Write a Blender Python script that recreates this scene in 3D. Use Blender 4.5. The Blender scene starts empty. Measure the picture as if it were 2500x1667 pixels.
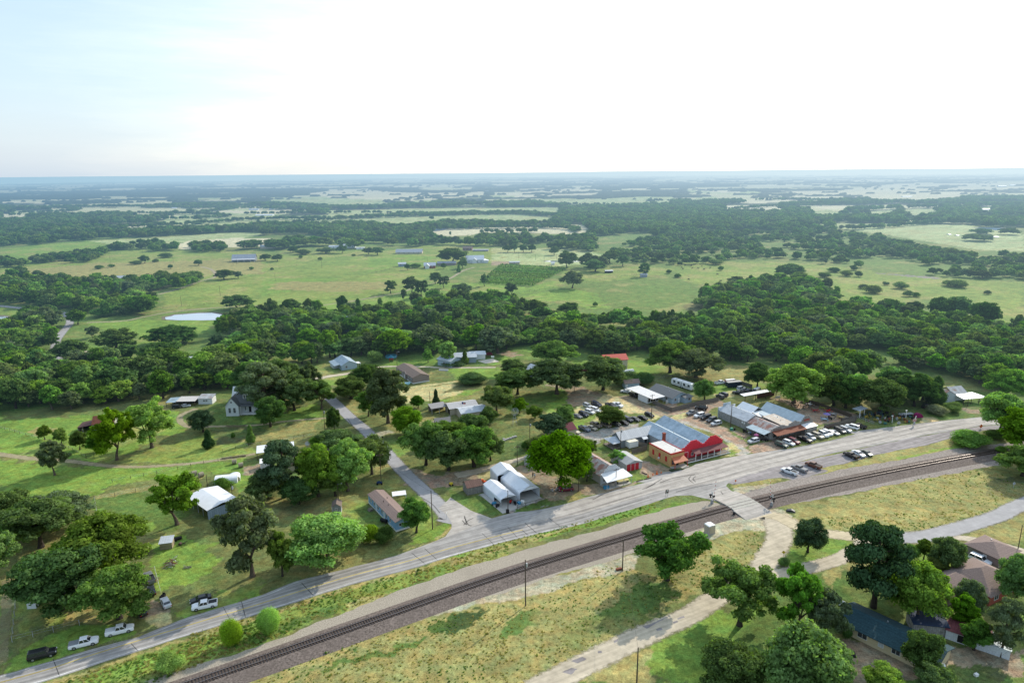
import bpy,bmesh,math,random
import numpy as np
from mathutils import Vector
R_=math.radians
scn=bpy.context.scene
COL=scn.collection
rnd=random.Random(7)
# ---------------------------------------------------------------- camera (drone at 100 m, 24 mm lens)
F_,H_=1667.0,100.0
PITCH=math.atan((833.5-418)/F_);ROLL=math.atan(24/2500)
fwd=np.array([0,math.cos(PITCH),-math.sin(PITCH)]);rt0=np.array([1.,0,0]);up0=np.cross(rt0,fwd)
cR,sR=math.cos(ROLL),math.sin(ROLL)
rgt=cR*rt0-sR*up0;upv=sR*rt0+cR*up0
CAM=np.array([0,0,H_])
def P(u,v,z=0.0):
 d=fwd+rgt*(u-1250)/F_+upv*(833.5-v)/F_
 t=(z-H_)/d[2];p=CAM+d*t
 return np.array([p[0],p[1],z])
def proj(p):
 d=np.asarray(p,float)-CAM;w=d@fwd
 return 1250+F_*(d@rgt)/w,833.5-F_*(d@upv)/w
CR=dict(A=(0,0,0.9408),N=(0,0,1),a=(0,380,2.6133),b=(800,380,2.6133),c=(1600,380,2.6133),d=(0,580,3.672),e=(600,560,3.672),f=(1200,560,3.672),g=(1860,560,3.672),h=(0,900,3.92),i=(500,900,3.92),j=(1000,850,4.704),k=(1100,1050,4.704),l=(1350,880,4.704),m=(1640,900,4.704),n=(2000,900,4.704),o=(0,1240,3.672),p=(600,1240,3.672),q=(1220,1240,3.672),r=(1860,1240,3.672),s=(1650,1030,7.84),t=(1690,940,5.8725),u=(1390,940,5.8725),v=(2050,960,9.388),w=(1750,1130,9.388))
def N(c,x,y):o=CR[c];return (o[0]+x/o[2],o[1]+y/o[2])
def G(c,x,y,z=0.0):return P(*N(c,x,y),z)
def GL(c,*xy,z=0.0):return [G(c,xy[i],xy[i+1],z)for i in range(0,len(xy),2)]
cd=bpy.data.cameras.new('camera');co=bpy.data.objects.new('camera',cd);COL.objects.link(co)
cd.sensor_width=36;cd.lens=36*F_/2500;cd.clip_start=1;cd.clip_end=200000
from mathutils import Matrix
M=Matrix(((rgt[0],upv[0],-fwd[0],0),(rgt[1],upv[1],-fwd[1],0),(rgt[2],upv[2],-fwd[2],H_),(0,0,0,1)))
co.matrix_world=M
scn.camera=co
# ---------------------------------------------------------------- render, light
scn.render.engine='CYCLES'
scn.view_settings.view_transform='Standard';scn.view_settings.look='None';scn.view_settings.exposure=0
scn.cycles.use_denoising=True
scn.cycles.max_bounces=6;scn.cycles.diffuse_bounces=2;scn.cycles.glossy_bounces=2
scn.cycles.transmission_bounces=3;scn.cycles.transparent_max_bounces=12
scn.cycles.caustics_reflective=False ;scn.cycles.caustics_refractive=False
scn.cycles.use_adaptive_sampling=True ;scn.cycles.adaptive_threshold=0.02
SUN_EL,SUN_AZ=R_(30.5),R_(41)
wd=bpy.data.worlds.new('World');scn.world=wd;wd.use_nodes=True
nt=wd.node_tree;nt.nodes.clear()
def nd(t,typ,**kw):
 n=t.nodes.new(typ)
 for k,v in kw.items():
  if hasattr(n,k):setattr(n,k,v)
 return n
out=nd(nt,'ShaderNodeOutputWorld');bg=nd(nt,'ShaderNodeBackground');bg2=nd(nt,'ShaderNodeBackground');add=nd(nt,'ShaderNodeAddShader')
sky=nd(nt,'ShaderNodeTexSky',sky_type='NISHITA',sun_disc=False ,sun_elevation=SUN_EL,sun_rotation=SUN_AZ)
sky.air_density=1.4;sky.dust_density=1.0;sky.ozone_density=1.0;sky.altitude=100
bg.inputs[1].default_value=0.06
nt.links.new(sky.outputs[0],bg.inputs[0])
tc=nd(nt,'ShaderNodeTexCoord')
dotn=nd(nt,'ShaderNodeVectorMath',operation='DOT_PRODUCT');dotn.inputs[1].default_value=(math.sin(R_(48)),math.cos(R_(48)),0)
nt.links.new(tc.outputs['Generated'],dotn.inputs[0])
mp=nd(nt,'ShaderNodeMapping');mp.inputs['Scale'].default_value=(1.0,1.0,7.5);nt.links.new(tc.outputs['Generated'],mp.inputs[0])
nz=nd(nt,'ShaderNodeTexNoise');nz.inputs['Scale'].default_value=2.2;nz.inputs['Detail'].default_value=8;nz.inputs['Roughness'].default_value=.62
nt.links.new(mp.outputs[0],nz.inputs[0])
ma=nd(nt,'ShaderNodeMath',operation='MULTIPLY_ADD');ma.inputs[1].default_value=0.62;nt.links.new(nz.outputs[0],ma.inputs[0]);nt.links.new(dotn.outputs['Value'],ma.inputs[2])
rp=nd(nt,'ShaderNodeValToRGB');mb_=nd(nt,'ShaderNodeMath',operation='SUBTRACT');mb_.inputs[1].default_value=.17;nt.links.new(ma.outputs[0],mb_.inputs[0]);nt.links.new(mb_.outputs[0],rp.inputs[0])
el=rp.color_ramp.elements
el[0].position=0.0;el[0].color=(0.46,0.61,0.80,1)
el[1].position=1.0;el[1].color=(1.05,1.06,1.06,1)
for pos,c in ((0.30,(0.52,0.67,0.85,1)),(0.44,(0.64,0.76,0.89,1)),(0.56,(0.84,0.90,0.96,1)),(0.70,(.99,1.02,1.04,1))):
 e_=el.new(pos);e_.color=c
nt.links.new(rp.outputs[0],bg2.inputs[0]);bg2.inputs[1].default_value=0.90
nt.links.new(bg.outputs[0],add.inputs[0]);nt.links.new(bg2.outputs[0],add.inputs[1]);nt.links.new(add.outputs[0],out.inputs[0])
sd=bpy.data.lights.new('sun','SUN');so=bpy.data.objects.new('sun',sd);COL.objects.link(so)
sd.energy=4.6;sd.angle=R_(0.6);sd.color=(1.0,0.93,0.80)
sdir=Vector((math.sin(SUN_AZ)*math.cos(SUN_EL),math.cos(SUN_AZ)*math.cos(SUN_EL),math.sin(SUN_EL)))
so.rotation_euler=sdir.to_track_quat('Z','Y').to_euler();so.location=(300,300,400)
# ---------------------------------------------------------------- materials
hz=bpy.data.node_groups.new('painted_haze','ShaderNodeTree')  # haze painted into every material: emission mixed in by distance from a fixed point
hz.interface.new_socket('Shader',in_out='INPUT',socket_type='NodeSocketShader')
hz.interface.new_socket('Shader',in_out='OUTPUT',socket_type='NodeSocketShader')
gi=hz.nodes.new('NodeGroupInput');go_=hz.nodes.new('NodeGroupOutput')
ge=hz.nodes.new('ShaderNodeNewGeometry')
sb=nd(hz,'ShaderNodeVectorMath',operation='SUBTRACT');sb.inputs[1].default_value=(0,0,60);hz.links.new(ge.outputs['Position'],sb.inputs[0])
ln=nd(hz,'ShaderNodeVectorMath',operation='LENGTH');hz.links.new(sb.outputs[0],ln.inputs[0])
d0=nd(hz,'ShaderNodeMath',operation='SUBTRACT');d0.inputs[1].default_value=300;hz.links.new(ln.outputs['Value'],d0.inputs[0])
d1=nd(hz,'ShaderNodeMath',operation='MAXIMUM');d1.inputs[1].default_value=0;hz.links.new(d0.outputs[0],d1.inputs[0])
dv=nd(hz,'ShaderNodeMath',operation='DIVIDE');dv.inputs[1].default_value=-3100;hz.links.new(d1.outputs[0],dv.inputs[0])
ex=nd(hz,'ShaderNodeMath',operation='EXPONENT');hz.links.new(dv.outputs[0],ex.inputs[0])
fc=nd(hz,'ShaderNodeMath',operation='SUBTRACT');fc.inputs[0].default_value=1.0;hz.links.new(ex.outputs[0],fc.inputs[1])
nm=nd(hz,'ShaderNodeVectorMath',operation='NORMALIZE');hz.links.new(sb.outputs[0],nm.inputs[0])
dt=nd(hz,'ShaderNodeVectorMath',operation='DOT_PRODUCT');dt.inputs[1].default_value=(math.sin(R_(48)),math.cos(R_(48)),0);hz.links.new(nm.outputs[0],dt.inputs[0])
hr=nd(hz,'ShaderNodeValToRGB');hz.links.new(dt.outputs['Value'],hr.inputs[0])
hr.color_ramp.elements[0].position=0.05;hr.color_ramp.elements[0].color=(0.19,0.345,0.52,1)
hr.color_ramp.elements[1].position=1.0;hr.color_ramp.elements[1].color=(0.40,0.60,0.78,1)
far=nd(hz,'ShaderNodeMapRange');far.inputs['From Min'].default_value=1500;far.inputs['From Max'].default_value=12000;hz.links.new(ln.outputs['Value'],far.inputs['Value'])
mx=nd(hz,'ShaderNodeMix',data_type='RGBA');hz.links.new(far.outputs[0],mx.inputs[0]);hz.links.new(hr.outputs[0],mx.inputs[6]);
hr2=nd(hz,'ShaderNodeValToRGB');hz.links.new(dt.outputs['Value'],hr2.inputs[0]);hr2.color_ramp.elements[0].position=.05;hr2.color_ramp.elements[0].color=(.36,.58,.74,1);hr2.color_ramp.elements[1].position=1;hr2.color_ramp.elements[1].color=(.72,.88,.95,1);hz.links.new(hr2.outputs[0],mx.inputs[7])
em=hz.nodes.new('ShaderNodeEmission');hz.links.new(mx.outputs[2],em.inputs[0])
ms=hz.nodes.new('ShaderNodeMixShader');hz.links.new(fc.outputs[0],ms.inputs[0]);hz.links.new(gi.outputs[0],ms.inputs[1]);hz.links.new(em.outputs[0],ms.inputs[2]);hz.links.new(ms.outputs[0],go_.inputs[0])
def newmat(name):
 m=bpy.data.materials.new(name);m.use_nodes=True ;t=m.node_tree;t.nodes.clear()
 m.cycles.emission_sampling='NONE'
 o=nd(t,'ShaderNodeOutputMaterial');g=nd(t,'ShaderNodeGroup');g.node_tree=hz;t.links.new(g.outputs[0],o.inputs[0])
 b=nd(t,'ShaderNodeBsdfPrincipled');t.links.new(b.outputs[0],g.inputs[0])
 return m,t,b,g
MATS={}
def mat(name,col,rough=.8,var=.25,scale=3.,col2=None ,stripe=None ,sscale=3.,samt=.3,metal=0.,spec=.3,bump=0.,coord='Object',blot=.0,blotcol=None ,bscale=.6,bmin=.5):
 """paint / metal / board material: base colour broken by noise, optional ribs and stains"""
 if name in MATS:return MATS[name]
 m,t,b,g=newmat(name)
 tc=nd(t,'ShaderNodeTexCoord')
 n=nd(t,'ShaderNodeTexNoise');n.inputs['Scale'].default_value=scale;n.inputs['Detail'].default_value=5;n.inputs['Roughness'].default_value=.65
 t.links.new(tc.outputs[coord],n.inputs[0])
 mr=nd(t,'ShaderNodeMapRange');mr.inputs['From Min'].default_value=.3;mr.inputs['From Max'].default_value=.7;t.links.new(n.outputs[0],mr.inputs['Value'])
 mxx=nd(t,'ShaderNodeMix',data_type='RGBA');t.links.new(mr.outputs[0],mxx.inputs[0])
 c2=col2 or tuple(c*(1-var)for c in col)
 c1=col if col2 else tuple(min(1,c*(1+var*.5))for c in col)
 mxx.inputs[6].default_value=(*c1,1);mxx.inputs[7].default_value=(*c2,1)
 last=mxx.outputs[2]
 if blot:
  n2=nd(t,'ShaderNodeTexNoise');n2.inputs['Scale'].default_value=bscale;n2.inputs['Detail'].default_value=6;n2.inputs['Roughness'].default_value=.7
  t.links.new(tc.outputs[coord],n2.inputs[0])
  m2=nd(t,'ShaderNodeMapRange');m2.inputs['From Min'].default_value=bmin;m2.inputs['From Max'].default_value=bmin+.12;m2.inputs['To Max'].default_value=blot;t.links.new(n2.outputs[0],m2.inputs['Value'])
  x2=nd(t,'ShaderNodeMix',data_type='RGBA');t.links.new(m2.outputs[0],x2.inputs[0]);t.links.new(last,x2.inputs[6]);x2.inputs[7].default_value=(*(blotcol or (.2,.1,.05)),1);last=x2.outputs[2]
 if stripe:
  sp=nd(t,'ShaderNodeSeparateXYZ');t.links.new(tc.outputs[coord],sp.inputs[0])
  if stripe=='XY':
   a_=nd(t,'ShaderNodeMath',operation='ADD');t.links.new(sp.outputs[0],a_.inputs[0]);t.links.new(sp.outputs[1],a_.inputs[1]);src=a_.outputs[0]
  else :src=sp.outputs['XYZ'.index(stripe)]
  k=nd(t,'ShaderNodeMath',operation='MULTIPLY');k.inputs[1].default_value=sscale;t.links.new(src,k.inputs[0])
  fr=nd(t,'ShaderNodeMath',operation='FRACT');t.links.new(k.outputs[0],fr.inputs[0])
  fl=nd(t,'ShaderNodeMath',operation='FLOOR');t.links.new(k.outputs[0],fl.inputs[0])
  wn=nd(t,'ShaderNodeTexWhiteNoise',noise_dimensions='1D');t.links.new(fl.outputs[0],wn.inputs['W'])
  gt=nd(t,'ShaderNodeMath',operation='LESS_THAN');gt.inputs[1].default_value=.16;t.links.new(fr.outputs[0],gt.inputs[0])
  s1=nd(t,'ShaderNodeMath',operation='MULTIPLY_ADD');s1.inputs[1].default_value=samt*.55;t.links.new(wn.outputs[0],s1.inputs[0])
  s2=nd(t,'ShaderNodeMath',operation='MULTIPLY');s2.inputs[1].default_value=samt;t.links.new(gt.outputs[0],s2.inputs[0]);t.links.new(s2.outputs[0],s1.inputs[2])
  x3=nd(t,'ShaderNodeMix',data_type='RGBA');t.links.new(s1.outputs[0],x3.inputs[0]);t.links.new(last,x3.inputs[6]);x3.inputs[7].default_value=(*(c*.25 for c in col),1);last=x3.outputs[2]
 t.links.new(last,b.inputs['Base Color'])
 b.inputs['Roughness'].default_value=rough;b.inputs['Metallic'].default_value=metal;b.inputs['Specular IOR Level'].default_value=spec
 if bump:
  bp=nd(t,'ShaderNodeBump');bp.inputs['Strength'].default_value=bump;bp.inputs['Distance'].default_value=.05;t.links.new(n.outputs[0],bp.inputs['Height']);t.links.new(bp.outputs[0],b.inputs['Normal'])
 MATS[name]=m;return m
# ---------------------------------------------------------------- object helpers
def tag(o,label=None ,cat=None ,group=None ,kind=None ):
 if label:o['label']=label
 if cat:o['category']=cat
 if group:o['group']=group
 if kind:o['kind']=kind
 return o
def thing(name,label,cat,loc=(0,0,0),rz=0.0,group=None ):
 o=bpy.data.objects.new(name,None );o.empty_display_size=.2;COL.objects.link(o)
 o.location=(float(loc[0]),float(loc[1]),float(loc[2])if len(loc)>2 else 0);o.rotation_euler=(0,0,rz)
 return tag(o,label,cat,group)
def link_mesh(name,me,parent=None ):
 o=bpy.data.objects.new(name,me);COL.objects.link(o)
 if parent:o.parent=parent
 return o
def copy_tree(o,parent=None ):
 c=o.copy();COL.objects.link(c)
 if parent:c.parent=parent
 for ch in o.children:copy_tree(ch,c)
 return c
class MB:
 def __init__(s):s.v=[];s.f=[]
 def face(s,pts):
  n=len(s.v);s.v+=[tuple(map(float,p))for p in pts];s.f.append(tuple(range(n,n+len(pts))));return s
 def box(s,x0,x1,y0,y1,z0,z1):
  n=len(s.v)
  s.v+=[(x,y,z)for z in (z0,z1)for y in (y0,y1)for x in (x0,x1)]
  s.f+=[(n,n+2,n+3,n+1),(n+4,n+5,n+7,n+6),(n,n+1,n+5,n+4),(n+2,n+6,n+7,n+3),(n,n+4,n+6,n+2),(n+1,n+3,n+7,n+5)];return s
 def tube(s,a,b,r0,r1=None ,k=6,cap=True ):
  r1=r0 if r1 is None else r1;a=Vector([float(q)for q in a]);b=Vector([float(q)for q in b]);d=(b-a)
  if d.length<1e-6:return s
  d.normalize();x=d.orthogonal().normalized();y=d.cross(x);n=len(s.v)
  for c_,r in ((a,r0),(b,r1)):
   for i in range(k):
    an=2*math.pi*i/k;s.v.append(tuple(c_+(x*math.cos(an)+y*math.sin(an))*r))
  for i in range(k):s.f.append((n+i,n+(i+1)%k,n+k+(i+1)%k,n+k+i))
  if cap:s.f.append(tuple(range(n+k-1,n-1,-1)));s.f.append(tuple(range(n+k,n+2*k)))
  return s
 def prism(s,poly,axis,a,b):
  """extrude a 2-D outline (list of (p,q)) along axis x ('x': p=y,q=z) or y ('y': p=x,q=z) or z"""
  mk={'x':lambda p,q,w:(w,p,q),'y':lambda p,q,w:(p,w,q),'z':lambda p,q,w:(p,q,w)}[axis]
  n=len(s.v);k=len(poly)
  s.v+=[mk(p,q,a)for p,q in poly]+[mk(p,q,b)for p,q in poly]
  s.f.append(tuple(range(n,n+k)));s.f.append(tuple(range(n+2*k-1,n+k-1,-1)))
  for i in range(k):s.f.append((n+i,n+(i+1)%k,n+k+(i+1)%k,n+k+i))
  return s
 def build(s,name,m,parent=None ,smooth=False ,label=None ):
  me=bpy.data.meshes.new(name);me.from_pydata(s.v,[],s.f)
  bm=bmesh.new();bm.from_mesh(me);bmesh.ops.recalc_face_normals(bm,faces=bm.faces);bm.to_mesh(me);bm.free()
  if m:me.materials.append(m)
  if smooth:me.polygons.foreach_set('use_smooth',[True ]*len(me.polygons))
  o=link_mesh(name,me,parent)
  if label:o['label']=label
  return o
def poly_sheet(name,pts,z,m,kind='structure',label=None ):
 """flat sheet over an outline on the ground"""
 me=bpy.data.meshes.new(name);bm=bmesh.new()
 vs=[bm.verts.new((float(p[0]),float(p[1]),z))for p in pts]
 es=[bm.edges.new((vs[i],vs[(i+1)%len(vs)]))for i in range(len(vs))]
 bmesh.ops.triangle_fill(bm,edges=es,use_beauty=True )
 for f in bm.faces:
  if f.normal.z<0:f.normal_flip()
 bm.to_mesh(me);bm.free();me.materials.append(m)
 o=link_mesh(name,me);tag(o,label,None ,None ,kind);return o
def rough_poly(pts,amp=.4,step=1.5,seed=1):
 """outline with slightly ragged edges"""
 r=random.Random(seed);o=[]
 for i in range(len(pts)):
  a=np.array(pts[i][:2]);b=np.array(pts[(i+1)%len(pts)][:2]);L=np.linalg.norm(b-a);n=max(1,int(L/step));nrm=np.array([-(b-a)[1],(b-a)[0]])/max(L,1e-6)
  w=0
  for j in range(n):
   w=.6*w+r.uniform(-amp,amp)*.8;o.append(a+(b-a)*j/n+nrm*(w if j else 0))
 return o
def smooth_line(pts,n=6):
 p=[np.array(q[:2],float)for q in pts];p=[2*p[0]-p[1]]+p+[2*p[-1]-p[-2]];o=[]
 for i in range(1,len(p)-2):
  for j in range(n):
   t=j/n;o.append(.5*((2*p[i])+(-p[i-1]+p[i+1])*t+(2*p[i-1]-5*p[i]+4*p[i+1]-p[i+2])*t*t+(-p[i-1]+3*p[i]-3*p[i+1]+p[i+2])*t**3))
 o.append(p[-2]);return o
def band(name,pts,w,z,m,cols=5,kind='structure',label=None ,n=8):
 """road strip along a line; attribute 'edge' is 1 in the middle and 0 on the borders. w may be a list"""
 c=smooth_line(pts,n);c=np.array(c);tn=np.gradient(c,axis=0);tn/=np.linalg.norm(tn,axis=1)[:,None ];nr=np.stack([-tn[:,1],tn[:,0]],1)
 W=np.interp(np.linspace(0,1,len(c)),np.linspace(0,1,len(w)),w)if isinstance(w,(list,tuple))else np.full(len(c),w)
 s=np.linspace(-1,1,cols);V=[];E=[];Fc=[]
 for i in range(len(c)):
  for q in s:V.append((*(c[i]+nr[i]*W[i]*.5*q),z));E.append(1-abs(q))
 for i in range(len(c)-1):
  for j in range(cols-1):
   a=i*cols+j;Fc.append((a,a+cols,a+cols+1,a+1))
 me=bpy.data.meshes.new(name);me.from_pydata(V,[],Fc);me.materials.append(m)
 at=me.attributes.new('edge','FLOAT','POINT');at.data.foreach_set('value',E)
 bm=bmesh.new();bm.from_mesh(me)
 bmesh.ops.recalc_face_normals(bm,faces=bm.faces)
 if sum(f.normal.z for f in bm.faces)<0:bmesh.ops.reverse_faces(bm,faces=bm.faces)
 bm.to_mesh(me);bm.free()
 o=link_mesh(name,me);tag(o,label,None ,None ,kind);return o
# ---------------------------------------------------------------- ground: one sheet to the horizon, coloured field by field
def vnoise(x,y,seed=0):
 """smooth value noise, numpy"""
 xi=np.floor(x).astype(np.int64);yi=np.floor(y).astype(np.int64);fx=x-xi;fy=y-yi;fx=fx*fx*(3-2*fx);fy=fy*fy*(3-2*fy)
 def h(a,b):
  n=(a*374761393+b*668265263+seed*1442695041)&0x7fffffff;n=((n^(n>>13))*1274126177)&0x7fffffff;n=n^(n>>16)
  return (n&0xffff)/65535.0
 return (h(xi,yi)*(1-fx)+h(xi+1,yi)*fx)*(1-fy)+(h(xi,yi+1)*(1-fx)+h(xi+1,yi+1)*fx)*fy
def fbm(x,y,seed=0,o=4):
 s=0;a=.5;t=0
 for k in range(o):s=s+a*vnoise(x*2**k,y*2**k,seed+k*17);t+=a;a*=.5
 return s/t
def inpoly(X,Y,poly):
 c=np.zeros(X.shape,bool);n=len(poly);
 bx0=min(p[0]for p in poly);bx1=max(p[0]for p in poly);by0=min(p[1]for p in poly);by1=max(p[1]for p in poly)
 m=(X>=bx0)&(X<=bx1)&(Y>=by0)&(Y<=by1)
 if not m.any():return c
 x=X[m];y=Y[m];r=np.zeros(x.shape,bool);j=n-1
 for i in range(n):
  xi,yi=poly[i][0],poly[i][1];xj,yj=poly[j][0],poly[j][1]
  if yi!=yj:r^=((yi>y)!=(yj>y))&(x<(xj-xi)*(y-yi)/(yj-yi)+xi)
  j=i
 c[m]=r;return c
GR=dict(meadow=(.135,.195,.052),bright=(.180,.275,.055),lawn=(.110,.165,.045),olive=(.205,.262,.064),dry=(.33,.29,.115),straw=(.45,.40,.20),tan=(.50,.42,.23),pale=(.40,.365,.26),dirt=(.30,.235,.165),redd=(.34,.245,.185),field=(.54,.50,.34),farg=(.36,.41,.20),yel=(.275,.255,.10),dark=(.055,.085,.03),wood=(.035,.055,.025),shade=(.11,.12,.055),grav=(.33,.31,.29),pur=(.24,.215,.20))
FIELDS=[]
def fld(col,soft,c,*xy):FIELDS.append((GR[col]if isinstance(col,str)else col,soft,GL(c,*xy)))
fld('olive',6,'e',-700,640,0,690,800,660,1400,560,1700,400,1850,330,2100,300,2350,300,2350,60,1700,140,1240,190,600,210,0,260,-700,500)
fld('bright',5,'e',-660,460,0,440,600,290,1000,235,1600,235,1780,262,1700,330,1350,330,1000,400,400,560,0,610,-660,620)
fld('olive',5,'e',0,620,400,560,1000,430,1350,340,1500,380,1400,480,1380,560,900,640,300,680,0,690)
fld('yel',6,'e',300,470,1300,470,1330,520,900,560,200,540)
fld('bright',4,'e',1000,640,1400,590,1500,480,1700,470,2350,490,2350,590,2000,640,1750,610,1300,700,1250,720)
fld('bright',4,'e',0,690,300,690,900,650,940,720,600,740,240,740,0,765)
fld('bright',6,'a',0,600,180,575,570,545,720,575,620,610,180,680,0,690)
fld('farg',6,'a',570,545,1000,520,1500,490,1700,495,1600,520,1050,560,740,570)
fld('field',5,'a',1130,570,1200,545,1500,525,1760,530,1750,560,1640,580,1400,590,1150,600)
fld('olive',8,'a',0,700,180,690,680,610,950,600,1400,600,1700,640,2352,600,2352,784,0,784)
fld('yel',8,'d',0,310,900,230,2350,190,2350,330,1900,330,1400,480,1000,420,500,390,0,350)
fld('bright',4,'d',790,760,1350,740,2100,745,2080,850,1700,870,1740,930,1350,960,1220,1000,1230,870,1000,840,850,800)
fld('olive',4,'d',1450,500,1900,370,2350,330,2350,620,1500,640)
fld('bright',4,'d',2050,640,2350,610,2350,700,2100,700)
fld('tan',3,'d',2020,745,2130,735,2110,765,2000,760)
fld('olive',4,'d',0,640,300,675,250,710,0,700)
fld('bright',3,'d',640,1130,1060,1060,1080,1110,880,1160,700,1170)
fld('bright',3,'d',750,960,900,955,950,1000,800,1010)
fld('bright',4,'f',0,500,130,510,350,520,640,440,700,440,600,520,130,610,0,610)
fld('meadow',6,'f',250,600,700,520,1000,470,1700,440,1900,520,1950,760,1500,800,1000,820,600,790,480,700)
fld('bright',8,'f',250,600,640,530,900,560,1050,700,900,720,640,640,480,650)
fld('olive',8,'f',1640,290,2350,290,2600,330,2350,450,1900,500,1750,470,1600,340)
fld('olive',8,'f',600,340,800,350,1300,330,1640,350,1600,400,1000,470,830,480,650,440)
fld('farg',6,'f',0,160,800,180,1100,250,1000,300,600,330,0,320)
fld('dirt',2,'f',0,285,160,290,270,300,100,325,0,325)
fld('olive',8,'g',0,280,900,350,1100,400,2000,460,2350,480,2350,900,2150,830,1850,640,1400,620,900,720,560,700,700,560,400,450,0,470)
fld('olive',10,'g',900,500,2350,470,2350,560,1000,560)
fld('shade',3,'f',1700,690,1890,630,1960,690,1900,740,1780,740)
fld('pur',4,'g',1000,390,1600,430,1580,445,1250,420)
fld('farg',10,'c',980,430,1200,432,1960,440,2352,500,2352,610,2100,605,1900,575,1500,510,1200,465)
fld('farg',8,'b',0,390,600,420,750,410,1400,420,1500,330,700,335,0,350)
fld('field',8,'b',650,480,700,470,1300,450,1640,440,1665,500,1600,505,1100,490,800,515,690,510)
fld('farg',8,'b',650,500,800,515,1100,490,1300,450,800,455)
fld('meadow',4,'e',-300,1200,0,1230,860,1140,2350,1090,2350,1600,-300,1600)
fld((.150,.170,.062),4,'N',0,1010,600,930,900,900,1250,880,1700,880,2100,950,2500,1010,2500,1667,0,1667)
fld('bright',3,'e',660,1350,1000,1290,1000,1330,840,1390,700,1400)
fld('bright',3,'e',1250,1200,1700,1150,1700,1215,1300,1222)
fld('bright',3,'e',1800,1245,2350,1245,2240,1340,1900,1340)
fld('bright',3,'e',2050,1225,2350,1200,2350,1130,2250,1140,2280,1190)
fld('straw',2,'j',-120,480,500,410,600,460,670,510,360,580,0,640,-100,640)
fld('bright',3,'j',680,450,800,480,660,560,360,610,350,590,500,560)
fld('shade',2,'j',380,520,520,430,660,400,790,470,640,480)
fld('straw',2,'j',-110,455,580,370,560,390,-100,480)
fld('bright',5,'f',200,1060,400,1080,740,1180,900,1180,1450,1180,1700,1300,1300,1290,1200,1330,860,1300,740,1200)
fld('dirt',3,'f',0,1110,170,1090,300,1130,170,1140)
fld('yel',4,'f',1880,1200,2350,1230,2350,1380,2050,1400,1700,1310)
fld('lawn',6,'j',1100,520,1200,510,2000,480,1700,640,1300,780,1000,860,900,840,1100,700)
fld('bright',4,'j',1540,650,1760,560,1860,590,1700,690,1900,870,1600,900,1560,740)
fld('bright',3,'j',1700,460,1800,450,1750,540,1620,560)
fld('straw',2,'l',180,600,380,500,620,385,760,420,790,450,1000,560,1180,620,1240,650,1150,700,1050,690,1030,620,860,590,700,640,450,700,350,720,440,690,300,680,240,640)
fld('tan',2,'l',380,500,620,385,760,420,1120,600,900,610,600,540)
fld('dirt',3,'l',200,250,420,340,600,380,380,500,200,540,160,420)
fld('dirt',2,'l',760,420,880,400,1130,520,1400,600,1340,640,1220,640,1000,560)
fld('grav',2,'l',200,830,500,810,760,740,1000,720,960,780,720,830,590,900,480,960,430,900)
fld('bright',2,'l',120,680,330,640,520,590,500,650,330,740,270,790,180,790)
fld('redd',2,'l',1130,520,1900,440,2000,520,1750,560,1500,560,1380,610)
fld('redd',2,'l',1340,600,1750,520,1840,560,1750,640,1900,740,2000,800,2200,920,2250,1000,2100,1000,1900,860,1600,720,1500,680,1400,640)
fld((.40,.355,.31),2,'l',1240,650,1400,640,1560,700,1720,770,1960,880,2200,990,2300,1060,2150,1110,2060,1060,1990,930,1900,860,1560,740)
fld('straw',2,'l',1350,640,1580,580,1540,650,1420,680)
fld('yel',2,'l',1400,500,1620,420,1690,465,1650,490,1420,525)
fld('bright',3,'l',1860,290,2250,260,2260,190,2500,300,2000,420,1840,400)
fld('straw',2,'l',1840,390,2080,340,2100,420,1900,440)
fld('straw',2,'l',2000,940,2060,930,2160,1040,2060,1110,1980,1090)
fld('olive',2,'l',1990,1020,2060,1010,2120,1070,2060,1100)
fld('olive',2,'l',860,1120,1000,1080,1040,1130,1000,1170,930,1180)
fld('redd',2,'l',1000,1170,1100,1160,1290,1260,1180,1330,1090,1340,1000,1260)
fld('olive',2,'l',860,1320,980,1300,1050,1370,960,1400,880,1400)
fld('dirt',2,'l',1200,1180,1340,1230,1370,1280,1240,1290)
fld('lawn',3,'l',560,1010,640,980,860,1030,680,1060,480,1050)
fld('redd',2,'t',600,650,830,720,820,800,640,700,520,640,280,560,200,520,100,480)
fld('redd',2,'t',820,860,1180,800,1500,790,1300,900,1100,960,900,980)
fld('redd',2,'m',1100,330,1650,380,2150,540,1750,620,1680,560,1300,400)
fld('redd',2,'n',-200,420,430,560,0,640,-300,600)
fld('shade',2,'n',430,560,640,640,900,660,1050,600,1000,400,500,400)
fld('tan',1,'n',1190,560,1290,555,1390,600,1240,625,1160,610)
fld('lawn',3,'n',1200,480,1500,480,1800,500,1780,540,1400,590)
fld('dirt',2,'n',1620,440,1860,480,1850,520,1700,500)
fld('dirt',2,'j',-40,1360,500,1500,900,1360,1250,1240,1330,1270,1200,1340,900,1420,700,1500,560,1560,-40,1566)
fld('redd',2,'j',150,1480,560,1460,600,1566,200,1620)
fld('dirt',2,'k',-60,470,300,470,450,560,300,600,130,640,-60,640)
fld('straw',2,'k',440,440,760,330,840,320,800,370,560,470,400,600,300,520)
fld('yel',3,'j',850,1290,1200,1220,1150,1050,1300,1080,1100,1260)
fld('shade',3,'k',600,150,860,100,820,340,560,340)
fld('dirt',3,'k',700,420,1000,400,1200,560,1500,620,1600,700,1500,760,1300,800,1100,830,1000,760,1000,620,820,520)
fld('yel',2,'k',1300,800,1480,700,1560,770,1420,810,1320,825)
fld('dirt',2,'k',1480,640,1700,600,2000,640,2200,560,2100,640,1700,740,1560,750)
fld('olive',2,'k',2030,560,2150,510,2230,560,2060,610)
fld('lawn',2,'k',0,770,90,800,350,960,500,980,600,960,320,740,180,760,0,680)
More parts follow.
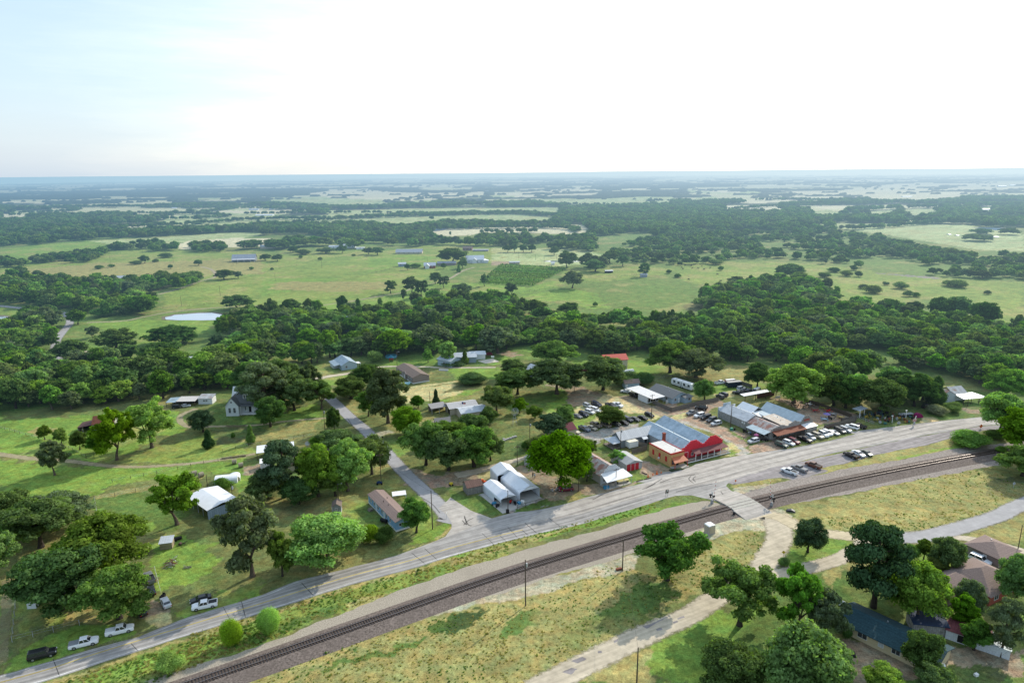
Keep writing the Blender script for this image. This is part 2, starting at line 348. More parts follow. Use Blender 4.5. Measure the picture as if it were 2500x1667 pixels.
fld('grav',2,'k',320,740,470,800,600,960,740,940,1100,880,1040,780,700,720,440,700)
fld('lawn',3,'k',760,880,1080,800,1100,870,760,950)
fld('bright',5,'h',-80,500,470,470,700,460,850,450,1280,380,1700,420,1830,600,1500,640,1300,800,900,900,640,860,0,800)
fld('yel',3,'h',230,600,380,570,560,570,600,620,380,640)
fld('bright',5,'h',-80,860,400,900,640,930,1060,945,1700,930,2350,860,2352,1000,1940,1000,1500,1060,1000,1130,900,1220,500,1240,0,1240)
fld('lawn',5,'h',900,1250,1440,1150,1500,1240,1900,1200,1700,1568,900,1568)
fld('yel',2,'h',900,1220,1500,1100,1950,1020,1900,1060,1440,1150,920,1250)
fld('olive',3,'h',1450,760,2350,560,2352,860,1700,900,1100,900)
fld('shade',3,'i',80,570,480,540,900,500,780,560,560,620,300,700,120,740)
fld('yel',3,'i',300,700,780,570,900,500,1100,490,1060,600,700,660,480,700)
fld('lawn',3,'i',60,330,230,300,380,360,500,450,760,470,500,560,60,560)
fld('bright',3,'i',380,450,780,420,1100,320,1120,460,780,500,380,520)
fld('olive',3,'i',-100,860,480,760,480,800,200,870,-100,900)
fld('bright',2,'i',270,1060,380,980,420,1010,460,1080,340,1200)
fld('dirt',2,'i',380,940,520,900,620,1010,400,1030)
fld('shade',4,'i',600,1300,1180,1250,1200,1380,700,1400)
fld('olive',3,'i',1310,1280,1560,1220,1560,1300,1400,1380,1600,1568,1400,1500,1300,1380)
fld('lawn',3,'i',1400,1380,1560,1310,1750,1450,1640,1568,1560,1568)
fld('yel',3,'i',1310,320,1440,330,1520,440,1450,480,1390,440)
fld('pale',2,'i',1560,620,1780,580,1790,610,1640,660)
fld('olive',3,'i',1700,740,1980,640,1960,760,1850,850)
fld('grav',2,'i',2150,520,2352,440,2352,560,2200,540)
fld('yel',2,'i',1620,960,1740,900,1780,940,1640,1010)
fld('olive',4,'i',1700,1010,1960,1140,2160,1300,2200,1568,1980,1568,1960,1400,1880,1250,1600,1110)
fld('bright',3,'p',1440,330,1600,200,1850,130,1830,230,1600,330)
fld('dry',2,'p',1360,400,1650,330,1850,150,1840,110,1880,200,1700,300)
fld('bright',5,'o',860,0,1400,100,1380,200,1900,300,1960,560,1700,700,1450,760,1380,560,1340,420,1300,200,900,120)
fld('bright',4,'o',1500,960,1700,880,2350,640,2350,790,1900,900,1550,1000)
fld('olive',4,'o',160,850,700,800,760,900,620,1010,300,1080,130,1190)
fld('dry',4,'o',600,950,800,900,980,960,900,1020,640,1040)
fld('dirt',3,'o',1280,870,1440,820,1480,940,1380,1000,1250,1010)
fld('straw',2,'o',1310,1000,1460,940,1540,1020,1400,1070)
fld('bright',4,'o',60,1430,130,1250,500,1100,1000,1050,1250,1050,1200,1120,700,1300,200,1440)
fld('straw',3,'o',0,740,150,700,140,880,0,900)
fld('olive',2,'p',-20,1000,260,910,900,700,1500,540,2350,320,2350,420,1700,620,1300,760,900,930,660,980,260,1180,0,1270)
fld('dry',1.5,'p',-20,1000,260,910,900,700,1500,540,2350,310,2350,340,1500,580,900,740,300,940,0,1030)
fld('dry',2,'p',880,850,1300,760,1180,830,900,930)
fld('lawn',2,'p',-20,1120,300,1040,860,860,850,930,500,1040,240,1170,0,1260)
fld('olive',2,'o',400,1568,900,1420,2000,1080,2350,970,2350,1230,2000,1330,1400,1568)
fld('bright',2,'o',700,1500,1300,1330,2100,1100,2350,1010,2350,1180,2000,1290,1500,1420,900,1600)
fld('dry',1.5,'o',350,1590,900,1400,2350,940,2350,990,1500,1230,900,1440,480,1590)
fld('bright',2,'k',0,1440,800,1220,2352,830,2352,910,2200,960,1700,1090,1000,1260,500,1400,0,1520)
fld('dry',1.5,'k',0,1480,500,1360,900,1230,1500,1080,900,1280,400,1430,0,1568)
fld('bright',2,'q',900,90,1500,-20,1560,-60,1700,-60,1500,10,1300,60,900,120)
fld('yel',2,'w',300,500,1390,300,1540,380,1200,480,700,560,330,570)
fld('yel',2,'n',0,1200,700,1090,1550,930,1800,840,1500,800,1200,880,600,990,0,1130)
fld('bright',2,'n',900,1010,1550,900,1560,860,1900,840,1700,900,1200,980,900,1050)
fld('yel',3,'p',0,1520,1000,1140,1700,900,2350,740,2350,1600,0,1700)
fld('pale',2,'p',-60,1590,0,1530,1000,1110,1700,870,2350,720,2350,830,1700,960,1000,1160,300,1420,0,1568)
fld('dry',3,'p',300,1420,1000,1180,1700,1000,2200,850,2350,860,2350,1000,1700,1100,1000,1250,400,1500)
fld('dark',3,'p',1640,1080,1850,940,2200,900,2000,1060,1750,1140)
fld('lawn',4,'p',530,1480,1000,1300,1400,1200,1650,1130,1500,1240,1000,1370,700,1480)
fld('yel',3,'q',0,860,500,560,1000,470,1200,560,1500,600,1800,360,2100,200,2350,180,2350,400,2000,640,1240,1040,980,1180,220,1568,0,1568)
fld('dry',4,'q',0,880,400,760,800,640,1200,560,1180,760,900,900,500,900,0,1000)
fld('pale',2,'q',0,760,500,600,1000,460,1260,400,1200,560,700,640,400,760,0,860)
fld('lawn',4,'q',560,1050,900,950,1230,660,1500,640,1600,760,1300,1000,1000,1150,760,1260,640,1260)
fld('lawn',3,'q',0,1050,330,880,330,1020,200,1130,0,1160)
fld('pur',2,'q',1500,420,1800,300,2000,80,2350,-20,2350,180,2100,200,1800,340,1700,300)
fld('pale',2,'q',1740,240,1860,160,2100,60,2350,40,2350,180,2000,240,1800,330)
fld('bright',5,'q',1240,1400,1400,1200,1800,1000,1930,880,2350,900,2350,1568,1500,1568)
fld('dry',3,'q',640,1568,1200,1300,1380,1260,1300,1400,1400,1568)
fld('lawn',4,'r',-200,1100,160,650,500,570,740,500,800,900,700,1100,0,1568,-200,1568)
fld('yel',3,'r',500,580,730,490,720,560,640,700,560,640)
fld('yel',3,'r',250,120,300,0,2130,0,1800,110,1500,200,1160,230,860,220,540,180)
fld('dry',3,'r',700,0,1500,20,1700,60,1300,130,800,130,500,90)
fld('yel',3,'n',0,1540,1200,1220,1800,1140,2050,1180,2352,1300,2352,1500,2000,1600,0,1620)
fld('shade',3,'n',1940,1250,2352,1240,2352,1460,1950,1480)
fld('bright',2,'r',290,240,560,260,740,290,790,340,740,410,500,480,340,530,150,530,230,430,260,260)
fld('bright',3,'r',1700,330,1880,320,1880,560,1700,600,1400,640,1300,420,1500,340)
fld('yel',2,'r',1800,240,2100,140,2350,60,2350,340,2000,280)
fld('dirt',4,'r',600,1200,1200,1200,2352,1300,2352,1568,700,1568)
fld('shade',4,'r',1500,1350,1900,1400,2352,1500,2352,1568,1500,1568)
fld('bright',3,'r',2200,900,2352,900,2352,1000,2200,1000)
fld('pale',1.5,'w',300,560,1200,490,1640,420,1560,520,800,640,560,720,420,660)
fld('pale',2,'w',700,1480,1000,1200,1130,1100,1500,1060,2000,1440,1800,1500,1300,1568,700,1568)
fld('pale',2,'w',-300,1568,300,1220,600,1210,1000,1180,700,1568)
fld('pur',2,'w',540,700,860,640,1640,430,2347,280,2347,420,1300,740,820,850)
FARF=[]
def ffl(col,c,*xy):w=GL(c,*xy);FARF.append(w);FIELDS.append((GR[col],12,w))
ffl('farg','a',430,460,560,452,740,440,960,440,1000,425,1240,440,1480,425,1700,400,2000,380,2350,380,2350,420,2100,425,2000,430,1900,430,1700,425,1400,455,1000,455,900,470,850,475,540,465)
ffl('field','a',420,460,700,445,950,445,940,465,820,475)
ffl('farg','a',960,440,1240,345,1420,338,1600,345,1950,350,1700,400,1480,430,1240,448)
ffl('field','a',1290,352,1600,350,2000,345,1950,362,1700,375,1300,360)
ffl('field','a',0,370,180,378,300,378,180,400,0,398);ffl('farg','a',60,350,280,352,330,362,60,366)
ffl('field','a',-10,290,330,300,280,306,0,302);ffl('field','a',0,222,150,222,120,230,0,231)
ffl('field','a',260,200,420,190,580,182,600,195,420,212,300,208);ffl('field','a',620,215,760,206,880,206,800,222,640,222)
ffl('field','a',350,218,430,220,400,226,340,224);ffl('field','a',1110,196,1290,194,1260,202,1120,201);ffl('field','a',1360,184,1560,178,1660,186,1400,192)
ffl('farg','a',1250,272,1640,266,1500,282,1250,280);ffl('farg','a',1190,312,1350,308,1320,320,1200,319);ffl('farg','a',1470,300,1610,294,1600,306,1480,304)
ffl('farg','a',1730,268,1960,264,2050,262,2352,270,2352,316,2200,318,2000,308,1720,292)
ffl('field','a',2000,236,2130,222,2352,208,2352,272,2080,258,1960,244)
ffl('field','b',0,215,200,212,420,232,690,238,860,234,1000,228,1000,250,860,262,680,285,500,305,240,318,0,300)
ffl('farg','b',0,270,300,282,500,290,700,280,660,300,300,316,0,316)
ffl('field','b',1060,240,1250,232,1500,214,1740,210,1760,222,1700,250,1500,252,1300,268,1060,268)
ffl('farg','b',860,262,1000,250,1240,262,1100,272,900,272);ffl('field','b',1160,215,1380,206,1400,212,1200,222)
ffl('farg','b',1300,282,1500,272,1750,275,1980,262,2210,262,2200,284,2100,296,1800,318,1480,306)
ffl('field','b',1480,205,1660,208,1500,216);ffl('field','b',1860,208,2060,206,2060,220,1900,214)
ffl('field','b',0,352,600,345,900,338,1490,334,1480,370,1000,362,700,372,0,372)
ffl('farg','b',0,372,700,372,1000,362,1480,372,1440,400,1300,400,900,385,700,420,440,440,180,410,0,430)
ffl('farg','b',780,312,900,306,1080,296,1060,310,820,322)
ffl('field','b',270,155,600,155,560,172,300,168);ffl('field','b',480,186,520,182,510,200,480,200);ffl('field','b',520,192,860,190,820,202,560,200);ffl('field','b',1060,182,1180,180,1150,192,1060,190)
ffl('farg','c',0,265,120,262,90,300,0,312);ffl('farg','c',200,215,560,218,700,235,560,248,360,240,200,236)
ffl('field','c',200,216,420,212,560,220,540,240,380,235)
ffl('farg','c',210,292,420,266,380,262,260,268);ffl('field','c',460,300,600,284,860,262,900,252,1100,270,1300,285,1000,290,640,305)
ffl('field','c',520,188,700,186,1000,184,1060,196,600,200);ffl('field','c',1290,208,1500,180,2352,170,2352,215,2000,240,1940,268,1700,285,1480,285,1080,268,860,232,720,226,1180,222)
ffl('field','c',440,320,800,316,790,345,460,345);ffl('field','c',1000,320,1240,318,1200,345,1060,342)
ffl('farg','c',930,365,1100,345,1220,365,1500,345,1800,335,1790,372,1640,378,1560,350,1500,372,1040,385)
ffl('tan','c',380,350,740,356,700,366,400,360);ffl('farg','c',640,372,740,366,720,388);ffl('field','c',1700,320,1850,316,1830,330,1710,330)
ffl('farg','c',2040,330,2160,325,2150,360,2060,352);ffl('field','c',2080,308,2340,310,2200,325,2080,320)
ffl('field','c',0,148,250,140,700,128,1300,120,1290,128,600,140,0,158);ffl('field','c',1350,118,2352,96,2352,108,1400,130)
ffl('field','c',1200,150,1500,152,1700,158,1400,168,1250,162);ffl('field','c',620,150,800,148,760,158)
ffl('farg','c',980,430,1200,432,1960,440,2352,500,2352,610,2100,605,1900,575,1500,510,1200,465)
ffl('field','b',650,480,700,470,1300,450,1640,440,1665,500,1600,505,1100,490,800,515,690,510)
ffl('farg','b',0,390,600,420,750,410,1400,420,1500,330,700,335,0,350)
# ------- mesh graded with distance
rows=[45000,32000,24000,18000,14500,12000]
d=10500.0
while d>95:
 rows.append(d);d-=max(.55,d*d/100/1667*1.9)
rows=np.array(rows+[90,70,40,-60]);
cols=np.linspace(-1.05,1.05,720)
XX=rows.clip(95)[:,None ]*cols[None ,:]*1.0;YY=np.repeat(rows[:,None ],len(cols),1)
XX=XX*1.0
jx=(fbm(XX/3.1,YY/3.1,3,3)-.5);jy=(fbm(XX/3.3,YY/3.3,9,3)-.5)
C0=np.zeros(XX.shape+(3,));n1=fbm(XX/60,YY/60,5,5)[...,None ];far=np.clip((YY-1100)/300,0,1)[...,None ]
C0[:]=np.array(GR['meadow'])*(1-far)+np.array(GR['wood'])*far
pf=fbm(XX/900,YY/330,21,3);fm=((pf>.505)&(YY>4600))[...,None ]
C0=np.where(fm,np.array(GR['field'])*np.ones_like(C0),C0)
fm2=((fbm(XX/420,YY/260,66,3)>.55-.07*np.clip(XX/YY*2,-.3,1))&(YY>1250))[...,None ];C0=np.where(fm2,np.array((.46,.45,.27))*np.ones_like(C0),C0)
dist=np.hypot(XX,YY)
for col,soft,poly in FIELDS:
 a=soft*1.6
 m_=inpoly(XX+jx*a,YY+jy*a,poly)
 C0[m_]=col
pn=fbm(XX/22,YY/16,31,4)[...,None ];gr=(C0[...,1:2]>C0[...,0:1]*1.02)
dryc=np.array((.30,.27,.11));lush=np.array((.11,.195,.045))
C0=np.where(gr,C0+(dryc-C0)*np.clip((pn-.56)*5,0,.55),C0)
C0=np.where(gr,C0+(lush-C0)*np.clip((.43-pn)*4,0,.45),C0)
C0=C0*(0.86+.28*n1)
nr,nc=XX.shape
ZZ=np.where(YY>9000,26*(fbm(XX/7000+3,YY/9000,77,3)-.35)*np.clip((YY-9000)/9000,0,1.6),0)
V=np.stack([XX,YY,ZZ],-1).reshape(-1,3)
idx=np.arange(nr*nc).reshape(nr,nc);Fq=np.stack([idx[1:,:-1],idx[1:,1:],idx[:-1,1:],idx[:-1,:-1]],-1).reshape(-1,4)
def fast_mesh(name,V,Fq,m,col=None ,colname='Col',smooth=False ):
 me=bpy.data.meshes.new(name);nf=len(Fq);k=Fq.shape[1]
 me.vertices.add(len(V));me.vertices.foreach_set('co',np.asarray(V,np.float32).ravel())
 me.loops.add(nf*k);me.loops.foreach_set('vertex_index',Fq.astype(np.int32).ravel())
 me.polygons.add(nf);me.polygons.foreach_set('loop_start',np.arange(0,nf*k,k,dtype=np.int32))
 if smooth:me.polygons.foreach_set('use_smooth',np.ones(nf,bool))
 me.materials.append(m)
 if col is not None :
  at=me.attributes.new(colname,'FLOAT_COLOR','POINT');c4=np.ones((len(V),4),np.float32);c4[:,:3]=col;at.data.foreach_set('color',c4.ravel())
 me.update();me.validate();return me
def ground_material(name='ground_cover',attr='Col',fine=1.0,bumpd=.25):
 m,t,b,g=newmat(name)
 at=nd(t,'ShaderNodeAttribute',attribute_name=attr);geo=nd(t,'ShaderNodeNewGeometry')
 last=at.outputs['Color']
 for sc,amp,det in ((.9,.46,7),(.16,.34,4),(3.2,.32,2)):
  n=nd(t,'ShaderNodeTexNoise');n.inputs['Scale'].default_value=sc;n.inputs['Detail'].default_value=det;n.inputs['Roughness'].default_value=.7
  t.links.new(geo.outputs['Position'],n.inputs[0])
  mr=nd(t,'ShaderNodeMapRange');mr.inputs['From Min'].default_value=.28;mr.inputs['From Max'].default_value=.72;mr.inputs['To Min'].default_value=1-amp*fine;mr.inputs['To Max'].default_value=1+amp*fine;t.links.new(n.outputs[0],mr.inputs['Value'])
  vm=nd(t,'ShaderNodeVectorMath',operation='SCALE');t.links.new(last,vm.inputs[0]);t.links.new(mr.outputs[0],vm.inputs['Scale']);last=vm.outputs[0]
  if sc==.9:h=n.outputs[0]
 n=nd(t,'ShaderNodeTexNoise');n.inputs['Scale'].default_value=.35;n.inputs['Detail'].default_value=5;t.links.new(geo.outputs['Position'],n.inputs[0])
 mr=nd(t,'ShaderNodeMapRange');mr.inputs['From Min'].default_value=.35;mr.inputs['From Max'].default_value=.65;t.links.new(n.outputs[0],mr.inputs['Value'])
 tint=nd(t,'ShaderNodeMix',data_type='RGBA');t.links.new(mr.outputs[0],tint.inputs[0]);tint.inputs[6].default_value=(1.14,1.0,.9,1);tint.inputs[7].default_value=(.88,1.02,1.0,1)
 mu=nd(t,'ShaderNodeVectorMath',operation='MULTIPLY');t.links.new(last,mu.inputs[0]);t.links.new(tint.outputs[2],mu.inputs[1])
 t.links.new(mu.outputs[0],b.inputs['Base Color']);b.inputs['Roughness'].default_value=.95;b.inputs['Specular IOR Level'].default_value=.1
 bp=nd(t,'ShaderNodeBump');bp.inputs['Strength'].default_value=.7;bp.inputs['Distance'].default_value=bumpd;t.links.new(h,bp.inputs['Height']);t.links.new(bp.outputs[0],b.inputs['Normal'])
 return m
GM=ground_material()
gme=fast_mesh('ground',V,Fq,GM,C0.reshape(-1,3))
ground=link_mesh('ground',gme);tag(ground,None ,None ,None ,'structure')
fr_=[];d=12000.0
while d>1500:fr_.append(d);d-=max(5.,d*d/100/1667*.8)
fr_=np.array([44000,36000,30000,25000,21000,18000,16000,14000,13000]+fr_);cc=np.linspace(-.95,.95,900)
X2=fr_[:,None ]*cc[None ,:];Y2=np.repeat(fr_[:,None ],len(cc),1)
mask=np.ones(X2.shape,bool)
wob=(fbm(X2/45,Y2/45,61,3)-.5)*60
for poly in FARF:mask&=~(inpoly(X2+wob*.4,Y2+wob*.6,poly)|inpoly((X2+wob*.4)*1.035,(Y2+wob*.6)*1.035,poly)|inpoly((X2+wob*.4)*1.08,(Y2+wob*.6)*1.08,poly))
mask&=~((fbm(X2/900,Y2/330,21,3)>.505)&(Y2>4600));
mask&=~(fbm(X2/420,Y2/260,66,3)>.55-.07*np.clip(X2/Y2*2,-.3,1));mask|=(abs(fbm(X2/520,Y2/330,301,2)-.5)<.010)|(abs(fbm(X2/700,Y2/240,302,2)-.46)<.008)
near_cut=Y2>2250
cann=fbm(X2/14,Y2/14,88,2);big=fbm(X2/70,Y2/70,12,3)
hgt=np.where(mask&near_cut,2+7.5*cann*(.6+.6*big),-1.0)
gz=np.where(Y2>9000,26*(fbm(X2/7000+3,Y2/9000,77,3)-.35)*np.clip((Y2-9000)/9000,0,1.6),0)
V2=np.stack([X2,Y2,hgt+gz],-1).reshape(-1,3);nr,nc=X2.shape;ok=(mask&near_cut)
idx=np.arange(nr*nc).reshape(nr,nc);Fq2=np.stack([idx[1:,:-1],idx[1:,1:],idx[:-1,1:],idx[:-1,:-1]],-1)
keep=ok[1:,:-1]|ok[1:,1:]|ok[:-1,1:]|ok[:-1,:-1];Fq2=Fq2[keep]
used=np.unique(Fq2);remap=np.zeros(nr*nc,np.int64);remap[used]=np.arange(len(used))
cc2=np.array([.030,.055,.028])*(0.5+1.1*fbm(X2/9,Y2/9,45,2))[...,None ]
FM=ground_material('far_canopy_leaves',fine=.6)
fme=fast_mesh('far_woodland',V2[used],remap[Fq2],FM,cc2.reshape(-1,3)[used],smooth=True )
fo=link_mesh('far_woodland',fme);tag(fo,'dark hazy woodland spread across the far plain up to the horizon','woodland',None ,'stuff')
# ---------------------------------------------------------------- roads, railway, water
def road_mat(name,col,soft=0.0,crack=.0,streak=.15,edgecol=None ,fine=.22,alpha=1.0):
 m,t,b,g=newmat(name)
 geo=nd(t,'ShaderNodeNewGeometry');last=None
 n=nd(t,'ShaderNodeTexNoise');n.inputs['Scale'].default_value=.35;n.inputs['Detail'].default_value=8;n.inputs['Roughness'].default_value=.72;t.links.new(geo.outputs['Position'],n.inputs[0])
 mr=nd(t,'ShaderNodeMapRange');mr.inputs['From Min'].default_value=.25;mr.inputs['From Max'].default_value=.75;mr.inputs['To Min'].default_value=1-fine;mr.inputs['To Max'].default_value=1+fine;t.links.new(n.outputs[0],mr.inputs['Value'])
 rgb=nd(t,'ShaderNodeRGB');rgb.outputs[0].default_value=(*col,1)
 vm=nd(t,'ShaderNodeVectorMath',operation='SCALE');t.links.new(rgb.outputs[0],vm.inputs[0]);t.links.new(mr.outputs[0],vm.inputs['Scale']);last=vm.outputs[0]
 mp=nd(t,'ShaderNodeMapping');mp.inputs['Scale'].default_value=(.03,.9,1);m0=nd(t,'ShaderNodeMapping');m0.inputs['Rotation'].default_value=(0,0,-R_(27));t.links.new(geo.outputs['Position'],m0.inputs[0]);t.links.new(m0.outputs[0],mp.inputs[0])
 n3=nd(t,'ShaderNodeTexNoise');n3.inputs['Scale'].default_value=1.3;n3.inputs['Detail'].default_value=3;t.links.new(mp.outputs[0],n3.inputs[0])
 m3=nd(t,'ShaderNodeMapRange');m3.inputs['From Min'].default_value=.3;m3.inputs['From Max'].default_value=.7;m3.inputs['To Min'].default_value=1-streak;m3.inputs['To Max'].default_value=1+streak;t.links.new(n3.outputs[0],m3.inputs['Value'])
 v3=nd(t,'ShaderNodeVectorMath',operation='SCALE');t.links.new(last,v3.inputs[0]);t.links.new(m3.outputs[0],v3.inputs['Scale']);last=v3.outputs[0]
 if crack:
  vo=nd(t,'ShaderNodeTexVoronoi',feature='DISTANCE_TO_EDGE');vo.inputs['Scale'].default_value=.11;t.links.new(geo.outputs['Position'],vo.inputs['Vector'])
  lt=nd(t,'ShaderNodeMath',operation='LESS_THAN');lt.inputs[1].default_value=.012;t.links.new(vo.outputs['Distance'],lt.inputs[0])
  k=nd(t,'ShaderNodeMath',operation='MULTIPLY');k.inputs[1].default_value=crack;t.links.new(lt.outputs[0],k.inputs[0])
  x=nd(t,'ShaderNodeMix',data_type='RGBA');t.links.new(k.outputs[0],x.inputs[0]);t.links.new(last,x.inputs[6]);x.inputs[7].default_value=(.06,.058,.055,1);last=x.outputs[2]
 if edgecol:
  at=nd(t,'ShaderNodeAttribute',attribute_name='edge')
  ad=nd(t,'ShaderNodeMath',operation='MULTIPLY_ADD');ad.inputs[1].default_value=.5;t.links.new(n.outputs[0],ad.inputs[0]);t.links.new(at.outputs['Fac'],ad.inputs[2])
  me_=nd(t,'ShaderNodeMapRange');me_.inputs['From Min'].default_value=.3;me_.inputs['From Max'].default_value=.55;t.links.new(ad.outputs[0],me_.inputs['Value'])
  x=nd(t,'ShaderNodeMix',data_type='RGBA');t.links.new(me_.outputs[0],x.inputs[0]);x.inputs[6].default_value=(*edgecol,1);t.links.new(last,x.inputs[7]);last=x.outputs[2]
 t.links.new(last,b.inputs['Base Color']);b.inputs['Roughness'].default_value=.9;b.inputs['Specular IOR Level'].default_value=.2
 if soft:
  at=nd(t,'ShaderNodeAttribute',attribute_name='edge')
  n2=nd(t,'ShaderNodeTexNoise');n2.inputs['Scale'].default_value=.7;n2.inputs['Detail'].default_value=6;n2.inputs['Roughness'].default_value=.7;t.links.new(geo.outputs['Position'],n2.inputs[0])
  s_=nd(t,'ShaderNodeMath',operation='MULTIPLY_ADD');s_.inputs[1].default_value=soft*1.6;s_.inputs[2].default_value=-soft*.8;t.links.new(n2.outputs[0],s_.inputs[0])
  a_=nd(t,'ShaderNodeMath',operation='ADD');t.links.new(at.outputs['Fac'],a_.inputs[0]);t.links.new(s_.outputs[0],a_.inputs[1])
  ar=nd(t,'ShaderNodeMapRange');ar.inputs['From Min'].default_value=.02;ar.inputs['From Max'].default_value=.3;ar.inputs['To Max'].default_value=alpha;t.links.new(a_.outputs[0],ar.inputs['Value'])
  t.links.new(ar.outputs[0],b.inputs['Alpha'])
 return m
ASP=road_mat('asphalt_worn',(.325,.308,.29),crack=0,streak=.24,fine=.28)
ASPL=road_mat('asphalt_dusty',(.41,.375,.335),crack=0,streak=.2,fine=.3)
SIDE=road_mat('asphalt_side_street',(.34,.33,.33),soft=.35,streak=.05,edgecol=(.36,.33,.27))
CRS=road_mat('asphalt_gravelled',(.265,.24,.235),streak=.25,fine=.35)
DIRT=road_mat('dirt_track',(.50,.42,.28),soft=.75,streak=.2)
PALE=road_mat('gravel_lane',(.48,.415,.31),soft=.5,streak=.16,fine=.3)
THIN=road_mat('worn_wheel_track',(.40,.34,.21),soft=1.0,fine=.3,alpha=.75)
BAL=ground_material('rail_gravel',attr='Col2');
def gravel_mat(name,c,sc=3.5,var=.55):
 m=mat(name,c,rough=.95,var=var,scale=sc,blot=.5,blotcol=tuple(q*.7 for q in c),bscale=.12,spec=.1,bump=.6);return m
GRAV1=gravel_mat('trackside_gravel',(.40,.35,.28));GRAV2=gravel_mat('ballast_stone',(.19,.155,.135),2.2,.7)
PURP=gravel_mat('reddish_gravel',(.33,.285,.25),1.6)
up=GL('o',-700,1720,0,1500,620,1325,1250,1150,1700,975,2350,780)+GL('p',823,565,1100,490)
up2=GL('p',1350,425)
hw=GL('o',-700,1720,0,1497,620,1322,1250,1150,1700,972,2350,778)+GL('p',450,655,900,545,1350,425)+GL('k',200,1130,480,1010,700,950,900,930,1060,905,1300,850,1560,770,1900,685,2240,600)+GL('u',900,1385,1100,1355,1350,1250,1450,1235,1700,1200)+GL('t',50,1130,300,1080,560,1030,850,985,1160,940,1400,910,1700,850,2000,790,2340,700)+GL('n',300,735,540,700,900,660,1160,625,1500,590,1850,555,2300,520,3300,380)
hl=GL('n',3300,540,2400,620,1850,655,1200,765,600,885,0,1005)+GL('t',1500,1110,1100,1200,800,1290,560,1370,500,1420)+GL('w',210,520,330,640,560,740,760,850,205,990,0,880)+GL('s',700,1490,500,1450,300,1400,0,1410)+GL('k',2352,820,1900,960,1500,1078,1180,1150,900,1215,500,1315,0,1450)+GL('p',1480,545,900,700,0,985)+GL('o',1900,1075,900,1388,350,1568,-600,1840)
hs=poly_sheet('highway',rough_poly(hw+hl,.18,2.2,3),.030,ASP)
du=GL('k',560,1180,900,1050,1060,920,1330,850,1560,790,1900,700,2240,610)+GL('t',50,1135,300,1085,560,1035,850,990,1160,960,1400,940,1700,870,2340,720)+GL('n',540,710,1160,635,1850,565,3200,400,3200,530,2300,610,1850,645,1200,750,600,870,0,990)+GL('t',1500,1095,1100,1185,800,1275,560,1355)+GL('k',2352,700,1900,850,1500,960,900,1100)
poly_sheet('pavement',rough_poly(du,.7,2.5,5),.036,ASPL)
ap=GL('p',1350,430,1600,345,1790,255,1845,180,1845,130,1800,60,1730,0)+GL('k',0,770,110,845,230,920,350,965,480,1015)+GL('k',200,1130,0,1210)
poly_sheet('road_corner',rough_poly(ap+[],.15,2,8),.045,ASPL)
st=GL('p',1780,130)+GL('i',2330,1420,2180,1245,1980,1060,1815,890,1560,610,1430,500,1320,400,1205,290)
st+=GL('i',1090,215,1010,190)+GL('e',545,1420,570,1360,700,1325)
band('side_street',st,[6.6,6.4,6.2,6,6,6,6,5.4,5,4.6,4.4],.040,SIDE)
band('gravel_lane',GL('e',620,1345,740,1318,900,1295,1060,1268,1160,1240,1300,1228,1600,1232,1800,1240,2240,1237),[5,4.5,4,3.6,3,2.4,2.6,2.6,2.4],.046,PALE)
gs=GL('w',240,440,330,370,560,290,900,180,1300,85,1700,0)+GL('t',1500,1112,1900,1020,2340,925)+GL('n',600,890,1200,770,1850,662,2300,630,2300,690,1900,706,1550,790,1200,885,800,960,600,1000,330,1080,0,1140)+GL('m',1800,1170,1650,1215,1560,1245,1400,1275,1250,1250,1100,1265,880,1305,720,1330)+GL('w',300,470)
poly_sheet('parking_strip',rough_poly(gs,.35,2,11),.022,CRS)
cx=GL('w',60,560,240,590,420,680,560,740,770,850,930,940,1130,1080,1080,1130,960,1180,560,1200,480,1140,380,1090,205,985,-40,860,-200,780)
poly_sheet('crossing_road',rough_poly(cx,.12,2,12),.044,ASPL)
band('dirt_track',GL('w',700,1150)+GL('r',60,60,130,150,160,230,130,340,60,440,0,540)+GL('q',2230,610,1960,790,1700,960,1420,1080,1200,1180,900,1330,600,1480,300,1640),[9,8.5,8,8.5,8,7.6,7.6,7,6.6,6.6,6.6,7,7.2,7.2,7.2,7.4],.020,PALE)
band('dirt_track',GL('w',1000,1130)+GL('r',180,90,330,165,560,222,860,260,1010,290),[5,6,5.5,5.5,6,6],.026,DIRT)
band('back_road',GL('r',950,275,1160,268,1360,262,1520,240,1800,168,2120,68,2350,-40,3100,-330),[4.5,6.5,7,6.6,6.4,6.2,6.2,6.2],.050,SIDE)
band('dirt_track',GL('r',100,610,330,555,620,480,760,420,880,350,960,290),[6,5.4,5.2,5,5,5],.028,PALE)
band('driveway',GL('r',1700,255,1960,290,2150,330,2360,390),3.6,.024,PALE)
band('dirt_track',GL('k',60,520,300,470,560,400,800,330,900,300),[6,5,4,3,2.4],.020,PALE)
band('dirt_track',GL('h',-120,812,0,818,300,858,560,872,760,895,1000,925,1300,938,1700,918,2000,885,2352,835)+GL('i',150,862,480,815),[3.4,3.4,3.2,3,3,2.8,2.6,2.4,2.4,2.4,2.6],.020,THIN)
band('dirt_track',GL('h',1880,380,1740,440,1720,490,1760,535,1850,558,2050,552,2352,546)+GL('i',200,550,480,540,800,500,1080,478,1180,470),[3,3,3,3,2.6,2.2,2.2,2.2,2,2],.020,THIN)
RUT=road_mat('faint_ruts',(.34,.29,.17),soft=1.0,fine=.4,alpha=.4)
band('dirt_track',GL('o',60,640,55,900,40,1100,10,1400),2.4,.020,RUT)
band('dirt_track',GL('j',1560,420,1700,440,1800,470,1950,500,2080,540,2200,560),3.5,.020,THIN)
band('country_lane',GL('d',-120,600,0,612,260,640,500,662,590,690,628,760,560,850,510,920,492,1000,515,1080,545,1150),5.5,.030,SIDE)
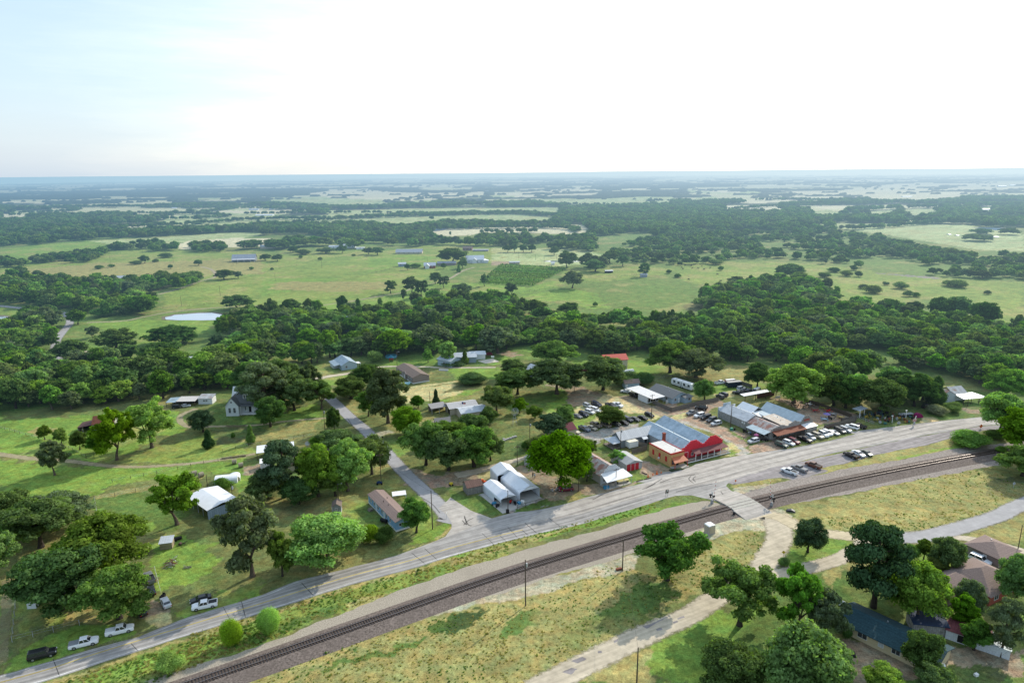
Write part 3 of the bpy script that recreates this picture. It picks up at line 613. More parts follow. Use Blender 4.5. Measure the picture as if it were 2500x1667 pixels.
band('farm_track',GL('d',780,762,1100,748,1270,715,1500,672,1750,645,2000,625,2350,608)+GL('e',200,690,560,688,800,665,1000,635,1250,590,1400,565,1560,500,1700,480,1830,440,1950,370,2050,340),[4,3.4,3.2,3.2,3.2,3,3,2.6,2.6,2.6,3,3,3,3,3.6,3.6,4],.030,THIN)
band('farm_track',GL('d',1420,510,1600,460,1800,390,1930,350,1900,290,1800,260),4,.030,THIN)
WL=road_mat('white_line_paint',(.62,.62,.60),streak=.3,fine=.35);YL=road_mat('yellow_line_paint',(.46,.36,.12),streak=.3,fine=.35)
def off(pts,k):
 p=np.array([q[:2]for q in pts]);t_=np.gradient(p,axis=0);t_/=np.linalg.norm(t_,axis=1)[:,None ];return [p[i]+np.array([-t_[i][1],t_[i][0]])*k for i in range(len(p))]
lowe=GL('o',-500,1800,350,1568,900,1388,1900,1075)+GL('p',0,985,900,700,1480,545)+GL('k',0,1450,500,1315,900,1215,1180,1150,1500,1078)
band('edge_line',off(lowe,.55),.16,.043,WL,cols=2)
band('edge_line',off(GL('o',-600,1690,0,1500,620,1325,1250,1152,1700,978,2350,782)+GL('p',450,658,800,575),-.5),.16,.043,WL,cols=2)
band('centre_line',off(lowe[:7]+GL('k',0,1450,500,1315,900,1215),3.9),.34,.043,YL,cols=2)
band('stop_line',GL('w',0,825,105,785),.45,.050,WL,cols=2)
WHL=road_mat('tyre_worn_lane',(.16,.15,.145),soft=.9,fine=.4,streak=.2,alpha=.15);MRK=road_mat('tyre_skid',(.09,.085,.08),soft=.8,fine=.4,alpha=.45)
for k_ in (1.5,2.9,5.0,6.4):band('worn_lane',off(lowe[:7]+GL('k',0,1450,500,1315,900,1215,1180,1150,1500,1078,2352,815),k_),.9,.046+.001*k_,WHL)
for k_ in (3.2,6.5,9.5):band('worn_lane',off(GL('k',1500,1078,1900,960,2352,815)+GL('t',500,1390,800,1290,1100,1200,1500,1110)+GL('n',0,1005,600,885,1200,765,1850,655),k_),1.4,.052+.001*k_,WHL)
for c_,xy in (('s',(290,1040,250,1080,270,1120,340,1175)),('s',(380,1040,330,1090,380,1150)),('s',(860,1330,920,1400,990,1395)),('s',(940,1405,1005,1365)),('s',(0,1340,200,1290,420,1240,700,1180)),('k',(1630,800,1760,730,1870,690)),('k',(2200,680,2300,640,2352,610)),('u',(1100,1480,1250,1390,1330,1340)),('u',(1300,1400,1500,1330,1800,1280)),('k',(160,1000,200,1080,240,1100)),('k',(150,1090,200,1040,260,1010)),('p',(1960,70,1980,150,1940,110)),('s',(1450,560,1560,530,1640,560)),('t',(900,900,1000,920,1100,960)),('i',(1370,480,1440,580,1500,600)),('i',(2090,1240,2180,1300,2250,1380))):
 band('tyre_marks',GL(c_,*xy),.45,.062,MRK)
JM=mat('tar_seam',(.07,.068,.065),rough=.9)
jb=MB()
lw=smooth_line(lowe,6)
for i in range(4,len(lw)-2,2):
 p=np.array(lw[i]);q=np.array(lw[i+1]);d_=(q-p)/np.linalg.norm(q-p);nrm=np.array([-d_[1],d_[0]]);r=rnd.random()
 if r<.5:continue
 w0,w1=(0.2,7.2)if r>.6 else ((.2,3.6)if r>.4 else (3.2,7.4));a=p+nrm*w0;b_=p+nrm*w1+d_*rnd.uniform(-1.2,.4);hw_=.05+.05*rnd.random()
 jb.face([(*(a-d_*hw_),.0405),(*(a+d_*hw_),.0405),(*(b_+d_*hw_),.0405),(*(b_-d_*hw_),.0405)])
jo=jb.build('road_seams',JM);tag(jo,kind='structure')
for cc_,xy in (('q',(560,1470,640,1430,700,1440,640,1490)),('q',(640,1370,740,1330,780,1350,700,1390)),('q',(1280,1060,1400,1020,1520,960,1440,1010,1320,1080)),('q',(1400,1085,1450,1070,1460,1090,1410,1100)),('q',(1590,990,1650,965,1660,980,1600,1000)),('q',(1550,1020,1590,1005,1600,1020,1560,1035)),('q',(880,1280,910,1275,920,1295,880,1300)),('q',(1020,1190,1060,1170,1060,1190,1030,1210))):
 poly_sheet('road_patch',rough_poly(GL(cc_,*xy),.2,.7,len(xy)),.034,CRS)
gb=GL('p',-900,1550,0,1270,260,1180,560,1060,900,930,1300,765,1700,620,2350,425)+GL('q',200,380,550,280,900,200,1200,90,1500,0)+GL('w',-200,870,205,990,480,1140,330,1230)+GL('q',2000,90,1700,250,1450,330,1250,390,1000,470,500,600,0,770)+GL('p',1700,880,1000,1130,0,1530,-900,1900)
poly_sheet('railway_bed',rough_poly(gb,.5,1.6,21),.012,GRAV1)
gb2=GL('w',480,730,560,695,860,640,1300,480,1640,405,2347,270)+GL('n',300,1150,700,1085,1100,1010,1500,925,2200,845,3200,700,3200,930,2352,1050,2050,1110,1500,1210,1000,1300,0,1500)+GL('w',1900,900,1300,960,1100,1010,930,940)
poly_sheet('railway_bed',rough_poly(gb2,.5,1.6,22),.012,PURP)
trk=GL('p',-1100,1790,-500,1600,0,1412,1175,1005)+GL('p',2350,585)+GL('q',1110,280)+GL('w',-20,1110,865,895,2347,540)+GL('n',1200,1108,2050,952,2800,840,3600,730)
tl=smooth_line(trk,10)
tl=np.array(tl);sdist=np.concatenate([[0],np.cumsum(np.linalg.norm(np.diff(tl,axis=0),axis=1))]);
def at_s(s_):return np.array([np.interp(s_,sdist,tl[:,0]),np.interp(s_,sdist,tl[:,1])])
SS=np.arange(0,sdist[-1],4.0);PTS=np.array([at_s(q)for q in SS])
for _ in range(30):PTS[1:-1]=(PTS[:-2]+2*PTS[1:-1]+PTS[2:])/4
tl=PTS;sdist=np.concatenate([[0],np.cumsum(np.linalg.norm(np.diff(tl,axis=0),axis=1))])
def frame_s(s_):
 a=at_s(s_);b_=at_s(s_+.5);d_=(b_-a)/np.linalg.norm(b_-a);return a,d_
def loft(name,prof,m,parent=None ,step=4.0,kind=None ):
 V=[];Fc=[];k=len(prof);ss=np.arange(0,sdist[-1]-1,step)
 for s_ in ss:
  a,d_=frame_s(s_);nn=np.array([-d_[1],d_[0]])
  for x,z in prof:V.append((*(a+nn*x),z))
 for i in range(len(ss)-1):
  for j in range(k-1):q=i*k+j;Fc.append((q,q+k,q+k+1,q+1))
 me=bpy.data.meshes.new(name);me.from_pydata(V,[],Fc);me.materials.append(m);bm=bmesh.new();bm.from_mesh(me);bmesh.ops.recalc_face_normals(bm,faces=bm.faces)
 if sum(f.normal.z for f in bm.faces)<0:bmesh.ops.reverse_faces(bm,faces=bm.faces)
 bm.to_mesh(me);bm.free();o=link_mesh(name,me,parent)
 if kind:o['kind']=kind
 return o
loft('railway_ballast',[(3.1,.014),(1.85,.34),(-1.85,.34),(-3.6,.12),(-5.4,.014)],GRAV2,step=2,kind='structure')
RS=mat('rail_steel',(.30,.27,.26),rough=.35,metal=.8,var=.2);RD=mat('rail_rust',(.10,.06,.045),rough=.8);SL=mat('sleeper_timber',(.085,.062,.050),rough=.9,var=.5,scale=6)
tr=thing('railway_track','single railway line on dark timber sleepers running past the village','railway track')
for sd_ in (.76,-.76):
 o=loft('rail',[(sd_+.09,.44),(sd_+.085,.60),(sd_-.085,.60),(sd_-.09,.44)],RD,tr)
 cp=loft('rail_head',[(sd_+.06,.603),(sd_+.05,.625),(sd_-.05,.625),(sd_-.06,.603)],RS);cp.parent=o
cross_c=G('w',560,960);sl0=MB();sl0.box(-.14,.14,-1.32,1.32,.30,.50);first=None ;far_s=MB();cnt=0
svals=np.arange(2,sdist[-1]-3,.62);svals=sorted(svals,key=lambda q:np.linalg.norm(at_s(q)-np.array([-45,130])))
for q in svals:
 a,d_=frame_s(q)
 if np.linalg.norm(a-cross_c[:2])<5.2:continue
 if np.linalg.norm(a)>330:continue
 u_,v_=proj((*a,.4))
 if u_<-350:continue
 an=math.atan2(d_[1],d_[0])+rnd.uniform(-.02,.02)
 if cnt<95 and u_>420:
  if first is None :first=sl0.build('sleeper',SL,tr);o=first
  else :o=first.copy();COL.objects.link(o)
  o.location=(a[0],a[1],rnd.uniform(-.02,.02));o.rotation_euler=(0,0,an);cnt+=1
 else :
  c_,s_=math.cos(an),math.sin(an);n_=len(far_s.v);jz=rnd.uniform(-.02,.02)
  far_s.box(-.14,.14,-1.32,1.32,.30,.50)
  for i in range(n_,n_+8):x,y,z=far_s.v[i];far_s.v[i]=(a[0]+c_*x-s_*y,a[1]+s_*x+c_*y,z+jz)
fs=far_s.build('sleeper_run',SL,tr);fs['kind']='stuff'
xp=thing('level_crossing','pale concrete slabs carrying the road over the railway line','level crossing',(*cross_c[:2],0),0)
CP=mat('crossing_concrete',(.42,.40,.35),rough=.85,var=.25,scale=1.5,blot=.3,blotcol=(.35,.33,.29))
sbest=min(svals,key=lambda q:np.linalg.norm(at_s(q)-cross_c[:2]));a,d_=frame_s(sbest);an=math.atan2(d_[1],d_[0]);xp.location=(a[0],a[1],0);xp.rotation_euler=(0,0,an)
for y0,y1 in ((-.62,.62),(.93,2.1),(-2.1,-.93)):
 b=MB();b.prism([(y0,.30),(y1,.30),(y1,.63),(y0,.63)],'x',-5.0,5.0);b.build('slab',CP,xp)
b2=MB();b2.prism([(-7.5,.03),(-2.12,.60),(-2.12,.0),(-7.5,.0)],'x',-5.3,5.0);b2.prism([(8.5,.03),(2.12,.60),(2.12,.0),(8.5,.0)],'x',-5.0,5.0);b2.build('ramp',ASPL,xp)
wm,t,bb,g=newmat('pond_water');bb.inputs['Base Color'].default_value=(.05,.07,.07,1);bb.inputs['Roughness'].default_value=.06;bb.inputs['Specular IOR Level'].default_value=1.0;bb.inputs['IOR'].default_value=1.6
bb.inputs['Metallic'].default_value=.75;bb.inputs['Base Color'].default_value=(.60,.63,.68,1)
MUD=mat('pond_mud',(.17,.14,.10),var=.3,scale=.2)
for c_,xy in (('d',(1485,735,1480,715,1540,705,1560,695,1650,688,1780,678,1900,676,1980,690,2010,715,2025,738,1800,743,1600,742)),('d',(-500,700,0,704,60,710,112,722,70,745,0,772,-500,800)),('b',(480,468,620,464,770,468,720,478,650,485,560,484)),('c',(2030,461,2130,459,2230,463,2200,478,2110,470)),('f',(470,288,520,282,700,284,860,288,700,292,520,292)),('g',(2040,-10,2160,-6,2130,12,2080,6))):
 pts=GL(c_,*xy);ctr=np.mean([p[:2]for p in pts],axis=0)
 poly_sheet('pond_bank',rough_poly([ctr+(np.array(p[:2])-ctr)*1.16+np.array([0,1.5])for p in pts],1.5,8,4),.05,MUD)
 poly_sheet('pond',rough_poly(pts,.8,6,5),.10,wm)
# ---------------------------------------------------------------- trees
def leaf_mat(name,col,dry=.15,trans=.42):
 m,t,b,g=newmat(name)
 oi=nd(t,'ShaderNodeObjectInfo');at=nd(t,'ShaderNodeAttribute',attribute_name='tone')
 hs=nd(t,'ShaderNodeHueSaturation');hs.inputs['Color'].default_value=(*col,1)
 h1=nd(t,'ShaderNodeMapRange');h1.inputs['To Min'].default_value=.478;h1.inputs['To Max'].default_value=.522;t.links.new(oi.outputs['Random'],h1.inputs['Value']);t.links.new(h1.outputs[0],hs.inputs['Hue'])
 fr=nd(t,'ShaderNodeMath',operation='MULTIPLY');fr.inputs[1].default_value=7.31;t.links.new(oi.outputs['Random'],fr.inputs[0]);f2=nd(t,'ShaderNodeMath',operation='FRACT');t.links.new(fr.outputs[0],f2.inputs[0])
 v1=nd(t,'ShaderNodeMapRange');v1.inputs['To Min'].default_value=.78;v1.inputs['To Max'].default_value=1.28;t.links.new(f2.outputs[0],v1.inputs['Value'])
 mv=nd(t,'ShaderNodeMath',operation='MULTIPLY');t.links.new(v1.outputs[0],mv.inputs[0]);t.links.new(at.outputs['Fac'],mv.inputs[1]);t.links.new(mv.outputs[0],hs.inputs['Value'])
 s1=nd(t,'ShaderNodeMapRange');s1.inputs['To Min'].default_value=1.08;s1.inputs['To Max'].default_value=.82;t.links.new(f2.outputs[0],s1.inputs['Value']);t.links.new(s1.outputs[0],hs.inputs['Saturation'])
 df=nd(t,'ShaderNodeBsdfDiffuse');tr_=nd(t,'ShaderNodeBsdfTranslucent');mxs=nd(t,'ShaderNodeMixShader');mxs.inputs[0].default_value=trans
 gm=nd(t,'ShaderNodeMix',data_type='RGBA',blend_type='MULTIPLY');gm.inputs[0].default_value=1;t.links.new(hs.outputs[0],gm.inputs[6]);gm.inputs[7].default_value=(1.15,1.35,.55,1)
 t.links.new(hs.outputs[0],df.inputs[0]);t.links.new(gm.outputs[2],tr_.inputs[0])
 t.links.new(df.outputs[0],mxs.inputs[1]);t.links.new(tr_.outputs[0],mxs.inputs[2]);t.links.new(mxs.outputs[0],g.inputs[0])
 t.nodes.remove(b);return m
LEAF=dict(dark=leaf_mat('leaves_dark',(.095,.165,.046)),mid=leaf_mat('leaves_mid',(.130,.230,.044)),bright=leaf_mat('leaves_bright',(.180,.320,.040)),lime=leaf_mat('leaves_lime',(.130,.290,.030),trans=.35),olive=leaf_mat('leaves_olive',(.150,.210,.066)),grey=leaf_mat('leaves_grey',(.125,.170,.078)),cedar=leaf_mat('needles_dark',(.055,.105,.042),trans=.2),willow=leaf_mat('leaves_willow',(.24,.46,.035)),blossom=leaf_mat('leaves_blossom',(.30,.33,.20)),reed=leaf_mat('weed_leaves',(.15,.22,.05)))
BARK=mat('bark',(.12,.095,.075),rough=.95,var=.4,scale=2.5,spec=.1);BARKD=mat('bark_dark',(.055,.045,.038),rough=.95,var=.4,scale=2.5,spec=.1)
def leaves_mesh(name,clumps,n,size,seed,m,flat=.75,under=.3,outw=.55,fuzz=.22):
 """clumps: (x,y,z,r). n leaf cards in all, spread over the shells of the clumps"""
 g=np.random.default_rng(seed);cl=np.array(clumps);w=cl[:,3]**2;w/=w.sum();k=g.choice(len(cl),n,p=w)
 d=g.normal(size=(n,3));d/=np.linalg.norm(d,axis=1)[:,None ];flip=(d[:,2]<0)&(g.random(n)>under);d[flip,2]*=-1
 rr=1+g.normal(size=n)*fuzz;rr=np.clip(rr,.35,1.4);c=cl[k]
 p=c[:,:3]+d*(c[:,3]*rr)[:,None ]*np.array([1,1,flat])
 tone=(0.72+.56*g.random(len(cl)))[k]*(.62+.76*g.random(n))
 nrm=d*outw+g.normal(size=(n,3))*(1-outw)*.7;nrm/=np.linalg.norm(nrm,axis=1)[:,None ]
 a=np.cross(nrm,g.normal(size=(n,3)));a/=np.linalg.norm(a,axis=1)[:,None ];b=np.cross(nrm,a);s=size*(.6+.8*g.random(n))[:,None ]*.5
 a=a*s;b=b*s*.75
 V=np.stack([p-a,p-b*.9,p+a,p+b],1).reshape(-1,3);Fq=np.arange(4*n).reshape(n,4)
 me=fast_mesh(name,V,Fq,m)
 at=me.attributes.new('tone','FLOAT','POINT');at.data.foreach_set('value',np.repeat(tone,4).astype(np.float32))
 try :
  sh=d*np.array([1,1,1.2]);sh=sh*.5+nrm*.5;sh/=np.linalg.norm(sh,axis=1)[:,None ]
  me.polygons.foreach_set('use_smooth',np.ones(n,bool));me.normals_split_custom_set_from_vertices(np.repeat(sh,4,0).tolist())
 except Exception as e:print('normals',e)
 return me
def crown_clumps(style,seed):
 """crown of a tree 10 m tall and 10 m wide, base at z=0; returns clumps and limb targets"""
 r=random.Random(seed);out=[]
 if style in ('oak','wide','open','round','tall'):
  nl,rx,z0,z1,lr,cr,ns={'oak':(11,2.9,3.0,7.6,(1.25,2.0),(.55,.95),9),'wide':(13,3.3,2.6,7.0,(1.2,1.8),(.5,.9),9),'open':(11,3.1,2.8,8.3,(.85,1.5),(.4,.75),7),'round':(15,2.5,2.6,7.4,(1.4,1.9),(.6,.95),9),'tall':(11,2.4,2.8,8.4,(1.0,1.7),(.5,.85),8)}[style]
  ph=r.uniform(0,6.28);asym=r.uniform(0,6.28)
  for i in range(nl):
   f=(i+.5)/nl;z=z0+(z1-z0)*f**.8+r.uniform(-.5,.5);env=math.sqrt(max(.05,1-((f-.38)/.72)**2));th=ph+i*2.399+r.uniform(-.35,.35)
   q=rx*env*r.uniform(.72,1.08)*(1+.16*math.cos(th-asym));R0=r.uniform(*lr)*(.8+.3*env)
   if f>.9:q*=.35
   lx,ly=math.cos(th)*q,math.sin(th)*q
   for k in range(ns):
    u=r.uniform(-.6,1);a_=r.uniform(0,6.28);sn=math.sqrt(1-u*u)*R0*r.uniform(.65,1.0);out.append((lx+math.cos(a_)*sn,ly+math.sin(a_)*sn,z+u*R0*.72,r.uniform(*cr)))
  for k in range({'round':12,'oak':9,'wide':9}.get(style,3)):out.append((r.uniform(-1.3,1.3),r.uniform(-1.3,1.3),r.uniform(3.5,7.6),r.uniform(.9,1.5)))
 elif style=='cedar':
  for i in range(46):
   f=i/45;z=.9+f*8.6;rad=4.0*(1-f)**.55*(.7+.3*math.sin(f*9))*(1 if f>.08 else .8);th=i*2.4;out.append((math.cos(th)*rad*.72,math.sin(th)*rad*.72,z,.55+.95*(1-f)))
 elif style=='pine':
  for i in range(26):
   f=i/25;z=3.0+f*6.6;rad=(4.2 if f<.8 else 3.0)*(.45+.55*math.sin(math.pi*min(1,f*.8+.18)))*r.uniform(.5,1.05);th=i*2.4+r.uniform(-.5,.5);out.append((math.cos(th)*rad,math.sin(th)*rad,z+r.uniform(-.3,.3),r.uniform(.75,1.35)))
 elif style=='bush':
  for i in range(16):
   th=r.uniform(0,6.28);q=r.uniform(.1,1);out.append((math.cos(th)*3.4*q,math.sin(th)*3.4*q,2.6+r.uniform(0,5.2)*(1-.5*q),r.uniform(1.6,2.4)))
 elif style=='ball':
  out=[(0,0,5.0,3.9),(1.2,.8,5.8,3.2),(-1.4,-.6,4.4,3.3),(.3,-1.4,5.9,3.0),(-.8,1.4,3.6,2.9),(1.7,-.9,3.8,2.7)]
 return out
def trunk_mesh(name,style,clumps,seed,m):
 r=random.Random(seed+5);b=MB();hgt={'pine':8.6,'cedar':7,'bush':2,'ball':4}.get(style,2.6 if style!='open' else 2.3);r0={'bush':.16,'ball':.16}.get(style,.36)
 bend=(r.uniform(-.3,.3),r.uniform(-.3,.3));p=Vector((0,0,-.15));segs=5;prev=p
 for i in range(1,segs+1):
  f=i/segs;q=Vector((bend[0]*f*f*2,bend[1]*f*f*2,hgt*f));b.tube(prev,q,r0*(1.25 if i==1 else 1)*(1-.55*(i-1)/segs),r0*(1-.55*f),8,cap=False );prev=q
 top=prev
 if style in ('oak','wide','open','round','tall'):
  big=r.sample(clumps,16 if style!='round' else 8);forks=[top+Vector((r.uniform(-1,1),r.uniform(-1,1),r.uniform(.6,1.6)))for _ in range(4)]
  for f_ in forks:b.tube(top,f_,.17,.12,6,cap=False )
  for c in big:
   t=Vector(c[:3]);s=min(forks,key=lambda q:(q-t).length);mid=s.lerp(t,.5)+Vector((r.uniform(-.4,.4),r.uniform(-.4,.4),r.uniform(-.1,.5)));b.tube(s,mid,.10,.065,5,cap=False );b.tube(mid,t,.065,.03,5,cap=False )
 elif style=='pine':
  for c in clumps[::1]:
   t=Vector(c[:3]);s=Vector((bend[0]*(t.z/hgt)**2*2 if t.z<hgt else top.x,bend[1]*(t.z/hgt)**2*2 if t.z<hgt else top.y,min(t.z-.5,hgt)));mid=s.lerp(t,.55)+Vector((0,0,.25));b.tube(s,mid,.09,.06,5,cap=False );b.tube(mid,t,.06,.03,5,cap=False )
 return _mesh_only(b,name,m)
def _mesh_only(b,name,m):
 o=b.build(name,m);me=o.data;bpy.data.objects.remove(o);return me
_tc={}
def tree_meshes(style,tone,seed,q='hi'):
 key=(style,tone,seed,q)
 if key in _tc:return _tc[key]
 cl=crown_clumps(style,seed*13+len(style))
 n,sz={'hi':(30000,.34),'mid':(8000,.62),'lo':(1500,1.35)}[q]
 if style=='pine':n=int(n*.7)
 if style=='open':n=int(n*.62)
 if style=='bush':n=int(n*.6);sz*=1.2
 if style=='ball':n=int(n*.8);sz*=.9
 me=leaves_mesh('crown',cl,n,sz,seed,LEAF[tone],under={'open':.6,'pine':.5,'ball':1,'bush':.5}.get(style,.35),fuzz=.14 if style=='ball' else (.36 if style in ('open','pine','cedar')else .30),flat={'pine':.5,'ball':1.0,'round':.85}.get(style,.75))
 tm=trunk_mesh('trunk',style,cl,seed,BARKD if tone in ('dark','cedar','mid')else BARK)if q!='lo' else None
 _tc[key]=(me,tm);return _tc[key]
def tree_at(x,y,h,w,style,tone,seed,label,cat='tree',group=None ,name=None ,q='hi'):
 me,tm=tree_meshes(style,tone,seed,q)
 nm=name or {'cedar':'cedar_tree','pine':'pine_tree','bush':'bush','ball':'bush'}.get(style,'broadleaf_tree')
 if nm=='bush' and cat=='tree':cat='bush'
 t=thing(nm,label,cat,(x,y,0),rnd.uniform(0,6.28),group);t.scale=(w/8.9,w/8.9,h/9.4)
 link_mesh('crown' if nm!='bush' else 'foliage',me,t)
 if tm:link_mesh('trunk' if nm!='bush' else 'stem',tm,t)
 return t
def px_tree(c,xb,yb,ytop,wpx,style,tone,label,seed=None ,q='hi',group=None ,name=None ,cat='tree'):
 """a tree surveyed by its foot, its top and its width"""
 u,v=N(c,xb,yb);vt=N(c,xb,ytop)[1];sc=CR[c][2];B=P(u,v);dep=(B-CAM)@fwd;h=8.0
 for _ in range(6):
  f=proj(B+np.array([0,0,h]))[1]-vt;h+=f*dep/F_/math.cos(PITCH)
 w=wpx/sc*dep/F_
 tree_at(B[0],B[1],max(h,1),w,style,tone,seed if seed is not None else rnd.choice((1,2,3)),label,cat,group,name,q)
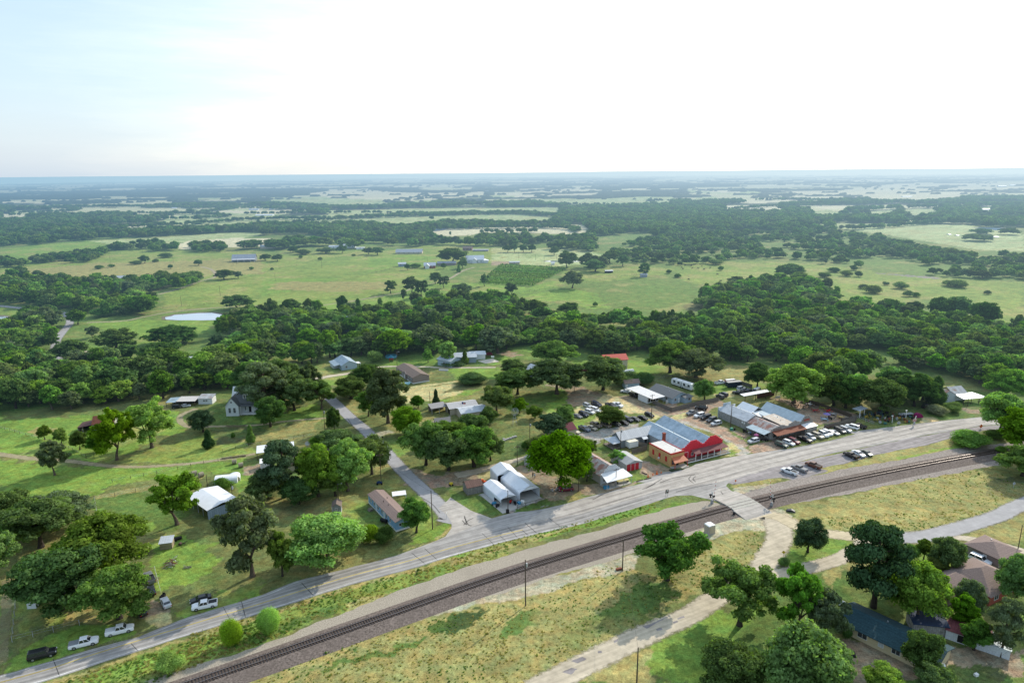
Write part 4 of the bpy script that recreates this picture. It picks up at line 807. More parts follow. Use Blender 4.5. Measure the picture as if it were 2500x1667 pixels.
NEAR=[('o',540,915,350,700,'wide','dark','huge dark oak in front of the hidden house, beside the parked pickups'),('o',960,640,100,760,'oak','mid','big green oak rising behind the huge dark oak at lower left'),('o',1075,985,560,600,'oak','mid','drooping green oak over the drive, above the middle white pickup'),('o',370,350,-60,600,'oak','dark','dark shaggy oak at the left edge, above the huge dark oak'),('o',-40,640,210,330,'oak','mid','sunlit tree cut by the left edge above the dirt track'),('h',90,1560,1190,520,'oak','dark','dark oak at the left edge below the meadow shadow'),('h',560,1500,1185,560,'wide','grey','grey-green oak spreading beside the paddock fence corner'),('h',330,1600,1310,560,'oak','mid','green oak in front of the grey-green one at the left'),('h',1695,1490,1000,500,'open','bright','bright open pecan in the paddock, left of the long metal shed'),('o',2265,610,-130,560,'open','grey','tall grey-green pecan with bare inner limbs beside the highway verge'),('p',330,610,225,230,'tall','mid','vine-covered leaning tree left of the bright highway tree'),('p',735,490,70,640,'round','bright','broad bright green tree on the verge left of the blue mobile home'),('p',1120,300,125,150,'bush','bright','pale sprouting bush left of the dark shrub by the blue mobile home'),('p',1240,305,160,150,'bush','dark','dark rounded shrub at the front of the blue mobile home'),('p',1530,220,-90,265,'oak','mid','small green tree between the blue mobile home and the tall pole'),('p',215,1120,900,225,'ball','willow','right one of the two lime-green willow balls beside the railway'),('o',2085,1225,1000,215,'ball','willow','left one of the two lime-green willow balls beside the railway'),('o',1525,1450,1305,200,'bush','bright','low bright shrub in the verge nearest the bottom left'),('q',1500,640,150,610,'open','mid','lone open tree standing between the railway and the dirt road'),('q',2150,1050,480,620,'open','mid','rugged oak on the corner of the dirt road, leftmost of the yard trees'),('r',310,1110,530,470,'open','bright','twin-trunk green tree right of the rugged corner oak'),('r',560,1200,740,420,'open','grey','drooping grey-green tree left of the teal-roofed house'),('r',330,1780,1070,860,'round','mid','massive rounded tree crown at the bottom edge'),('q',2080,1690,1250,520,'round','dark','dark tree at the bottom edge left of the massive rounded crown'),('r',1000,890,205,640,'pine','cedar','tall pine with a bare dark trunk behind the teal-roofed house'),('r',1390,1040,520,570,'oak','bright','big bright green tree right of the tall pine'),('r',1800,1070,800,300,'tall','bright','yellow-green tree above the small white shed'),('r',1410,1480,1090,370,'round','dark','dark rounded tree overlapping the right end of the teal-roofed house'),('r',1650,575,262,330,'round','dark','round dark shade tree on the lawn left of the white pickup'),('r',1450,455,285,170,'oak','mid','small green tree left of the round shade tree'),('r',1320,470,330,190,'bush','mid','green shrub behind the tall pine'),('r',410,395,92,320,'round','cedar','dark rounded juniper on the grass island between the dirt roads'),('r',1840,950,640,300,'round','grey','grey-green rounded tree in front of the large brown roof'),('r',2260,880,440,380,'oak','mid','leafy tree at the right edge beside the large brown roof'),('r',2140,1330,850,310,'pine','grey','thin feathery tree behind the white shed at lower right'),('r',1100,1660,1425,380,'round','bright','bright treetop at the bottom edge below the teal-roofed house'),('r',1530,1700,1430,370,'oak','olive','olive treetop at the bottom edge right of the bright one'),('r',195,512,440,100,'bush','mid','small bush beside the yellow sign on the grass island'),('r',750,1165,1035,110,'bush','dark','dark shrub at the left wall of the teal-roofed house'),('r',1900,1270,1020,330,'tall','mid','green tree leaning over the roof of the white shed'),('r',1560,620,460,240,'oak','olive','olive tree on the lawn behind the bright green tree'),('r',1180,760,440,330,'oak','mid','green tree right behind the tall pine crown'),('h',1120,872,385,395,'open','bright','big bright pecan beside the farm track, right of the red-roofed barn'),('h',1455,755,300,450,'open','bright','tall pecan alone on the meadow, left of the white farmhouse'),('h',1945,605,392,228,'round','cedar','dark round tree near the white farmhouse drive'),('h',2000,757,590,128,'cedar','cedar','small dark conifer below the round tree by the farmhouse drive'),('h',430,675,540,132,'round','mid','leftmost of the three small round trees left of the barn'),('h',592,722,560,128,'round','mid','middle one of the three small round trees left of the barn'),('h',765,775,595,170,'round','dark','right one of the three small round trees left of the barn'),('h',525,1018,685,280,'open','grey','grey open tree on the farm track at the left'),('h',930,800,630,190,'round','mid','low dark side tree at the foot of the big bright pecan'),('i',443,712,545,92,'cedar','mid','small spruce in the shaded field in front of the farmhouse'),('i',273,660,605,34,'bush','mid','tiny sapling in the shaded field'),('i',630,555,255,280,'round','dark','dark dense tree in front of the farmhouse'),('i',590,420,-30,380,'pine','grey','tall grey pine directly behind the farmhouse'),('i',430,300,-20,260,'pine','dark','slim dark pine left behind the farmhouse roof'),('i',860,400,60,330,'oak','dark','dark oak right of the farmhouse beside the street'),('i',760,330,-60,300,'pine','dark','tall dark pine between the farmhouse and the street'),('i',1010,300,-60,230,'open','grey','open pale-limbed tree beside the gravel bend'),('i',1120,385,100,290,'open','olive','olive leaning tree beside the side street'),('i',1240,605,365,135,'round','dark','small dark oak beside the pole on the side street'),('i',1395,285,80,320,'round','dark','dark clump of oak right of the side street bend'),('i',1560,200,-40,300,'round','dark','dark crown behind the tall grey oak by the side street'),('i',1755,520,20,430,'tall','grey','tall grey-green oak across the side street'),('i',1565,455,210,190,'oak','mid','small green tree left of the tall grey-green oak'),('i',1925,622,355,290,'round','bright','bright round tree beside the driveway across the side street'),('i',1260,800,585,400,'wide','dark','dark magnolia at the back of the big tree group by the side street'),('i',1600,1010,640,330,'round','olive','olive tree on the corner of the group next to the side street'),('i',1370,1170,705,370,'oak','bright','tall bright tree in the middle of the garden group'),('i',1090,1220,735,380,'oak','bright','tall bright tree left in the garden group'),('i',765,1230,720,360,'pine','cedar','dark umbrella pine in front of the white carport'),('i',600,1240,1000,340,'round','dark','dark shrubby tree at the foot of the umbrella pine'),('i',900,1290,1060,330,'round','dark','dark low tree at the front of the garden group'),('i',1250,1215,950,300,'oak','mid','green tree at the front of the garden group'),('i',1100,820,640,200,'bush','mid','green shrub beside the hidden roof of the garden group'),('i',170,1170,1040,170,'bush','mid','small bush between the half-round shed and the long metal shed'),('j',190,1340,830,450,'oak','mid','left tree of the big dark grove beside the side street'),('j',450,1400,960,470,'oak','dark','front tree of the big dark grove beside the side street'),('j',740,1360,900,520,'oak','mid','right front tree of the big dark grove beside the side street'),('j',740,1000,760,320,'round','dark','back tree of the big dark grove, below the ranch house'),('j',480,1080,840,420,'oak','mid','middle tree of the big dark grove'),('j',930,1290,990,280,'oak','dark','right end tree of the big dark grove'),('j',900,890,668,205,'round','dark','dark tree at the right corner of the ranch house'),('j',1000,745,425,340,'oak','olive','olive tree behind the ranch house'),('j',1265,745,578,155,'oak','bright','small bright tree behind the windmill'),('j',1440,805,662,180,'oak','mid','green tree right of the windmill'),('j',1630,1025,735,310,'wide','cedar','very dark magnolia beside the maroon roof'),('j',1790,920,640,220,'oak','mid','green tree between the magnolia and the parked cars'),('k',1255,665,20,690,'round','lime','huge bright lime-green maple in front of the shops'),('k',1010,320,90,300,'oak','olive','olive tree left behind the huge maple'),('k',880,225,110,110,'bush','dark','dark bush at the pole left behind the huge maple'),('k',1610,300,105,150,'oak','olive','olive tree right behind the huge maple'),('k',1565,585,330,170,'round','dark','dark small tree between the maple and the rusty shop'),('j',305,660,478,95,'cedar','cedar','slim dark spruce beside the pale field'),('j',98,690,540,155,'round','mid','round green tree left of the slim spruce'),('j',1240,530,225,430,'oak','dark','dark oak in front of the hidden grey house'),('j',1190,330,130,290,'oak','dark','dark oak crown left of the hidden grey house roof'),('j',1690,525,120,590,'wide','grey','huge grey-green live oak behind the village green'),('f',560,1215,990,370,'wide','mid','green live oak on the meadow left of the red-roofed house'),('j',720,405,262,265,'bush','dark','dark wide bush on the lawn behind the ranch house'),('f',1000,1438,1140,370,'oak','dark','big dark tree in front of the red-roofed house'),('f',1210,1380,1270,190,'bush','dark','dark shrubs right of the big dark tree'),('f',1360,1390,1275,150,'bush','dark','dark shrub row end behind the blue shed'),('l',665,745,520,290,'round','olive','round olive tree standing among the parked cars'),('l',1740,450,215,230,'round','mid','round green tree inside the board fence beside the camper'),('u',690,1130,930,240,'open','bright','small bright tree between the rusty shop and the red-door garage'),('f',1600,1285,990,400,'oak','mid','leafy oak on the meadow behind the camper'),('f',1830,1325,1065,400,'wide','grey','grey-green live oak right of the leafy oak behind the camper'),('m',1400,392,-60,590,'round','bright','bright yellow-green tree over the beer garden'),('m',980,225,-60,300,'oak','dark','dark oak left of the bright beer-garden tree'),('m',1860,420,70,420,'round','dark','dark oak right of the bright beer-garden tree'),('n',300,450,60,380,'round','dark','dark oak behind the beer garden fence'),('n',690,500,110,480,'round','dark','largest dark oak behind the junk yard'),('n',1090,430,60,380,'oak','dark','dark oak right behind the junk yard'),('n',1330,400,100,240,'cedar','dark','dark pointed tree left of the white shed'),('n',2060,780,262,460,'oak','bright','bright green tree at the bend of the highway on the right'),('n',2370,1000,480,620,'oak','bright','bright tree at the right edge beside the railway'),('n',2330,1230,880,480,'oak','mid','green tree at the right edge below the railway'),('n',2150,360,-10,420,'oak','bright','bright green tree at the right edge behind the white shed'),('n',1720,870,705,360,'bush','bright','bright leafy bushes between highway and railway on the right'),('n',1360,525,405,175,'bush','blossom','bush covered in pale blossom left of the white shed yard'),('n',1530,490,380,160,'bush','mid','green bush right of the blossoming bush'),('n',2080,960,885,90,'bush','bright','small bright bush at the railway on the right'),('n',2020,790,700,200,'bush','mid','green bush under the bright highway tree'),]
for i,tdef in enumerate(NEAR):
 c,xb,yb,yt,w,st_,tone,lab=tdef
 px_tree(c,xb,yb,yt,w*(.82 if st_=='ball' else .93 if c=='r' else 1.0 if c=='h' else 1.08),st_,tone,lab,seed=1+i%4)
MIDT=[('e',1815,1205,1000,185,'tall','bright','pale green tree in front of the long white barn'),('e',1635,1192,1072,95,'oak','bright','small rounded bright tree left of the white barns'),('e',1965,1205,1090,85,'cedar','mid','dark narrow tree against the white barn wall'),('e',1870,1215,1165,170,'bush','dark','dark shrubs along the foot of the white barn'),('e',755,1145,890,200,'tall','bright','tall bright tree rising behind the pale cottage'),('e',640,1195,1020,160,'open','grey','grey bare-limbed tree left of the pale cottage'),('e',945,1135,968,185,'oak','dark','dark oak right behind the pale cottage'),('e',1160,1190,1075,120,'bush','mid','bushy tree left of the blue garden pool'),('e',1350,1130,895,330,'round','bright','large bright tree behind the lamp pole and play set'),('e',1700,1085,845,340,'wide','grey','wide grey-green oak at the lower edge of the creek wood'),('e',505,1205,1068,160,'oak','mid','green oak at the lower left of the pale cottage'),('e',180,1190,975,230,'oak','grey','grey-green oak on the wood edge above the farmhouse'),('e',2065,1085,848,215,'oak','bright','bright oak at the wood edge above the white barns'),('e',2260,1105,860,360,'wide','grey','broad grey-green oak above the ball court'),('d',2130,642,505,255,'wide','dark','spreading dark oak beside the pond'),('d',830,900,790,120,'open','grey','bare grey tree in the meadow clump'),('d',1040,1000,812,350,'wide','olive','olive live oak right of the country lane'),('d',1540,950,785,380,'wide','dark','dark live oak on the meadow below the pond'),('d',650,1095,912,270,'round','dark','round tree beside the tan shed and country lane'),('d',700,780,645,165,'oak','mid','tree beside the fork of the country lane'),('d',1165,1105,950,200,'oak','dark','dark oak behind the blue-white trailer'),('d',1440,1140,925,340,'wide','dark','dark oak above the long white roof in the wood'),('d',1755,1150,1040,175,'round','mid','round tree right of the long white roof'),('d',1960,1010,860,170,'oak','cedar','dark conical tree in the meadow hedge'),('d',2090,1120,960,200,'open','grey','open grey tree in the hedge above the farmhouse'),('d',400,830,630,290,'oak','grey','grey oak left of the country lane bend'),('d',1300,230,155,90,'oak','dark','small dark tree alone on the far pasture'),('d',895,280,243,64,'bush','mid','low shrub at the left of the far pasture'),('d',1000,265,235,50,'bush','mid','low shrub right of the first on the far pasture'),('d',1215,240,207,90,'bush','olive','flat shrub beside the small dark tree on the far pasture'),('d',1395,220,190,48,'bush','dark','dark shrub right of the small dark tree'),('d',1530,280,240,50,'round','dark','small round tree in the middle of the far pasture'),('d',1778,250,198,78,'round','dark','round tree left of the grey ranch house'),('d',1480,180,132,100,'bush','dark','dark dome-shaped bush on the far pasture'),('d',1110,366,335,54,'bush','mid','little round shrub below the pasture'),('d',1205,362,328,50,'bush','olive','second little shrub below the pasture'),('d',1460,358,328,50,'bush','olive','third little shrub below the pasture'),('d',2255,285,258,34,'bush','dark','tiny shrub below the grey ranch house'),('d',2010,375,285,170,'oak','dark','dark thicket at the track corner'),('d',2135,365,300,80,'oak','grey','grey tree right of the thicket at the track corner'),('d',340,345,293,90,'oak','dark','dark tree at the left end of the pasture'),('d',555,400,342,100,'oak','dark','dark tree rising from the left wood edge'),('e',1855,300,155,240,'wide','dark','great dome-shaped oak between the two hilltop houses'),('e',1300,575,452,130,'open','dark','small leaning tree on the green slope'),('e',1490,575,418,150,'oak','grey','tall grey oak on the green slope by the track'),('e',1580,610,450,120,'open','grey','pale leaning oak right beside the tall slope oak'),('e',1420,640,530,60,'tall','grey','thin tree below the tall slope oak'),('e',1700,490,380,110,'oak','dark','dark oak on the track below the hilltop house'),('e',1775,525,415,110,'open','grey','twin oaks right of the dark track oak'),('e',1690,610,530,110,'open','grey','low leaning oak at the foot of the slope'),('e',1910,385,315,48,'cedar','mid','light green conifer by the hilltop drive'),('e',1945,350,262,90,'oak','dark','dark tree left of the white hilltop house'),('e',1773,355,302,52,'oak','dark','small dark tree in front of the low grey house'),('e',2140,510,395,80,'open','dark','slim dark tree at the vineyard corner'),('e',1930,610,480,190,'open','grey','grey leaning oak below the vineyard'),('e',865,740,595,115,'oak','dark','dark tree at the top edge of the creek wood'),('e',605,735,655,60,'oak','dark','small dark tree at the creek wood edge'),('e',1010,740,625,95,'cedar','mid','cone-shaped tree at the creek wood edge'),('e',1210,760,620,100,'cedar','mid','tall cone-shaped tree left of the slope shadows'),('e',668,275,248,40,'bush','olive','small shrub on the far green field'),('e',235,365,340,30,'bush','dark','small bush left on the far green field'),('e',55,362,332,30,'bush','mid','small bush at the start of the far fence'),('e',495,262,232,40,'bush','mid','small bush beside the distant fence line'),('e',965,240,218,34,'bush','mid','small bush at the head of the green field'),('e',1000,0,0,1,'','',''),('e',510,225,178,130,'bush','dark','dark flat bush before the distant farm'),('e',425,208,150,88,'oak','dark','dark tree before the distant farm'),('e',865,215,140,90,'oak','dark','dark tree beside the distant white house'),('e',1180,230,155,120,'oak','dark','dark tree pair right of the distant white house'),('e',1100,225,160,90,'oak','grey','grey tree left of the tree pair'),('e',720,215,165,170,'oak','dark','dark hedge-like trees before the distant white house'),('e',175,280,218,100,'oak','dark','dark square tree right of the grey ranch house'),('e',285,285,222,100,'oak','dark','second dark square tree right of the grey ranch house'),('e',1450,365,308,50,'oak','dark','small dark tree right of the hilltop shed'),('e',1520,345,305,90,'bush','mid','wide bush between hilltop shed and cottage'),('f',675,350,193,160,'oak','dark','dark tree alone right of the vineyard top'),('f',725,528,375,190,'oak','grey','rounded grey oak casting a long shadow beside the vineyard'),('f',1175,328,225,115,'oak','dark','dark oak at the edge of the distant wood'),('f',1060,300,185,150,'oak','dark','dark oak left beside the edge-of-wood oak'),('f',870,345,205,180,'wide','grey','grey oak left in the hillside clump'),('f',930,378,268,200,'oak','dark','dark oak in front of the hillside clump'),('f',1000,340,240,110,'oak','grey','grey oak right in the hillside clump'),('f',1370,420,308,100,'pine','dark','lone pine beside the little pump house'),('f',180,585,475,120,'oak','grey','small oak below the vineyard'),('f',562,230,152,88,'oak','dark','small dark tree on the distant meadow'),('f',145,205,140,80,'oak','dark','dark tree at the left of the distant tree line'),('f',205,205,122,60,'oak','dark','taller dark tree left in the distant tree line'),('f',285,205,135,75,'oak','dark','dark tree in the middle of the distant tree line'),('f',360,205,135,80,'oak','dark','dark tree at the right of the distant tree line'),('f',1590,395,360,48,'bush','dark','dark shrub right of the pump house'),('f',1670,430,392,55,'bush','mid','shrub at the end of the broken fence'),('f',2005,315,260,110,'bush','olive','flat thorn tree on the cattle pasture'),('f',2055,368,328,46,'bush','mid','small thorn bush among the cattle'),('f',380,775,628,220,'round','dark','dark dome-shaped tree at the meadow edge'),('f',690,790,650,190,'round','dark','dark rounded tree at the meadow edge right of the dome'),('f',930,690,648,40,'bush','mid','lone stump bush on the open meadow'),('g',255,440,305,250,'round','dark','large dark dome of trees on the cattle pasture'),('g',435,462,412,66,'bush','dark','dark bush right of the large dome'),('g',1130,752,622,240,'round','dark','dark dome tree at the top of the right-hand forest'),('g',1580,800,600,200,'round','dark','left dark crown of the tall tree row on the right pasture'),('g',1750,800,588,230,'round','dark','highest dark crown of the tall tree row on the right pasture'),('g',2000,870,645,260,'round','dark','right dark crown of the tall tree row on the right pasture'),('g',1360,760,640,150,'open','grey','bare grey tree between the dome and the tall tree row'),('g',755,418,362,96,'bush','olive','flat thorn tree left on the right pasture'),('g',865,425,372,62,'bush','dark','dark thorn bush on the right pasture'),('g',640,382,335,92,'bush','dark','dark flat thorn below the scrub wood'),('g',560,430,380,100,'bush','dark','dark thorn right of the large dome'),('g',820,366,320,70,'bush','dark','round bush at the scrub wood edge'),('g',985,568,490,130,'bush','olive','olive thorn tree in the middle of the right pasture'),('g',1240,530,465,110,'bush','olive','thorn tree right of the olive one'),('g',1310,600,545,86,'bush','olive','small thorn tree below its neighbour'),('g',1385,605,560,60,'bush','mid','smallest thorn tree in the right pasture group'),('g',1740,515,450,170,'bush','dark','wide thorn tree on the far right pasture'),('g',1655,500,452,70,'bush','olive','thorn tree beside the wide one'),('g',915,530,485,80,'bush','grey','grey thorn left in the pasture group'),('g',1110,500,465,50,'bush','grey','thin thorn above the pasture group'),('g',2020,580,545,60,'bush','grey','thin thorn at the far right'),('g',1970,440,360,140,'round','grey','round tree at the front of the far right wood'),('b',1265,0,0,1,'','',''),('a',1265,415,377,58,'round','dark','lone round tree on the far left field'),('a',1215,375,337,60,'oak','dark','dark tree behind the lone round tree'),('a',1265,438,418,64,'bush','dark','low tree pair below the lone round tree'),('a',1000,443,418,44,'oak','dark','left small tree before the white barns'),('a',1043,440,418,40,'oak','dark','right small tree before the white barns'),('a',540,550,520,36,'oak','dark','small tree at the corner of the bright far field'),('a',1650,430,405,22,'oak','dark','small dark tree beside the far barn drive'),('b',665,412,384,30,'oak','dark','small round tree on the distant field'),('b',782,512,482,16,'tall','dark','slim lone tree on the pale distant field'),('b',1082,378,362,20,'oak','dark','tiny tree on the pale distant field'),('b',935,365,344,76,'wide','dark','flat clump on the pale distant field'),('c',2055,545,500,168,'wide','dark','dark clump of oaks alone on the far right meadow'),('c',2080,500,463,120,'wide','dark','dark oaks behind the clump on the far right meadow'),('c',2260,505,460,110,'wide','dark','dark oaks beside the far pond'),]
for i,tdef in enumerate(MIDT):
 c,xb,yb,yt,w,st_,tone,lab=tdef
 if not st_:continue
 px_tree(c,xb,yb,yt,w*1.04,st_,tone,lab,seed=1+i%3,q='mid' if CR[c][2]>3 else 'lo')
WOODS=[('creek',('d',(-60,900,60,830,150,760,330,690,480,740,470,880,500,1000,520,1130,560,1180,900,1180,1100,1190,1300,1200,1500,1230,1800,1230,1900,1190,2100,1100,2250,1120,2352,1130,2352,1330,2200,1340,2050,1360,1850,1370,1700,1420,1400,1450,1000,1500,600,1540,0,1560,-400,1600,-400,900)),8.0),('creek',('d',(0,420,150,380,420,420,700,440,860,410,1050,430,1260,420,1500,400,1760,380,1780,420,1650,470,1500,500,1380,530,1470,640,1330,690,1250,715,800,715,660,660,400,640,0,590,-400,560,-400,420)),8.5),('creek',('e',(0,800,200,790,260,760,480,770,640,760,830,800,1150,780,1400,730,1560,690,1750,640,1900,640,2100,660,2350,690,2350,1090,2200,1110,2080,1080,1990,1080,1900,900,1860,930,1880,1060,1700,1120,1500,1110,1250,1150,1100,1130,900,1130,740,1180,600,1200,420,1200,300,1180,120,1220,0,1230,-200,1200,-200,850)),8.0),('creek',('f',(-20,680,240,680,300,760,480,790,700,820,1000,850,1300,880,1620,850,1950,810,2100,830,2400,800,2400,1190,2300,1200,2080,1170,1850,1130,1700,1140,1430,1130,1300,1090,1140,1130,780,1120,640,1060,240,1060,100,1090,-20,1090)),8.0),('creek',('f',(1900,680,1900,620,2000,580,2120,540,2250,500,2400,520,2400,820,2100,840,1960,800,1950,740)),8.5),('creek',('g',(-20,520,180,490,380,500,520,560,730,620,560,720,430,720,560,740,780,740,1000,780,1400,800,1700,880,1950,900,2160,930,2400,950,2800,960,2800,1500,2400,1450,2030,1430,1950,1440,1620,1440,1600,1560,1250,1560,700,1530,560,1500,400,1400,250,1180,0,1180,-20,1180)),8.0),('scrub',('c',(-180,560,-20,545,120,480,320,400,640,395,940,430,1060,460,1230,490,1450,520,1560,540,1720,580,1950,605,2110,640,2400,660,2800,680,2800,800,2200,790,1950,782,1440,745,1320,720,1060,690,1050,670,760,660,600,665,400,690,100,705,-30,705,-180,680,-300,640)),12.5),('far',('b',(0,430,200,420,440,440,700,425,750,400,1000,400,1450,395,1640,400,1650,440,1300,450,900,465,800,470,470,465,650,500,700,500,800,520,1100,500,1640,510,1700,520,1700,620,1600,605,1400,598,700,570,680,600,450,600,350,560,200,560,0,560)),12),('far',('a',(-100,530,0,440,160,410,330,440,560,450,700,470,850,480,1100,470,1480,435,1600,430,1900,455,2100,455,2352,440,2352,560,2250,580,2150,560,2100,520,1900,500,1700,485,1500,490,1200,500,1000,525,900,530,700,530,560,540,350,560,200,575,60,580,-100,580)),12),('far',('a',(180,690,340,650,620,620,700,600,960,565,985,580,700,610,690,630,560,685,350,690)),9),('far',('a',(700,605,860,562,1140,570,1135,610,960,620,940,600)),10),('far',('a',(1200,605,1240,580,1440,590,1430,615,1260,620)),11),('far',('a',(1510,610,1560,582,1760,560,2000,560,2150,580,2300,580,2290,595,1800,600,1660,605)),22),('far',('a',(560,405,600,378,860,380,870,395,740,405)),14),('far',('a',(950,395,1160,370,1210,375,1150,388,960,398)),14),('far',('d',(-100,240,0,200,250,250,100,280,-100,290)),9),('far',('d',(70,330,260,320,250,355,80,355)),9),('far',('c',(980,425,1040,400,1560,415,1640,425,1980,430,2000,445,1900,440,1600,438,1200,428)),14),('far',('c',(-20,370,300,345,760,385,940,428,640,395,320,398,120,480,-20,540)),15),('far',('b',(1640,440,1500,390,1500,350,1700,330,2352,350,2352,470,1700,520)),14),('far',('c',(980,425,700,370,1000,380,1500,390,1980,430,2352,450,2352,425,1980,400,1700,375,1500,375,1040,385)),16),]
pts_all=[];r=random.Random(99)
for kind,(c,xy),sp in WOODS:
 poly=[tuple(p[:2])for p in GL(c,*xy)];x0=min(p[0]for p in poly);x1=max(p[0]for p in poly);y0=min(p[1]for p in poly);y1=max(p[1]for p in poly)
 gx=np.arange(x0,x1,sp);gy=np.arange(y0,y1,sp*.9);A,B=np.meshgrid(gx,gy);g_=np.random.default_rng(int(abs(x0))+7)
 A=A+g_.uniform(-.45,.45,A.shape)*sp;B=B+g_.uniform(-.45,.45,B.shape)*sp;ok=inpoly(A,B,poly)
 gap=fbm(A/38,B/38,123,2);th_={'creek':.66,'scrub':.57,'far':.59}[kind];ok&=gap<th_
 if kind!='creek':
  for pl in FARF:ok&=~(inpoly(A*1.09,B*1.09,pl)|inpoly(A,B,pl))
 for x,y in zip(A[ok],B[ok]):pts_all.append((x,y,kind,sp))
for d0 in np.arange(1150,2300,17.0):
 for x in np.arange(-.85*d0,.85*d0,19.0):
  if vnoise(np.array([x/90]),np.array([d0/60]),4)[0]>.18:pts_all.append((x+r.uniform(-8,8),d0+r.uniform(-8,8),'plain',17))
fa=np.array([(p[0],p[1])for p in pts_all]);bad=np.zeros(len(fa),bool)
isplain=np.array([p[2]=='plain' for p in pts_all])
for poly in FARF:bad|=(inpoly(fa[:,0],fa[:,1],poly)|inpoly(fa[:,0]*1.09,fa[:,1]*1.09,poly))&isplain
bad|=isplain&(fbm(fa[:,0]/420,fa[:,1]/260,66,3)>.55-.07*np.clip(fa[:,0]/fa[:,1]*2,-.3,1))
for col,s_,poly in FIELDS[:40]:bad|=inpoly(fa[:,0],fa[:,1],poly)&isplain
pts_all=[p for p,b_ in zip(pts_all,bad)if not b_]
for d0 in np.arange(1150,2300,9.0):
 xs_=np.arange(-.85*d0,.85*d0,9.0);q1=(abs(fbm(xs_/520,xs_*0+d0/330,301,2)-.5)<.012)|(abs(fbm(xs_/700,xs_*0+d0/240,302,2)-.46)<.009)
 pts_all+=[(x+r.uniform(-3,3),d0+r.uniform(-3,3),'far',9.5)for x in xs_[q1]]
pts_all.sort(key=lambda p:p[0]**2+p[1]**2)
print('wood points',len(pts_all))
tones=['mid','mid','dark','olive','grey','bright','olive','mid','bright','dark'];styles=['oak','round','oak','tall','wide']
wl={'mid':'green tree inside the creek wood, one of the crowded crowns behind the village','dark':'dark tree inside the creek wood, one of the crowded crowns behind the village','grey':'grey-green tree inside the creek wood, one of the crowded crowns behind the village','bright':'bright green tree inside the creek wood, one of the crowded crowns behind the village','olive':'olive tree inside the creek wood, one of the crowded crowns behind the village'}
ind=0;rest=[]
for p in pts_all:
 u_,v_=proj((p[0],p[1],5))
 vis=-40<u_<2540 and v_>380
 if p[2]=='creek' and ind<150 and vis:
  tone=r.choice(tones);st_=r.choice(styles)
  q_=r.random();hh=7+8*q_+r.uniform(-1,1);ww=7.5+9*q_+r.uniform(-1,2)
  tree_at(p[0],p[1],hh,ww,st_,tone,r.choice((1,2,3)),wl[tone],group=tone+' trees of the creek wood',q='mid');ind+=1
 elif vis or (-500<u_<3000 and p[1]<1500):rest.append(p)
def scatter(name,label,items,variants,cat='woodland',kind='stuff'):
 """items: (x,y,z,sx,sz,rot,variant). variants: list of meshes"""
 src=bpy.data.collections.new(name+'_kinds')
 for k,me in enumerate(variants):
  o=bpy.data.objects.new('%s_kind_%02d'%(name,k),me);src.objects.link(o)
 me=bpy.data.meshes.new(name);n=len(items);me.vertices.add(n)
 a=np.array([i[:7]for i in items],np.float32);me.vertices.foreach_set('co',a[:,:3].ravel().copy())
 for nm_,typ,val in (('scl','FLOAT_VECTOR',np.stack([a[:,3],a[:,3],a[:,4]],1)),('rot','FLOAT_VECTOR',np.stack([a[:,5]*0,a[:,5]*0,a[:,5]],1))):
  at=me.attributes.new(nm_,typ,'POINT');at.data.foreach_set('vector',val.ravel().astype(np.float32))
 at=me.attributes.new('kid','INT','POINT');at.data.foreach_set('value',a[:,6].astype(np.int32))
 o=link_mesh(name,me);tag(o,label,cat,None ,kind)
 ng=bpy.data.node_groups.new(name+'_nodes','GeometryNodeTree');ng.interface.new_socket('Geometry',in_out='INPUT',socket_type='NodeSocketGeometry');ng.interface.new_socket('Geometry',in_out='OUTPUT',socket_type='NodeSocketGeometry')
 gi=ng.nodes.new('NodeGroupInput');go=ng.nodes.new('NodeGroupOutput');ip=ng.nodes.new('GeometryNodeInstanceOnPoints');ci=ng.nodes.new('GeometryNodeCollectionInfo');ci.inputs['Collection'].default_value=src;ci.inputs['Separate Children'].default_value=True ;ci.inputs['Reset Children'].default_value=True
 ip.inputs['Pick Instance'].default_value=True
 def na(nm_,dt_):q=ng.nodes.new('GeometryNodeInputNamedAttribute');q.data_type=dt_;q.inputs['Name'].default_value=nm_;return q
 L=ng.links.new;L(gi.outputs[0],ip.inputs['Points']);L(ci.outputs[0],ip.inputs['Instance']);L(na('kid','INT').outputs[0],ip.inputs['Instance Index']);L(na('rot','FLOAT_VECTOR').outputs[0],ip.inputs['Rotation']);L(na('scl','FLOAT_VECTOR').outputs[0],ip.inputs['Scale']);L(ip.outputs[0],go.inputs[0])
 md=o.modifiers.new('scatter','NODES');md.node_group=ng;return o
var_mid=[tree_meshes(s,t,k,'mid')[0]for s,t,k in (('oak','mid',1),('oak','dark',2),('round','mid',3),('round','olive',1),('tall','grey',2),('wide','olive',3),('oak','bright',3),('wide','mid',1),('tall','bright',1))]
var_lo=[tree_meshes(s,t,k,'lo')[0]for s,t,k in (('oak','mid',1),('oak','dark',2),('round','dark',3),('round','mid',1),('tall','grey',2),('wide','olive',3),('oak','dark',3),('wide','dark',1))]
itm={'creek':[],'scrub':[],'far':[]}
for x,y,kind,sp in rest:
 d_=math.hypot(x,y)
 if kind=='creek':itm['creek'].append((x,y,0,r.choice((.75,1,1.25,1.5,1.75))*r.uniform(.9,1.1),r.uniform(6.5,14)/9.8,r.uniform(0,6.28),r.randrange(9)))
 elif kind=='scrub':
  s_=r.uniform(.55,1.15)*(1.25 if r.random()<.25 else 1);itm['scrub'].append((x,y,0,s_*1.2,s_*.85,r.uniform(0,6.28),r.randrange(8)))
 else :
  s_=r.uniform(.8,1.35)*sp/11;itm['far'].append((x,y,0,s_*1.2,min(1.35,s_*.9),r.uniform(0,6.28),r.randrange(8)))
